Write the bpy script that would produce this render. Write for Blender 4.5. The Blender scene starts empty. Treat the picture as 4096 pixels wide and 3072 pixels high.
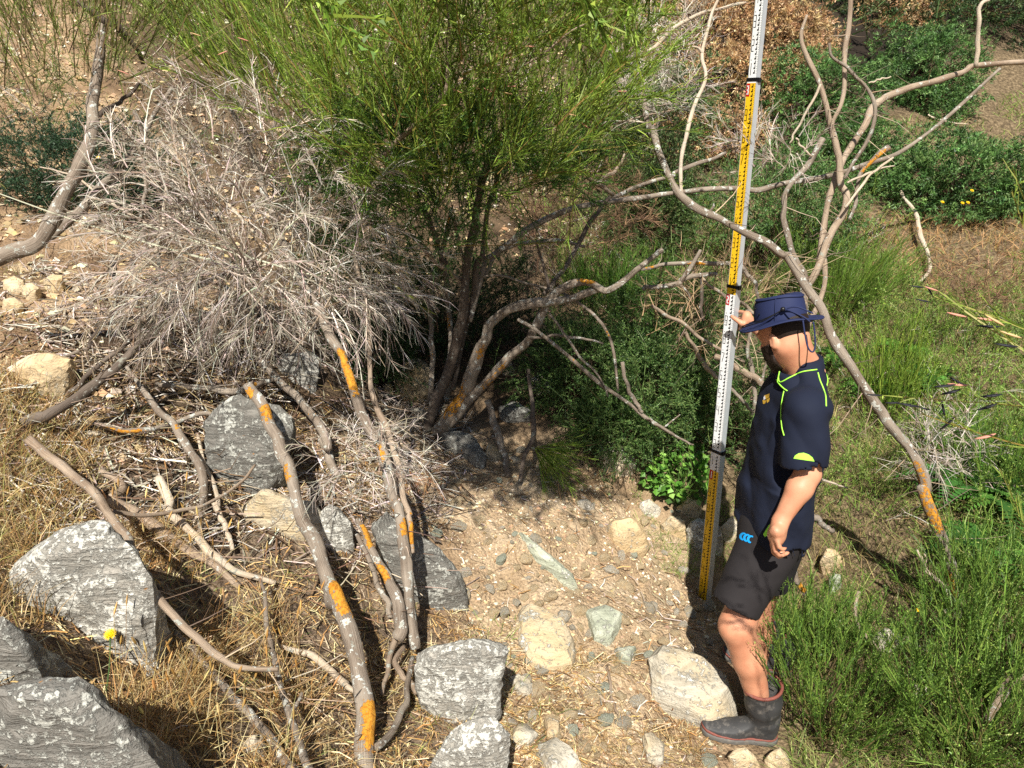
import bpy, bmesh, math, random, time
import numpy as np
from mathutils import Vector, Matrix
from mathutils.bvhtree import BVHTree
T0 = time.time()
random.seed(7)
RNG = np.random.default_rng(11)
R = math.radians
scene = bpy.context.scene
COL = scene.collection

# ------------------------------------------------------------------ camera
CAM = np.array([0.0, 0.0, 2.862]); PITCH = R(20.0); F = 2960.0
cd = bpy.data.cameras.new('camera'); cam = bpy.data.objects.new('camera', cd); COL.objects.link(cam)
cam.location = CAM; cam.rotation_euler = (R(90) - PITCH, 0, 0)
cd.sensor_width = 36.0; cd.lens = 36.0 * F / 4096.0; cd.clip_start = 0.05; cd.clip_end = 300.0
scene.camera = cam
# ------------------------------------------------------------------ sky and sun
SUN_EL, SUN_AZ = 50.0, 5.0             # light travels towards +Y, 5 degrees to +X
w = bpy.data.worlds.new('World'); scene.world = w; w.use_nodes = True
nt = w.node_tree; bg = nt.nodes['Background']; sk = nt.nodes.new('ShaderNodeTexSky')
sk.sky_type = 'NISHITA'; sk.sun_disc = False; sk.sun_elevation = R(SUN_EL); sk.sun_rotation = R(180 + SUN_AZ)
nt.links.new(sk.outputs[0], bg.inputs[0]); bg.inputs[1].default_value = 0.052
sd = bpy.data.lights.new('sun', 'SUN'); sun = bpy.data.objects.new('sun', sd); COL.objects.link(sun)
sd.energy = 5.0; sd.angle = R(0.53); sd.color = (1.0, 0.95, 0.87)
LD = Vector((math.sin(R(SUN_AZ)) * math.cos(R(SUN_EL)), math.cos(R(SUN_AZ)) * math.cos(R(SUN_EL)), -math.sin(R(SUN_EL))))
sun.rotation_euler = LD.to_track_quat('-Z', 'Y').to_euler(); sun.location = (-2, -8, 12)
scene.view_settings.view_transform = 'Standard'; scene.view_settings.look = 'None'
scene.view_settings.exposure = 0.7; scene.view_settings.gamma = 1.0; scene.view_settings.use_curve_mapping = False
cy = scene.cycles
cy.max_bounces = 4; cy.diffuse_bounces = 2; cy.glossy_bounces = 2; cy.transmission_bounces = 3; cy.transparent_max_bounces = 8
cy.use_denoising = False; cy.caustics_reflective = False; cy.caustics_refractive = False
cy.sample_clamp_indirect = 4.0

# ------------------------------------------------------------------ photograph pixel <-> world helpers (4096 x 3072 pixels)
cP, sP = math.cos(PITCH), math.sin(PITCH)
def ray(px, py):
    u = (np.asarray(px, float) - 2048) / F; v = (np.asarray(py, float) - 1536) / F
    return np.stack([u, cP - v * sP, -sP - v * cP], -1)
def P(px, py, Y):
    d = ray(px, py); t = np.asarray(Y, float) / d[..., 1]
    return CAM + d * t[..., None]
def depth(p):
    q = np.asarray(p, float) - CAM
    return q[..., 1] * cP - q[..., 2] * sP
def proj(p):
    q = np.asarray(p, float) - CAM
    d = np.maximum(q[..., 1] * cP - q[..., 2] * sP, 1e-3); up = q[..., 1] * sP + q[..., 2] * cP
    return 2048 + F * q[..., 0] / d, 1536 - F * up / d
CROP = {'A': (0, 0, .6329), 'B': (1200, 0, .6781), 'C': (2600, 0, .6781), 'D': (0, 1000, .6329), 'E': (1200, 1000, .6781),
        'F': (2600, 1000, .6781), 'G': (0, 2000, .6465), 'H': (1200, 2000, .6781), 'I': (2600, 1950, .6763), 'W': (0, 0, 1.8517), 'O': (0, 0, 1.0)}
def cp(c, pts):
    ox, oy, s = CROP[c]
    return np.array([(ox + s * p[0], oy + s * p[1]) for p in pts], float)
def S(r, g, b):
    f = lambda x: (x / 255 / 12.92) if x / 255 <= .04045 else ((x / 255 + .055) / 1.055) ** 2.4
    return (f(r), f(g), f(b))

# ------------------------------------------------------------------ noise
def _h(i, j, k, s):
    n = (i.astype(np.int64) * 374761393 + j.astype(np.int64) * 668265263 + k.astype(np.int64) * 2147483647 + s * 974711) & 0xffffffff
    n = ((n ^ (n >> 13)) * 1274126177) & 0xffffffff
    return ((n ^ (n >> 16)) & 0xffff) / 32767.5 - 1.0
def vnoise(p, s=0):
    p = np.asarray(p, float); i = np.floor(p).astype(np.int64); f = p - i; f = f * f * (3 - 2 * f); o = 0
    for a in (0, 1):
        for b in (0, 1):
            for c in (0, 1):
                wgt = (f[..., 0] if a else 1 - f[..., 0]) * (f[..., 1] if b else 1 - f[..., 1]) * (f[..., 2] if c else 1 - f[..., 2])
                o = o + wgt * _h(i[..., 0] + a, i[..., 1] + b, i[..., 2] + c, s)
    return o
def fbm(p, oct=4, s=0, gain=.5):
    p = np.asarray(p, float); o = 0; a = 1.0
    for k in range(oct):
        o = o + a * vnoise(p * (2.03 ** k), s + k * 17); a *= gain
    return o

# ------------------------------------------------------------------ terrain height field
def tps_fit(xy, z, lam):
    n = len(xy); d = np.linalg.norm(xy[:, None] - xy[None], axis=-1); K = np.where(d > 0, d * d * np.log(d + 1e-12), 0) + lam * np.eye(n)
    Q = np.c_[np.ones(n), xy]; A = np.block([[K, Q], [Q.T, np.zeros((3, 3))]])
    return np.linalg.solve(A, np.r_[z, np.zeros(3)])
CTRL = [(300, 2950, 1.5), (150, 2500, 1.95), (600, 2700, 2.05), (1100, 2900, 1.95), (1700, 2950, 2.15), (2300, 2950, 2.35), (2850, 2935, 2.5),
        (3080, 2990, 2.5), (3000, 2600, 2.95), (3600, 2900, 2.6), (3700, 2500, 3.2), (2000, 2450, 3.1), (2400, 2450, 3.15), (1600, 2450, 2.9), (2830, 2395, 3.75),
        (2750, 2200, 4.0), (2600, 2100, 4.1), (2300, 2100, 3.8), (2000, 1900, 4.1), (1740, 1700, 4.6), (2200, 1700, 4.7), (2500, 1800, 4.5),
        (2600, 1500, 5.2), (1500, 1500, 5.2), (1400, 2000, 3.4), (1000, 1750, 3.75), (600, 2000, 3.0), (200, 2000, 2.8), (200, 1500, 3.6),
        (150, 1130, 4.4), (700, 900, 5.5), (100, 600, 6.0), (600, 50, 8.0), (1500, 700, 7.0), (1900, 850, 6.5), (2400, 1000, 6.5), (2300, 300, 9.0),
        (2900, 700, 8.0), (3000, 300, 9.0), (2900, 0, 10.5), (3500, 900, 7.0), (3900, 900, 7.2), (3900, 300, 10.0), (4000, 0, 12.5), (3300, 1300, 5.5),
        (3800, 1400, 5.0), (3900, 1900, 4.0), (3600, 2300, 3.5), (4000, 2400, 3.05), (0, 100, 8.0), (1500, 0, 9.5), (1150, 1300, 4.6), (1900, 1250, 5.6), (3000, 1100, 6.4)]
_a = np.array(CTRL, float); _p = P(_a[:, 0], _a[:, 1], _a[:, 2])
_ex = np.array([(-.2, -.4, 1.25), (-2.2, 0, 1.95), (2.0, .2, .75), (-4, 3, 2.3), (5, 3, .9), (-9, 9, 5.2), (10, 9, 2.6), (-8, 14, 7.5), (0, 15, 7.2), (9, 15, 5.6),
                (-3.5, -4, 2.2), (3, -4, 1.0), (0, 26, 14), (-18, 20, 12), (18, 20, 10), (-20, 5, 8), (20, 5, 4), (-15, -10, 4), (15, -10, 1), (0, 40, 22), (-30, 38, 22), (30, 38, 19)])
_c = np.vstack([_p, _ex]); _W = tps_fit(_c[:, :2], _c[:, 2], .004)
def h0(x, y):
    x = np.asarray(x, float); y = np.asarray(y, float); o = _W[-3] + _W[-2] * x + _W[-1] * y
    for k in range(len(_c)):
        r2 = (x - _c[k, 0]) ** 2 + (y - _c[k, 1]) ** 2 + 1e-12
        o = o + _W[k] * .5 * r2 * np.log(r2)
    return o
def warp_axis(segs):
    o = []
    for a, b, n in segs: o += list(np.linspace(a, b, n, endpoint=False))
    return np.array(o + [segs[-1][1]])
GX = warp_axis([(-40, -12, 12), (-12, -4, 44), (-4, -2.6, 28), (-2.6, 2.6, 170), (2.6, 4.5, 38), (4.5, 12, 42), (12, 40, 12)])
GY = warp_axis([(-14, 0, 12), (0, 1.1, 14), (1.1, 5.2, 150), (5.2, 8, 64), (8, 14, 60), (14, 48, 20)])
XX, YY = np.meshgrid(GX, GY, indexing='ij')
ZZ = h0(XX, YY)
def inpoly(px, py, poly):
    poly = np.asarray(poly, float); n = len(poly); c = np.zeros(np.shape(px), bool); j = n - 1
    for i in range(n):
        xi, yi = poly[i]; xj, yj = poly[j]
        c ^= ((yi > py) != (yj > py)) & (px < (xj - xi) * (py - yi) / (yj - yi + 1e-9) + xi); j = i
    return c
def softpoly(px, py, poly, soft=120):
    o = 0
    for k in range(12):
        a = k * 2.399; r = soft * math.sqrt((k + .5) / 12)
        o = o + inpoly(px + r * math.cos(a), py + r * math.sin(a), poly)
    return o / 12.0
_px, _py = proj(np.stack([XX, YY, ZZ], -1)); _front = (YY > .6)
SCREE = [(1480, 1650), (1800, 1700), (2150, 1780), (2500, 1900), (2760, 2060), (2800, 2300), (2900, 2480), (2860, 2780), (2900, 3072), (1900, 3300), (1900, 2700), (1830, 2200), (1600, 2050)]
STRAW = [(-400, 1600), (700, 1650), (1200, 2000), (1700, 2450), (2000, 2620), (2700, 2650), (2800, 3500), (-400, 3500)]
GREEN = [(2300, 900), (2500, -800), (5200, -800), (5200, 3500), (3050, 3500), (2950, 2300), (2700, 1900), (2400, 1500)]
m_scree = softpoly(_px, _py, SCREE, 130) * _front; m_straw = softpoly(_px, _py, STRAW, 160) * _front; m_green = softpoly(_px, _py, GREEN, 160) * _front; m_shade = np.maximum(softpoly(_px, _py, [(3250, -250), (4300, -250), (4300, 60), (3850, 200), (3620, 430), (3330, 420)], 90), softpoly(_px, _py, [(2640, -50), (3260, -50), (3250, 500), (3050, 680), (2640, 640)], 90)); m_shade = np.maximum(m_shade, .75 * softpoly(_px, _py, [(250, 1330), (900, 1250), (1500, 1250), (2300, 1250), (2350, 1500), (2150, 1680), (1550, 1560), (1250, 1800), (700, 1850), (250, 1650)], 110)); m_shade = np.maximum(m_shade, .65 * softpoly(_px, _py, [(300, -200), (2500, -200), (2400, 1000), (1900, 1300), (1200, 1200), (600, 600)], 150)) * _front  # last mask paints shade under gorse, dead shrub and broom into the soil
_q = np.stack([XX, YY, ZZ * 0], -1)
ZZ = ZZ + .06 * fbm(_q * 1.3, 3, 3) * np.clip((YY - .5) / 3, .3, 1) + .022 * fbm(_q * 5, 3, 9) + .010 * fbm(_q * 17, 2, 21) * (1 + m_scree)
for _a, _b, _r in (((3112, 2958, 2.53), (2792, 2915, 2.56), .13), ((3175, 2690, 2.93), (2878, 2612, 3.0), .12)):      # trodden level under the boots
    _a, _b = P(*_a), P(*_b); _ab = (_b - _a)[:2]; _tt = np.clip(((XX - _a[0]) * _ab[0] + (YY - _a[1]) * _ab[1]) / (_ab @ _ab), 0, 1)
    _dd = np.hypot(XX - _a[0] - _tt * _ab[0], YY - _a[1] - _tt * _ab[1]); _zz = _a[2] + (_b[2] - _a[2]) * _tt - .008 + np.maximum(_dd - _r, 0) * .9
    ZZ = np.minimum(ZZ, _zz); ZZ = np.where(_dd < _r * .8, _zz, ZZ)
def H(x, y):
    x = np.asarray(x, float); y = np.asarray(y, float)
    i = np.clip(np.searchsorted(GX, x) - 1, 0, len(GX) - 2); j = np.clip(np.searchsorted(GY, y) - 1, 0, len(GY) - 2)
    fx = np.clip((x - GX[i]) / (GX[i + 1] - GX[i]), 0, 1); fy = np.clip((y - GY[j]) / (GY[j + 1] - GY[j]), 0, 1)
    return (ZZ[i, j] * (1 - fx) + ZZ[i + 1, j] * fx) * (1 - fy) + (ZZ[i, j + 1] * (1 - fx) + ZZ[i + 1, j + 1] * fx) * fy
_t = np.concatenate([np.arange(.8, 7, .012), np.arange(7, 22, .05)])
def GP(px, py, lift=0.0):
    """the point where the sight line through a photograph pixel meets the ground (plus lift)"""
    d = ray(px, py); q = CAM + d * _t[:, None]; s = np.nonzero(q[:, 2] < H(q[:, 0], q[:, 1]) + lift)[0]
    return q[s[0]] if len(s) else q[-1]
def GPs(pts, lift=0.0):
    return np.array([GP(p[0], p[1], lift) for p in pts])

# ------------------------------------------------------------------ mesh helpers
def mesh_np(name, V, quads=None, tris=None, mat=None, parent=None, smooth=True, col=None, attrs=None, mi=None):
    me = bpy.data.meshes.new(name); V = np.asarray(V, np.float32).reshape(-1, 3)
    L = []; ls = []; n = 0
    if quads is not None and len(quads): q = np.asarray(quads, np.int32); L.append(q.ravel()); ls.append(np.full(len(q), 4, np.int32))
    if tris is not None and len(tris): t = np.asarray(tris, np.int32); L.append(t.ravel()); ls.append(np.full(len(t), 3, np.int32))
    L = np.concatenate(L); ls = np.concatenate(ls); st = np.concatenate([[0], np.cumsum(ls)[:-1]]).astype(np.int32)
    me.vertices.add(len(V)); me.vertices.foreach_set('co', V.ravel())
    me.loops.add(len(L)); me.loops.foreach_set('vertex_index', L)
    me.polygons.add(len(ls)); me.polygons.foreach_set('loop_start', st)
    try: me.polygons.foreach_set('loop_total', ls)
    except Exception: pass
    me.polygons.foreach_set('use_smooth', np.full(len(ls), smooth, bool))
    if mi is not None: me.polygons.foreach_set('material_index', np.asarray(mi, np.int32))
    if col is not None:
        a = me.color_attributes.new('Col', 'FLOAT_COLOR', 'POINT'); c = np.ones((len(V), 4), np.float32); c[:, :3] = col; a.data.foreach_set('color', c.ravel())
    for k, v in (attrs or {}).items():
        v = np.asarray(v, np.float32)
        if v.ndim == 1: a = me.attributes.new(k, 'FLOAT', 'POINT'); a.data.foreach_set('value', v)
        else: a = me.attributes.new(k, 'FLOAT_VECTOR', 'POINT'); a.data.foreach_set('vector', v.ravel())
    me.update(calc_edges=True); me.validate()
    o = bpy.data.objects.new(name, me); COL.objects.link(o)
    for m in (mat if isinstance(mat, (list, tuple)) else [mat]):
        if m: me.materials.append(m)
    if parent: o.parent = parent
    return o
def tag(o, label=None, cat=None, group=None, kind=None):
    if label: o['label'] = label
    if cat: o['category'] = cat
    if group: o['group'] = group
    if kind: o['kind'] = kind
    return o
def empty(name, label, cat, group=None, loc=(0, 0, 0)):
    o = bpy.data.objects.new(name, None); COL.objects.link(o); o.empty_display_size = .1
    o.location = (0, 0, 0)
    return tag(o, label, cat, group)
class Bulk:
    """collects vertices, faces and per-vertex colours of many small pieces"""
    def __init__(s): s.V = []; s.Q = []; s.T = []; s.C = []; s.A = []; s.n = 0
    def add(s, V, quads=None, tris=None, col=(1, 1, 1)):
        V = np.asarray(V, np.float32).reshape(-1, 3); s.V.append(V)
        c = np.asarray(col, np.float32); s.C.append(np.broadcast_to(c, (len(V), 3)) if c.ndim == 1 else c.reshape(-1, 3))
        if quads is not None: s.Q.append(np.asarray(quads, np.int64) + s.n)
        if tris is not None: s.T.append(np.asarray(tris, np.int64) + s.n)
        s.n += len(V)
    def tubes(s, pts, rad, col, sides=3):
        """pts (N,K,3), rad (N,K), col (N,3) or (N,K,3)"""
        pts = np.asarray(pts, float); N, K, _ = pts.shape
        if N == 0: return
        t = np.gradient(pts, axis=1); t /= np.linalg.norm(t, axis=-1, keepdims=True) + 1e-9
        ref = np.where(np.abs(t[:, :1, 2:3]) > .8, np.array([1., 0, 0]), np.array([0, 0, 1.])); ref = np.broadcast_to(ref, t.shape)
        u = np.cross(t, ref); u /= np.linalg.norm(u, axis=-1, keepdims=True) + 1e-9; v = np.cross(t, u)
        a = np.arange(sides) * 2 * np.pi / sides
        ring = pts[:, :, None] + np.asarray(rad)[:, :, None, None] * (np.cos(a)[:, None] * u[:, :, None] + np.sin(a)[:, None] * v[:, :, None])
        base = (np.arange(N)[:, None, None] * K + np.arange(K - 1)[None, :, None]) * sides; i = np.arange(sides); j = (i + 1) % sides
        q = np.stack([base + i, base + j, base + sides + j, base + sides + i], -1).reshape(-1, 4)
        c = np.asarray(col, float); c = np.broadcast_to(c[:, None, None] if c.ndim == 2 else c[:, :, None], (N, K, sides, 3)).reshape(-1, 3)
        s.add(ring.reshape(-1, 3), quads=q, col=c)
    def blades(s, pts, wid, side, col):
        """flat tapering blades: pts (N,K,3), wid (N,K), side (N,3)"""
        pts = np.asarray(pts, float); N, K, _ = pts.shape
        if N == 0: return
        sd = np.asarray(side)[:, None] * np.asarray(wid)[:, :, None]
        V = np.stack([pts - sd, pts + sd], 2)
        base = (np.arange(N)[:, None] * K + np.arange(K - 1)[None]) * 2
        q = np.stack([base, base + 1, base + 3, base + 2], -1).reshape(-1, 4)
        c = np.asarray(col, float); c = np.broadcast_to(c[:, None, None] if c.ndim == 2 else c[:, :, None], (N, K, 2, 3)).reshape(-1, 3)
        s.add(V.reshape(-1, 3), quads=q, col=c)
    def tips(s, pos, axis, side, ln, wd, col):
        """tiny pointed leaves, one face each"""
        N = len(pos)
        if N == 0: return
        ln = np.asarray(ln)[:, None]; sd = side * np.asarray(wd)[:, None]; V = np.stack([pos + axis * ln * .3 - sd, pos + axis * ln * .15 + sd, pos + axis * ln], 1)
        s.add(V.reshape(-1, 3), tris=np.arange(N * 3).reshape(-1, 3), col=np.repeat(np.asarray(col, float), 3, 0))
    def leaves(s, pos, axis, side, ln, wd, col, fold=.0):
        """diamond leaves: pos, axis, side (N,3); ln, wd (N,)"""
        pos = np.asarray(pos, float); N = len(pos)
        if N == 0: return
        ln = np.asarray(ln)[:, None]; wd = np.asarray(wd)[:, None]; nrm = np.cross(axis, side)
        V = np.stack([pos, pos + axis * ln * .45 + side * wd + nrm * wd * fold, pos + axis * ln, pos + axis * ln * .45 - side * wd + nrm * wd * fold], 1)
        b = np.arange(N)[:, None] * 4
        s.add(V.reshape(-1, 3), tris=np.concatenate([b + [0, 1, 2], b + [0, 2, 3]]), col=np.repeat(np.asarray(col, float), 4, 0))
    def build(s, name, mat, parent=None, smooth=False):
        return mesh_np(name, np.concatenate(s.V), np.concatenate(s.Q) if s.Q else None, np.concatenate(s.T) if s.T else None, mat, parent, smooth, np.concatenate(s.C))
def unit(v): v = np.asarray(v, float); return v / (np.linalg.norm(v, axis=-1, keepdims=True) + 1e-9)
def rdir(n, rng=RNG): return unit(rng.normal(size=(n, 3)))
def perp(a, rng=RNG): return unit(np.cross(a, rdir(len(a), rng)))
def pick(cols, n, rng=RNG, jit=.18):
    c = np.array(cols, float)[rng.integers(0, len(cols), n)]
    return np.clip(c * (1 + rng.normal(0, jit, (n, 1))) * (1 + rng.normal(0, jit * .3, (n, 3))), 0, 1)

# ------------------------------------------------------------------ materials
class NT:
    def __init__(s, name):
        s.m = bpy.data.materials.new(name); s.m.use_nodes = True; s.t = s.m.node_tree; s.b = s.t.nodes['Principled BSDF']; s.out = s.t.nodes['Material Output']
        s.b.inputs['Specular IOR Level'].default_value = .25
    def n(s, kind, **kw):
        nd = s.t.nodes.new('ShaderNode' + kind)
        for k, v in kw.items(): setattr(nd, k, v)
        return nd
    def l(s, a, b): s.t.links.new(a, b)
    def noise(s, vec, scale, detail=4, rough=.55, dist=0):
        nd = s.n('TexNoise'); nd.inputs['Scale'].default_value = scale; nd.inputs['Detail'].default_value = detail; nd.inputs['Roughness'].default_value = rough; nd.inputs['Distortion'].default_value = dist
        if vec is not None: s.l(vec, nd.inputs['Vector'])
        return nd.outputs['Fac']
    def vor(s, vec, scale, feature='F1', out='Distance'):
        nd = s.n('TexVoronoi', feature=feature); nd.inputs['Scale'].default_value = scale
        if vec is not None: s.l(vec, nd.inputs['Vector'])
        return nd.outputs[out]
    def ramp(s, fac, stops):
        nd = s.n('ValToRGB'); e = nd.color_ramp.elements
        while len(e) < len(stops): e.new(.5)
        for el, (p, c) in zip(e, stops): el.position = p; el.color = (*c, 1) if isinstance(c, (tuple, list)) else (c, c, c, 1)
        s.l(fac, nd.inputs[0]); return nd.outputs[0]
    def mix(s, fac, a, b, mode='MIX'):
        nd = s.n('Mix', data_type='RGBA', blend_type=mode)
        for v, i in ((fac, 0), (a, 6), (b, 7)):
            if isinstance(v, (int, float)): nd.inputs[i].default_value = v
            elif isinstance(v, tuple): nd.inputs[i].default_value = (*v, 1)
            else: s.l(v, nd.inputs[i])
        return nd.outputs[2]
    def math(s, op, a, b=0.0):
        nd = s.n('Math', operation=op)
        for v, i in ((a, 0), (b, 1)):
            if isinstance(v, (int, float)): nd.inputs[i].default_value = v
            else: s.l(v, nd.inputs[i])
        return nd.outputs[0]
    def obj(s): return s.n('TexCoord').outputs['Object']
    def attr(s, name, out='Color'): return s.n('Attribute', attribute_name=name).outputs[out]
    def scaled(s, vec, sc, rot=(0, 0, 0)):
        nd = s.n('Mapping'); nd.inputs['Scale'].default_value = sc; nd.inputs['Rotation'].default_value = rot; s.l(vec, nd.inputs['Vector']); return nd.outputs[0]
    def bump(s, h, strength=.5, dist=.01):
        nd = s.n('Bump'); nd.inputs['Strength'].default_value = strength; nd.inputs['Distance'].default_value = dist; s.l(h, nd.inputs['Height']); s.l(nd.outputs[0], s.b.inputs['Normal'])
    def done(s, col=None, rough=.8):
        if col is not None:
            if isinstance(col, tuple): s.b.inputs['Base Color'].default_value = (*col, 1)
            else: s.l(col, s.b.inputs['Base Color'])
        if isinstance(rough, (int, float)): s.b.inputs['Roughness'].default_value = rough
        else: s.l(rough, s.b.inputs['Roughness'])
        return s.m
def plain(name, col, rough=.6, var=.12, scale=30, bump=0):
    m = NT(name); f = m.noise(m.obj(), scale, 5)
    c = m.mix(f, tuple(x * (1 - var * 1.6) for x in col), tuple(min(1, x * (1 + var * 1.6)) for x in col))
    if bump: m.bump(f, bump, .004)
    return m.done(c, rough)
def leafmat(name, rough=.55, trans=.25, spec=.25):
    m = NT(name); c = m.attr('Col'); m.l(c, m.b.inputs['Base Color']); m.b.inputs['Roughness'].default_value = rough; m.b.inputs['Specular IOR Level'].default_value = spec
    if trans:
        t = m.n('BsdfTranslucent'); m.l(c, t.inputs['Color']); x = m.n('MixShader'); x.inputs[0].default_value = trans
        m.l(m.b.outputs[0], x.inputs[1]); m.l(t.outputs[0], x.inputs[2]); m.l(x.outputs[0], m.out.inputs[0])
    return m.m
M = {}
M['leaf'] = leafmat('leaf', .5, .28, .35); M['blade'] = leafmat('dry_blade', .6, .22); M['twig'] = leafmat('twig', .8, 0, .15)
def mk_ground():
    m = NT('ground_soil'); o = m.obj(); a = m.n('SeparateColor'); m.l(m.attr('Col'), a.inputs[0])
    n1 = m.noise(o, 3.2, 2, .6); n2 = m.noise(o, 28, 4, .65); n3 = m.noise(o, 140, 2, .7)
    scree = m.ramp(n1, [(.32, S(160, 136, 106)), (.5, S(188, 164, 132)), (.7, S(206, 186, 156))])
    scree = m.mix(m.ramp(n2, [(.35, 0.), (.7, 1.)]), m.mix(.5, scree, S(122, 100, 76)), scree)
    litter = m.ramp(n2, [(.3, S(64, 54, 44)), (.47, S(104, 88, 72)), (.6, S(142, 124, 102)), (.75, S(176, 158, 132))])
    bank = m.ramp(n1, [(.3, S(112, 90, 68)), (.55, S(160, 134, 104)), (.75, S(190, 168, 136))])
    green = m.ramp(n2, [(.3, S(66, 54, 40)), (.5, S(112, 96, 72)), (.7, S(158, 138, 108))])
    c = m.mix(a.outputs[1], bank, litter); c = m.mix(a.outputs[2], c, green); c = m.mix(a.outputs[0], c, scree)
    c = m.mix(m.attr('painted_shade', 'Fac'), c, S(44, 36, 28)); g = m.ramp(n3, [(.3, .62), (.65, 1.18)]); c = m.mix(1.0, c, g, 'MULTIPLY')  # shade of the hollows and undergrowth mixed into the ground colour
    hgt = m.math('ADD', m.math('MULTIPLY', n3, .35), m.math('ADD', n2, m.math('MULTIPLY', m.vor(o, 55), -.6)))
    m.bump(hgt, .9, .02); return m.done(c, .95)
M['ground'] = mk_ground()
def mk_rock(name, base, dark, light, lich, lichen_amt=.5, warm=None, streak=9.0):
    m = NT(name); o = m.obj(); fol = m.scaled(o, (1, 1, streak), (.5, .6, .4))
    n1 = m.noise(fol, 4, 5, .66, .6); n2 = m.noise(o, 9, 2, .6); n3 = m.noise(o, 55, 3, .65)
    c = m.ramp(n1, [(.25, dark), (.5, base), (.75, light)])
    if warm: c = m.mix(m.ramp(m.noise(o, 3.3, 2), [(.45, 0.), (.65, .8)]), c, warm)
    v = m.noise(o, 40, 5, .74, .3)
    mask = m.ramp(m.math('ADD', m.math('MULTIPLY', v, .75), m.math('MULTIPLY', n2, .3)), [(.585 - .085 * lichen_amt, 0.), (.64 - .08 * lichen_amt, .95)])
    lc = m.mix(m.ramp(n3, [(.35, 0.), (.6, 1.)]), tuple(x * .62 for x in lich), lich)
    c = m.mix(mask, c, lc)
    if lichen_amt > .3:
        sp = m.ramp(m.noise(o, 7.7, 3, .7), [(.70, 0.), (.73, 1.)]); c = m.mix(sp, c, S(206, 138, 40))
    hgt = m.math('ADD', m.math('MULTIPLY', n1, 1.0), m.math('ADD', m.math('MULTIPLY', n3, .5), m.math('MULTIPLY', mask, .35)))
    m.bump(hgt, .85, .02); return m.done(c, .85)
M['schist'] = mk_rock('schist_lichen', S(152, 148, 138), S(112, 109, 101), S(182, 176, 165), S(216, 214, 203), 1.15)
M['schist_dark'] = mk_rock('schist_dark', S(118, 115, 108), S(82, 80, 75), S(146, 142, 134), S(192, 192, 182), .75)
M['schist_pale'] = mk_rock('schist_pale', S(176, 168, 150), S(138, 130, 114), S(206, 200, 184), S(220, 218, 206), .15, S(196, 174, 134))
M['schist_green'] = mk_rock('schist_green', S(168, 172, 152), S(130, 134, 116), S(198, 200, 182), S(220, 218, 206), .05, None, 5)
M['tan_stone'] = mk_rock('tan_stone', S(196, 176, 142), S(160, 138, 106), S(218, 202, 170), S(228, 220, 198), .1, S(198, 170, 126), 2)
M['white_stone'] = mk_rock('white_stone', S(198, 190, 172), S(150, 141, 122), S(220, 214, 198), S(230, 226, 214), .3, S(194, 172, 136), 2)
def mk_bark(name, dark, mid, light, spots=.5):
    m = NT(name); v = m.attr('bk', 'Vector'); o = m.obj()
    st = m.noise(m.scaled(v, (1, 1, .12)), 60, 3, .65, .4); n2 = m.noise(o, 26, 4, .7); n3 = m.noise(o, 90, 2, .6); nb = m.noise(o, 6, 3, .5)
    c = m.ramp(st, [(.28, dark), (.5, mid), (.72, light)])
    c = m.mix(m.ramp(nb, [(.4, 0.), (.65, .55)]), c, light)
    wm = m.ramp(n2, [(.66 - .1 * spots, 0.), (.69 - .1 * spots, 1.)]); c = m.mix(wm, c, S(196, 196, 186))
    wg = m.ramp(m.noise(o, 13, 3, .7), [(.62, 0.), (.68, .7)]); c = m.mix(wg, c, S(150, 152, 138))
    li = m.attr('lich', 'Fac'); k = m.math('ADD', li, m.math('MULTIPLY', m.math('SUBTRACT', m.noise(o, 52, 4, .75), .5), 2.2))
    om = m.ramp(k, [(.50, 0.), (.55, 1.)]); oc = m.ramp(n3, [(.3, S(168, 104, 26)), (.6, S(206, 148, 52))]); c = m.mix(om, c, oc)
    m.bump(m.math('ADD', m.math('ADD', m.math('MULTIPLY', st, .8), m.math('MULTIPLY', n3, .35)), m.math('MULTIPLY', m.math('ADD', om, wm), .5)), .8, .006)
    return m.done(c, .88)
M['bark'] = mk_bark('bark_grey', S(72, 62, 52), S(122, 108, 94), S(170, 158, 142), .9)
M['bark_brown'] = mk_bark('bark_brown', S(94, 78, 64), S(146, 126, 106), S(192, 174, 152), .5)
M['bark_dark'] = mk_bark('bark_dark', S(56, 48, 42), S(92, 80, 70), S(128, 116, 104), .4)
M['bark_pale'] = mk_bark('bark_pale', S(150, 130, 106), S(190, 172, 148), S(216, 204, 184), .5)

# ------------------------------------------------------------------ ground sheet
nx, ny = XX.shape; idx = np.arange(nx * ny).reshape(nx, ny)
gq = np.stack([idx[:-1, :-1], idx[1:, :-1], idx[1:, 1:], idx[:-1, 1:]], -1).reshape(-1, 4)
ground = mesh_np('ground', np.stack([XX, YY, ZZ], -1).reshape(-1, 3), gq, None, M['ground'], None, True, np.stack([m_scree, m_straw, m_green], -1).reshape(-1, 3), {'painted_shade': m_shade.ravel()})
tag(ground, 'steep gully ground of tan scree, litter and soil', None, None, 'structure')

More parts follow.
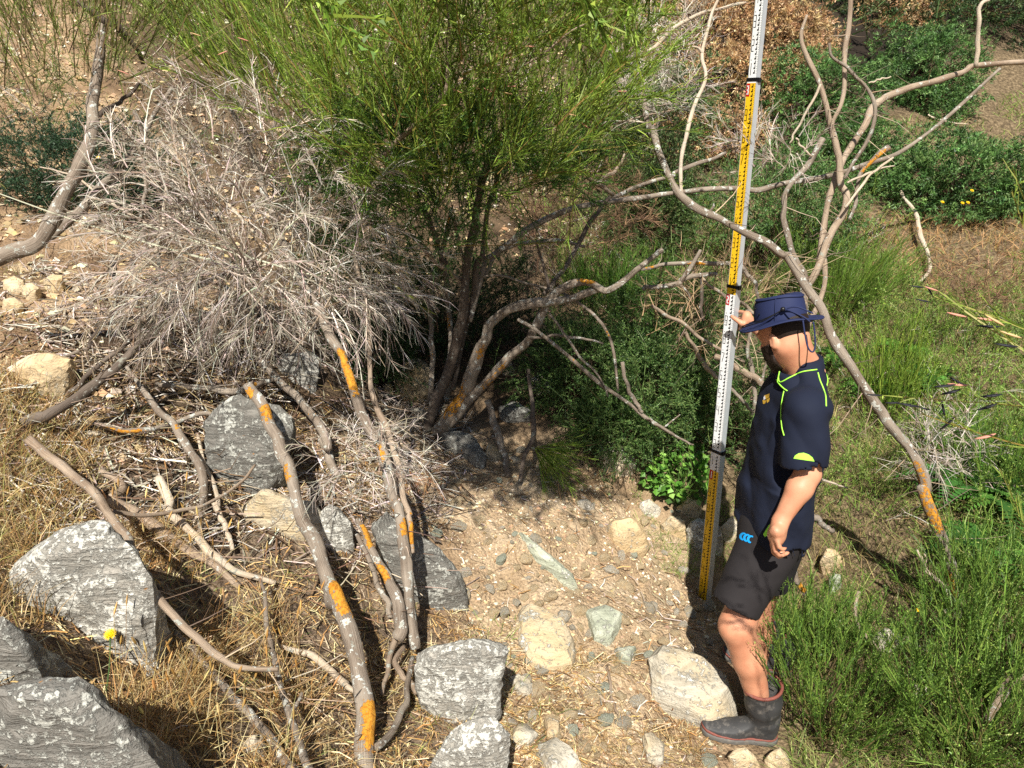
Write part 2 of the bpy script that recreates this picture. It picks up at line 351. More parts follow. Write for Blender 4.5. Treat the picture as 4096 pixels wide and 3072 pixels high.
# ------------------------------------------------------------------ rocks
def rock_from_points(name, pts, mat, label, group, seed, sub=3, amp=.012, layer=.28, cat='rock', grain=(1, 1, 6)):
    bm = bmesh.new()
    for p in pts: bm.verts.new(p)
    r = bmesh.ops.convex_hull(bm, input=bm.verts)
    bmesh.ops.delete(bm, geom=[g for g in r['geom_interior'] if isinstance(g, bmesh.types.BMVert)], context='VERTS')
    bmesh.ops.triangulate(bm, faces=bm.faces)
    size = max((max(v.co[k] for v in bm.verts) - min(v.co[k] for v in bm.verts)) for k in range(3))
    tgt = max(size / 26, .012)
    for _ in range(7):
        es = [e for e in bm.edges if e.calc_length() > tgt * 1.6]
        if not es or len(bm.faces) > 3000: break
        bmesh.ops.subdivide_edges(bm, edges=es, cuts=1, use_grid_fill=False); bmesh.ops.triangulate(bm, faces=[f for f in bm.faces if len(f.verts) > 3])
    bm.normal_update()
    co = np.array([v.co for v in bm.verts]); nr = np.array([v.normal for v in bm.verts])
    rot = np.array(Matrix.Rotation(.5, 3, 'X') @ Matrix.Rotation(.55, 3, 'Y'))
    q = (co @ rot.T) * np.array(grain)
    k = .35 / max(size, .05)
    amp = amp * .6
    d = amp * (size / .4) * (1.3 * fbm(co * 3.2 * k * 4, 4, seed) + layer * np.abs(fbm(q * 4.5 * k * 2, 3, seed + 5)) * 1.5) + amp * .25 * fbm(co * 40, 2, seed + 9)
    st_ = (co @ rot.T)[:, 2] / (size * .11) + .8 * fbm(co * 2.5 / size, 2, seed + 2); fr_ = st_ - np.floor(st_)      # bedding ledges
    d = d + amp * (size / .4) * (np.minimum(fr_ * 3, 1) * (1 - fr_) * .7 - .2) * (layer > .2)
    for j in range(6):                                                                                         # planes broken off
        n_ = unit(np.random.default_rng(seed * 31 + j).normal(size=3)); s_ = (co - co.mean(0)) @ n_; kk = np.quantile(s_, .955); co = co - np.outer(np.maximum(s_ - kk, 0) * .8, n_)
    co = co + nr * d[:, None]
    tr = np.array([[v.index for v in f.verts] for f in bm.faces]) if not bm.verts.ensure_lookup_table() and not bm.verts.index_update() else None
    bm.free()
    o = mesh_np(name, co, None, tr, mat, None, False)
    o.data.polygons.foreach_set('use_smooth', np.ones(len(o.data.polygons), bool))
    try: o.data.set_sharp_from_angle(angle=R(38))
    except Exception: pass
    if label: tag(o, label, cat, group)
    return o
def chunk(name, crop, outline, Y, thick, mat, label, group='large schist rocks', seed=1, amp=.012, front=.45, back=0.0, **kw):
    """upright rock: the outline stands at distance Y, bulging to the camera side and behind"""
    pp = cp(crop, outline); c = pp.mean(0); d = ray(c[0], c[1]); d = d / np.linalg.norm(d)
    lo = pp[np.argsort(-pp[:, 1])[:3]].mean(0); Y = GP(lo[0], min(lo[1], 3250))[1] + thick * (front - .1) + back
    base = P(pp[:, 0], pp[:, 1], np.full(len(pp), Y)); cc = base.mean(0)
    jr = np.random.default_rng(seed); fr = cc + (base - cc) * jr.uniform(.45, .8, (len(base), 1)) - d * thick * front * jr.uniform(.6, 1.15, (len(base), 1)); bk = cc + (base - cc) * .7 + d * thick * (1 - front)
    mid2 = cc + (base - cc) * .95 - d * thick * front * .55
    low = base[np.argsort(base[:, 2])[:max(3, len(base) // 2)]]; lc = low.mean(0); down = []
    for q in np.vstack([lc + (low - lc) * .9, lc + (low - lc) * .7 - np.array([0, thick * front * .5, 0]), lc + (low - lc) * .7 + np.array([0, thick * .5, 0])]):
        hz = H(q[0], q[1]); down.append((q[0], q[1], min(q[2], hz) - .05))
    down = np.array(down)
    return rock_from_points(name, np.vstack([base, fr, bk, mid2, down]), mat, label, group, seed, amp=amp, **kw)
def slab(name, crop, outline, mat, label, up=.06, group='slabs bedded in the scree', seed=1, amp=.008, **kw):
    """flat rock bedded in the ground"""
    pp = cp(crop, outline); b = GPs(pp, up * .6); c = b.mean(0)
    top = c + (b - c) * .82 + np.array([0, 0, up * .5]); bot = b + np.array([0, 0, -.12 - up]); ctr = (c + np.array([0, 0, up * .62]))[None]
    return rock_from_points(name, np.vstack([b, top, bot, ctr]), mat, label, group, seed, amp=amp, **kw)
sc_, sdk, spl, sgr, tan_, wht = (M[k] for k in ('schist', 'schist_dark', 'schist_pale', 'schist_green', 'tan_stone', 'white_stone'))
chunk('boulder', 'G', [(-120, 1160), (0, 1110), (150, 1075), (280, 1068), (480, 1100), (600, 1270), (700, 1290), (830, 1440), (980, 1600), (1040, 1720), (700, 1900), (-120, 1900)], 1.62, .55, sdk,
      'large blue-grey lichened boulder filling the bottom left corner', seed=3, amp=.012, front=.14)
chunk('boulder', 'G', [(-150, 760), (-20, 700), (60, 740), (130, 830), (200, 960), (250, 1060), (100, 1130), (-150, 1180)], 1.95, .4, sdk,
      'dark grey boulder at the left edge just above the corner boulder', seed=5, front=.14)
chunk('boulder', 'G', [(500, 90), (640, 80), (760, 200), (900, 340), (970, 480), (900, 560), (820, 680), (845, 850), (800, 920), (540, 1000), (410, 900), (300, 740), (120, 600), (30, 480), (120, 300), (400, 230)], 2.3, .42, sc_,
      'big pale lichened boulder with slanting streaks behind the yellow flower', seed=8, amp=.014, front=.14, back=.06)
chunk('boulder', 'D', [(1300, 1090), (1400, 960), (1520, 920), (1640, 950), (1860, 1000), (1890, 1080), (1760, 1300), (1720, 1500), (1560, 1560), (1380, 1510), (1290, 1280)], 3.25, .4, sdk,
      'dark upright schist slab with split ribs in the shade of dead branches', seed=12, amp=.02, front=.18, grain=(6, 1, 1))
chunk('boulder', 'D', [(1700, 720), (1830, 650), (1960, 640), (2030, 670), (1980, 800), (1910, 930), (1830, 860)], 3.5, .2, sc_,
      'pointed rock crusted with pale green lichen beneath the dead twigs', seed=15, front=.18)
chunk('boulder', 'O', [(960, 2010), (1030, 1960), (1150, 1980), (1260, 2010), (1330, 2120), (1290, 2200), (1120, 2160), (980, 2080)], 2.95, .28, spl,
      'grey weathered rock below the dark upright slab', seed=18, front=.18)
chunk('boulder', 'H', [(140, 50), (240, 20), (300, 130), (320, 260), (285, 400), (205, 470), (120, 300), (90, 120)], 2.85, .22, sc_,
      'narrow striped rock just right of the thick lichened trunk', seed=21, front=.18, back=.1, grain=(6, 1, 1))
chunk('boulder', 'H', [(380, 90), (470, 40), (600, 100), (690, 180), (830, 280), (950, 400), (1000, 560), (1012, 700), (970, 820), (760, 850), (650, 700), (500, 420)], 3.0, .4, sdk,
      'dark rounded boulder flecked with white lichen beside the orange-spotted stems', seed=24, amp=.012, front=.18, back=.14)
chunk('boulder', 'H', [(650, 880), (820, 870), (1000, 860), (1080, 815), (1140, 808), (1210, 890), (1185, 1020), (1140, 1150), (1100, 1290), (950, 1335), (820, 1280), (690, 1150)], 2.45, .34, sc_,
      'angular white-lichened rock at the foot of the leaning stems', seed=27, amp=.016, front=.18)
chunk('boulder', 'H', [(720, 1640), (800, 1480), (890, 1370), (1010, 1320), (1130, 1285), (1230, 1390), (1215, 1480), (1150, 1600), (1000, 1720), (760, 1720)], 2.2, .34, sc_,
      'blocky white-lichened rock at the bottom edge beside the trail', seed=30, amp=.016, front=.18)
slab('rock', 'H', [(1280, 600), (1420, 640), (1560, 720), (1640, 820), (1610, 960), (1450, 1000), (1350, 940), (1290, 820)], spl, 'pale grey slab lying in the middle of the scree path', .07, seed=33)
slab('rock', 'H', [(1265, 185), (1300, 200), (1450, 330), (1650, 490), (1660, 530), (1560, 480), (1400, 350)], sgr, 'thin blade of grey rock cutting diagonally through the soil', .05, seed=35)
chunk('rock', 'H', [(1800, 170), (1850, 120), (1950, 100), (2030, 150), (2055, 280), (2000, 390), (1890, 330), (1810, 250)], 3.75, .25, tan_, 'pale yellow boulder at the right edge of the scree', 'stones on the scree', 37, amp=.012, layer=.2)
slab('rock', 'I', [(-10, 1010), (70, 905), (250, 990), (400, 1090), (480, 1170), (520, 1290), (490, 1370), (370, 1395), (200, 1300), (20, 1190)], spl, 'long grey slab in front of the rubber boot', .1, seed=40)
slab('rock', 'H', [(1680, 640), (1800, 620), (1910, 680), (1880, 760), (1830, 840), (1740, 810)], sgr, 'pale greenish slab beside the grey slab on the path', .05, seed=43)
slab('rock', 'H', [(1855, 890), (1920, 860), (1985, 880), (1950, 955), (1890, 930)], sgr, 'small greenish stone in the straw below the greenish slab', .05, seed=44)
chunk('rock', 'E', [(555, 880), (565, 760), (620, 680), (690, 635), (760, 680), (795, 760), (760, 880), (680, 920), (600, 915)], 4.5, .32, tan_, 'large tan boulder behind the broom trunk base', 'stones on the scree', 46, amp=.016)
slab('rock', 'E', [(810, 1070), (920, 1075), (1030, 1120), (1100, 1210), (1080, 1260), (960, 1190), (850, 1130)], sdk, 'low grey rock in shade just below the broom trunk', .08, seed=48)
chunk('rock', 'E', [(1100, 1130), (1160, 1160), (1190, 1230), (1160, 1280), (1095, 1250)], 4.15, .14, spl, 'small pale stone beside the short lichened stump', 'stones on the scree', 49)
chunk('rock', 'E', [(1750, 1150), (1840, 1120), (1930, 1160), (1990, 1240), (1970, 1350), (1850, 1370), (1770, 1280)], 4.15, .22, wht, 'white rock next to the broad-leaved plant', 'stones on the scree', 51, amp=.014, layer=.2)
chunk('rock', 'E', [(1630, 1480), (1690, 1465), (1740, 1500), (1720, 1560), (1650, 1550)], 3.95, .12, wht, 'round pale stone above the yellow boulder', 'stones on the scree', 53)
chunk('rock', 'E', [(1980, 1500), (2060, 1470), (2130, 1520), (2120, 1590), (2030, 1610)], 3.95, .16, wht, 'whitish stone between yellow boulder and survey staff', 'stones on the scree', 54)
chunk('rock', 'O', [(2640, 2100), (2680, 2060), (2740, 2080), (2750, 2140), (2700, 2175), (2650, 2150)], 3.95, .14, tan_, 'shaded tan stone just left of the survey staff', 'stones by the survey staff', 55)
chunk('rock', 'O', [(2700, 2025), (2750, 1995), (2800, 2000), (2805, 2060), (2760, 2090), (2710, 2070)], 4.1, .14, tan_, 'pinkish stone at the top of the pile beside the staff', 'stones by the survey staff', 56)
chunk('rock', 'O', [(2740, 2120), (2770, 2070), (2830, 2080), (2880, 2110), (2900, 2200), (2840, 2240), (2760, 2220)], 3.98, .16, sc_, 'grey lichened rock directly behind the survey staff', 'stones by the survey staff', 57)
chunk('rock', 'O', [(2880, 2110), (2930, 2060), (2960, 2100), (2950, 2190), (2900, 2210)], 3.98, .14, wht, 'white rock between survey staff and shorts', 'stones by the survey staff', 58)
chunk('rock', 'I', [(455, 1590), (500, 1545), (560, 1525), (620, 1580), (650, 1650), (620, 1730), (480, 1730)], 2.46, .16, tan_, 'tan stone under the toe side of the boot', 'stones under the boot', 60, layer=.2)
chunk('rock', 'I', [(670, 1610), (720, 1560), (770, 1535), (825, 1590), (830, 1660), (770, 1730), (690, 1700)], 2.46, .15, tan_, 'brown stone under the heel of the boot', 'stones under the boot', 61, layer=.2)
chunk('rock', 'I', [(1000, 440), (1040, 360), (1090, 350), (1135, 420), (1145, 500), (1080, 530), (1015, 500)], 3.45, .14, tan_, 'cream stone in the green grass behind the shorts', 'pale stones among the broom', 63)
chunk('rock', 'I', [(1055, 540), (1090, 505), (1125, 520), (1135, 620), (1095, 655), (1060, 610)], 3.2, .08, sgr, 'small blue-grey stone below the cream stone', 'pale stones among the broom', 64)
chunk('rock', 'I', [(1310, 890), (1380, 840), (1470, 835), (1500, 960), (1460, 1040), (1370, 1020), (1320, 970)], 2.95, .18, wht, 'pale rock among the broom right of the boot', 'pale stones among the broom', 65)
chunk('rock', 'I', [(1500, 1150), (1600, 1110), (1690, 1200), (1700, 1330), (1620, 1380), (1510, 1300)], 2.75, .2, wht, 'pale rock half hidden under the lower right broom', 'pale stones among the broom', 66)
chunk('boulder', 'D', [(75, 870), (95, 720), (180, 670), (320, 635), (430, 680), (490, 740), (440, 850), (300, 890), (150, 895)], 3.45, .3, tan_, 'flat tan boulder on the left bank under dark branches', seed=70, layer=.3)
for k, (ol, lb) in enumerate([([(275, 190), (330, 150), (390, 160), (405, 250), (340, 305), (285, 270)], 'pale cut stone on the left bank above the tan boulder'),
                              ([(20, 200), (90, 160), (150, 190), (160, 260), (80, 300), (20, 270)], 'yellowish stone topmost in the pile at the left edge'),
                              ([(140, 230), (200, 200), (250, 240), (250, 320), (190, 350), (140, 310)], 'yellowish stone right of its pile at the left edge'),
                              ([(20, 310), (90, 300), (150, 340), (130, 410), (50, 420), (10, 380)], 'yellowish stone lowest in the pile at the left edge'),
                              ([(60, 90), (150, 80), (220, 120), (180, 170), (90, 160)], 'light stone under the trunk at the left edge')]):
    chunk('rock', 'D', ol, 4.2 - .1 * (k % 3), .14, tan_, lb, 'stones on the left bank', 80 + k, layer=.2)
chunk('rock', 'G', [(1500, 1500), (1560, 1455), (1620, 1450), (1645, 1560), (1600, 1640), (1530, 1640)], 1.98, .1, wht, 'small white stone at the bottom edge between grey branches', 'stones on the scree', 90)
slab('rock', 'H', [(1400, 1410), (1480, 1400), (1600, 1480), (1670, 1590), (1500, 1640), (1420, 1530)], wht, 'whitish slab at the bottom edge of the path', .06, seed=91)
slab('rock', 'H', [(1440, 1300), (1490, 1280), (1535, 1300), (1525, 1380), (1470, 1400)], tan_, 'cream stone above the whitish bottom slab', .05, seed=92)
slab('rock', 'H', [(2020, 1400), (2090, 1375), (2155, 1430), (2145, 1530), (2060, 1540)], spl, 'grey oval stone on the path left of the boot toe', .05, seed=93)
slab('rock', 'H', [(1230, 1050), (1290, 1030), (1400, 1100), (1410, 1160), (1290, 1150)], spl, 'grey stone bedded in straw right of the angular rock', .03, seed=94)
slab('rock', 'H', [(1250, 1340), (1340, 1320), (1400, 1380), (1350, 1440), (1260, 1420)], spl, 'flat grey stone beside the blocky bottom rock', .04, seed=95)
chunk('rock', 'E', [(1360, 760), (1420, 730), (1500, 770), (1500, 850), (1430, 880), (1370, 840)], 4.75, .2, wht, 'white rock in shade right of the broom trunk', 'stones on the scree', 97)
chunk('rock', 'E', [(1270, 810), (1310, 795), (1345, 830), (1320, 870), (1275, 860)], 4.6, .12, tan_, 'tan stone in shade near the hanging dark branch', 'stones on the scree', 98)
chunk('rock', 'E', [(1190, 680), (1250, 660), (1270, 720), (1240, 760), (1190, 740)], 4.9, .14, spl, 'grey stone behind the slanting broom stems', 'stones on the scree', 99)
chunk('rock', 'E', [(630, 560), (700, 540), (750, 570), (740, 620), (650, 630)], 5.0, .16, wht, 'pale stone above the large tan boulder', 'stones on the scree', 100)
chunk('rock', 'E', [(520, 590), (560, 560), (620, 590), (590, 640), (530, 630)], 4.95, .14, wht, 'pale stone left above the large tan boulder', 'stones on the scree', 101)
chunk('rock', 'E', [(490, 800), (530, 770), (555, 830), (530, 890), (495, 870)], 4.5, .1, tan_, 'small tan stone touching the large tan boulder', 'stones on the scree', 102)
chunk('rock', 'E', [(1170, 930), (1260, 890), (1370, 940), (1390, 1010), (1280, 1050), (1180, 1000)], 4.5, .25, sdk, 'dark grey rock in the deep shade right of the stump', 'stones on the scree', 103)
chunk('rock', 'E', [(640, 950), (700, 925), (750, 960), (740, 1010), (670, 1010)], 4.45, .12, spl, 'grey stone at the left foot of the broom trunk', 'stones on the scree', 104)
chunk('rock', 'E', [(690, 1200), (730, 1185), (760, 1215), (740, 1255), (700, 1250)], 3.95, .08, tan_, 'brown clod on the soil below the grey rock', 'stones on the scree', 105)
# loose stones of the scree: shared shapes, every stone its own object
def stone_mesh(seed, mat, sub=2, squash=.7):
    bm = bmesh.new(); bmesh.ops.create_icosphere(bm, subdivisions=sub, radius=1)
    co = np.array([v.co for v in bm.verts]); d = 1 + .26 * fbm(co * 1.1 + seed * 3.1, 2, seed) + .10 * fbm(co * 3 + seed, 2, seed + 3)
    rr = np.random.default_rng(seed)
    for _ in range(5):   # knock flats off
        n = unit(rr.normal(size=3)); k = rr.uniform(.62, .85); s_ = co @ n; co = co - np.outer(np.maximum(s_ - k, 0) * .9, n)
    co = co * d[:, None] * np.array([1, rr.uniform(.7, .95), squash * rr.uniform(.8, 1.1)])
    me = bpy.data.meshes.new('stone'); me.from_pydata([tuple(c) for c in co], [], [[v.index for v in f.verts] for f in bm.faces]); bm.free()
    me.polygons.foreach_set('use_smooth', np.ones(len(me.polygons), bool)); me.set_sharp_from_angle(angle=R(35)); me.materials.append(mat); return me
STM = [stone_mesh(s, m) for s, m in zip(range(10), [tan_, tan_, tan_, wht, tan_, spl, tan_, wht, sgr, tan_])]
rs = np.random.default_rng(5); n_st = 0; placed = []; STL = []; tone = {m_.name: t_ for m_, t_ in zip(STM, ['tan', 'tan', 'tan', 'whitish', 'tan', 'grey', 'tan', 'whitish', 'greenish', 'tan'])}
LM = [(1800, 1800, 'on the soil below the broom trunk'), (2050, 1900, 'on the soil under the grey rock'), (2300, 1950, 'beside the drooping broom tuft'), (2500, 2050, 'above the pale yellow boulder'), (2450, 2200, 'beside the pale yellow boulder'), (2150, 2200, 'near the thin blade of rock'), (1950, 2200, 'right of the dark rounded boulder'), (1900, 2400, 'above the grass tuft by the dark boulder'),
      (2120, 2380, 'above the grey path slab'), (2300, 2380, 'left of the greenish slab'), (2480, 2420, 'right of the greenish slab'), (2650, 2350, 'near the foot of the survey staff'), (2650, 2560, 'above the long slab by the boot'), (2450, 2600, 'between greenish slab and long slab'), (2200, 2700, 'below the grey path slab'), (2000, 2800, 'right of the angular white rock'),
      (2300, 2900, 'on the bottom part of the path'), (2600, 2900, 'left of the boot toe'), (2780, 2750, 'between long slab and boot'), (2750, 2150, 'by the stones behind the staff')]
SP = cp('O', SCREE); STONY = [(1850, 2300), (2200, 2350), (2480, 2180), (2760, 2280), (2760, 2700), (2500, 2600), (2000, 2500)]
for k in range(9000):
    if n_st >= 290: break
    px, py = rs.uniform(1450, 2880), rs.uniform(1660, 3060)
    if not inpoly(np.array([px]), np.array([py]), SCREE)[0]: continue
    dense = inpoly(np.array([px]), np.array([py]), STONY)[0]
    if not dense and rs.random() > .45: continue
    g = GP(px, py); r = .015 + .032 * rs.random() ** 2.0 + (.012 if dense else 0)
    if any((g[0] - a) ** 2 + (g[1] - b) ** 2 < (r + c) ** 2 * .8 for a, b, c in placed): continue
    placed.append((g[0], g[1], r)); n_st += 1
    o = bpy.data.objects.new('stone', STM[rs.integers(0, len(STM))]); COL.objects.link(o)
    o.location = (g[0], g[1], H(g[0], g[1]) + r * .08); o.scale = (r, r, r); o.rotation_euler = (rs.normal(0, .35), rs.normal(0, .35), rs.uniform(0, 6.28))
    lm = min(LM, key=lambda q: (q[0] - px) ** 2 + (q[1] - py) ** 2)[2]
    STL.append((px, o)); tag(o, ('fist-sized ' if r > .032 else 'small ' if r > .02 else 'tiny ') + tone[o.data.name] + ' loose stone ' + lm, 'stone', 'loose stones on the scree')
by = {}
for px, o in STL: by.setdefault(o['label'], []).append((px, o))
NUM = 'one two three four five six seven eight nine ten eleven twelve thirteen fourteen fifteen sixteen'.split(); ORD = 'first second third fourth fifth sixth seventh eighth ninth tenth eleventh twelfth thirteenth fourteenth fifteenth sixteenth'.split()
for lb, l in by.items():
    if len(l) > 1:
        for k, (px, o) in enumerate(sorted(l, key=lambda q: q[0])): o['label'] = lb.replace(' loose', '').replace(' the ', ' ') + (', leftmost of ' if k == 0 else ', rightmost of ' if k == len(l) - 1 else ', ' + ORD[k] + ' from left of ') + NUM[len(l) - 1]
# gravel: uncountable
def gravel(name, poly, n, rmin, rmax, cols, label, box, seed):
    rr = np.random.default_rng(seed); bx = []
    x = rr.uniform(box[0], box[1], n * 6); y = rr.uniform(box[2], box[3], n * 6); z = H(x, y); px, py = proj(np.stack([x, y, z], -1))
    k = inpoly(px, py, poly) & (vnoise(np.stack([x * 2.2, y * 2.2, 0 * x], -1), seed) + rr.uniform(-.8, 1.0, len(x)) > 0); x, y, z = x[k][:n], y[k][:n], z[k][:n]; N = len(x)
    base = np.array([(1, 0, -.3), (-.5, .87, -.3), (-.5, -.87, -.3), (0.1, .1, .8), (.9, .8, .2), (-.9, .2, .25), (.2, -.95, .3)])
    fc = np.array([(3, 4, 5), (3, 5, 6), (3, 6, 4), (0, 1, 4), (1, 2, 5), (2, 0, 6), (1, 5, 4), (2, 6, 5), (0, 4, 6)])
    r = rmin + (rmax - rmin) * rr.random(N) ** 3; a = rr.uniform(0, 6.28, N); j = base[None] * (1 + rr.normal(0, .22, (N, 7, 3)))
    X = (j[..., 0] * np.cos(a)[:, None] - j[..., 1] * np.sin(a)[:, None]) * r[:, None] + x[:, None]; Y = (j[..., 0] * np.sin(a)[:, None] + j[..., 1] * np.cos(a)[:, None]) * r[:, None] + y[:, None]
    Z = j[..., 2] * r[:, None] * .75 + z[:, None]
    b = Bulk(); b.add(np.stack([X, Y, Z], -1).reshape(-1, 3), tris=(np.arange(N)[:, None, None] * 7 + fc).reshape(-1, 3), col=np.repeat(pick(cols, N, rr), 7, 0))
    return tag(b.build(name, M['twig']), label, None, None, 'stuff')
gravel('gravel', SCREE, 8000, .003, .013, [S(204, 184, 150), S(190, 166, 128), S(176, 150, 116), S(214, 204, 180), S(150, 126, 98)], 'fine tan gravel and crumbs over the scree', (-1.2, 1.6, 2.0, 5.0), 3)
UPR = [(-200, -100), (2300, -100), (2300, 900), (1900, 1150), (1250, 1250), (900, 1500), (500, 1900), (-200, 1700)]
gravel('gravel', UPR, 9000, .006, .036, [S(196, 174, 140), S(176, 152, 118), S(200, 190, 170), S(150, 126, 96), S(186, 160, 122)], 'rubble and stones strewn over the upper left bank', (-6.5, 1.4, 2.8, 10), 4)

# ------------------------------------------------------------------ branches and stems
def crom(p, n=5):
    p = np.asarray(p, float); q = np.vstack([2 * p[0] - p[1], p, 2 * p[-1] - p[-2]]); o = []
    for i in range(1, len(q) - 2):
        for t in np.linspace(0, 1, n, endpoint=False):
            a, b, c, d = q[i - 1], q[i], q[i + 1], q[i + 2]
            o.append(.5 * (2 * b + (c - a) * t + (2 * a - 5 * b + 4 * c - d) * t * t + (3 * b - a - 3 * c + d) * t ** 3))
    o.append(p[-1]); return np.array(o)
def tube(pts, rad, sides=10, seed=0, knob=.12, cap=True):
    """one continuous round stem with knobbly radius; returns V, quads, tris, bk, t"""
    pts = np.asarray(pts, float); K = len(pts); t = np.gradient(pts, axis=0); t = unit(t)
    u = np.zeros_like(pts); a0 = np.array([0, 0, 1.]) if abs(t[0, 2]) < .8 else np.array([1., 0, 0]); u[0] = unit(np.cross(t[0], a0))
    for i in range(1, K): x = u[i - 1] - t[i] * (u[i - 1] @ t[i]); u[i] = x / (np.linalg.norm(x) + 1e-9)
    v = np.cross(t, u); a = np.arange(sides) * 2 * np.pi / sides; ln = np.concatenate([[0], np.cumsum(np.linalg.norm(np.diff(pts, axis=0), axis=1))])
    dirs = np.cos(a)[None, :, None] * u[:, None] + np.sin(a)[None, :, None] * v[:, None]
    r = np.asarray(rad)[:, None] * (1 + knob * fbm(np.stack(np.broadcast_arrays(np.cos(a)[None] * 1.3, np.sin(a)[None] * 1.3, ln[:, None] * 9), -1), 3, seed) + knob * .6 * vnoise(np.stack([ln * 5, ln * 0, ln * 0 + seed], -1), seed)[:, None])
    V = (pts[:, None] + dirs * r[..., None]).reshape(-1, 3); i = np.arange(sides); j = (i + 1) % sides; b = (np.arange(K - 1) * sides)[:, None]
    q = np.stack([b + i, b + j, b + sides + j, b + sides + i], -1).reshape(-1, 4); tr = []
    bk = np.stack(np.broadcast_arrays(np.cos(a)[None] * .25, np.sin(a)[None] * .25, ln[:, None] + seed * 3.7), -1).reshape(-1, 3)
    tt = np.repeat(np.linspace(0, 1, K), sides)
    if cap:
        V = np.vstack([V, pts[0] - t[0] * rad[0] * .2, pts[-1] + t[-1] * rad[-1] * .3]); n = K * sides
        tr = [(n, jj, ii) for ii, jj in zip(i, j)] + [(n + 1, (K - 1) * sides + ii, (K - 1) * sides + jj) for ii, jj in zip(i, j)]
        bk = np.vstack([bk, bk[0], bk[-1]]); tt = np.r_[tt, 0, 1]
    return V, q, np.array(tr), bk, tt
_seed = [0]
def path3(crop, pts, Y):
    pp = cp(crop, pts) if isinstance(crop, str) else np.vstack([cp(c, p) for c, p in zip(crop, pts)])
    if isinstance(Y, tuple) and Y[0] == 'g':
        ls = np.interp(np.linspace(0, 1, len(pp)), np.linspace(0, 1, len(Y) - 1), Y[1:]); return np.array([GP(a[0], a[1], l) for a, l in zip(pp, ls)])
    L = np.concatenate([[0], np.cumsum(np.linalg.norm(np.diff(pp, axis=0), axis=1))]); L /= L[-1]
    return P(pp[:, 0], pp[:, 1], np.interp(L, np.linspace(0, 1, len(Y)), Y))
def stem(name, crop, pts, rr, Y, mat='bark', parent=None, label=None, group=None, cat='branch', lich=(), twigs=0, sides=10, stubs=(), knob=.2):
    """rr: radii (photo pixels of the crop) at even steps along the path; Y: distances or ('g', lift...) to lie on the ground"""
    _seed[0] += 1; sd_ = _seed[0]; c3 = path3(crop, pts, Y); q = crom(c3, 7)
    sc = CROP[crop if isinstance(crop, str) else crop[0]][2]; k = len(q); s = np.linspace(0, 1, k)
    q = q + (.006 * np.stack([vnoise(np.stack([s * 9 + i * 7, s * 0, s * 0], -1), sd_) for i in range(3)], -1))
    rad = np.interp(s, np.linspace(0, 1, len(rr)), rr) * sc * depth(q) / F * ({'C': .72, 'B': .8, 'F': .78}.get(crop if isinstance(crop, str) else crop[-1], .88))
    q = q + rad[:, None] * .3 * np.stack([vnoise(np.stack([s * len(c3) * 1.5 + i * 7, s * 0, s * 0], -1), sd_ + 7) for i in range(3)], -1); V, Q, T, bk, tt = tube(q, rad, sides, sd_, knob); N = len(V); li = np.zeros(N)
    ang = vnoise(np.c_[bk[:, 0] * 7, bk[:, 1] * 7, bk[:, 2] * 6], sd_ + 3)
    nv = k * sides; ce = np.repeat(q, sides, 0); nn = np.vstack([unit(V[:nv] - ce), np.zeros((N - nv, 3))]); tc = np.vstack([unit(CAM - ce), np.zeros((N - nv, 3))]); sv = np.vstack([unit(np.cross(tc[:nv], np.repeat(unit(np.gradient(q, axis=0)), sides, 0))), np.zeros((N - nv, 3))])
    for pi_, (a, b, *st) in enumerate(lich):
        al = (.8, -.7, .3, -.9, .6)[(pi_ + sd_) % 5]; fc = np.clip(.35 + .95 * np.sum(nn * (tc * math.cos(al) + sv * math.sin(al)), 1), 0, 1.05)
        e = max((b - a) * .5, .012); win = np.clip(1.25 - ((tt - (a + b) / 2) / e) ** 2, 0, 1); li = np.maximum(li, (st[0] if st else .62) * 1.12 * win * np.clip(.85 + .5 * ang, 0, 1.05) * fc)
    parts = [(V, Q, T, bk, li)]; off = N
    for (t0, dx, dy, dY, r0) in stubs:       # short broken side stubs
        i = int(t0 * (k - 1)); a = q[i]; pa = proj(a); e = P(pa[0] + dx * sc, pa[1] + dy * sc, a[1] + dY); sp = crom(np.array([a, (a + e) / 2 + .01 * np.array([1, 0, 1]), e]), 3)
        v2, q2, t2, b2, _ = tube(sp, np.linspace(r0, r0 * .55, len(sp)) * sc * depth(a) / F, 7, sd_ + 50); parts.append((v2, q2 + off, t2 + off, b2, np.zeros(len(v2)))); off += len(v2)
    o = mesh_np(name, np.vstack([p[0] for p in parts]), np.vstack([p[1] for p in parts]), np.vstack([p[2] for p in parts]), M[mat], parent, True,
                attrs={'bk': np.vstack([p[3] for p in parts]), 'lich': np.concatenate([p[4] for p in parts])})
    if label: tag(o, label, cat, group)
    twigs = int(twigs * 2.2)
    if twigs:
        rg = np.random.default_rng(sd_); i = rg.integers(int(k * .25), k - 1, twigs); tg = unit(np.gradient(q, axis=0))[i]; d = unit(tg * .6 + perp(tg, rg) + np.array([0, 0, .25]))
        b = Bulk(); twig_curves(b, q[i], d, rg.uniform(.08, .32, twigs), .0026, [S(170, 152, 128), S(140, 122, 102), S(110, 96, 82)], rg, K=4, curl=.35)
        tag(b.build('twig', M['twig'], parent if parent else o), None, None, None, 'stuff')
    return o, q
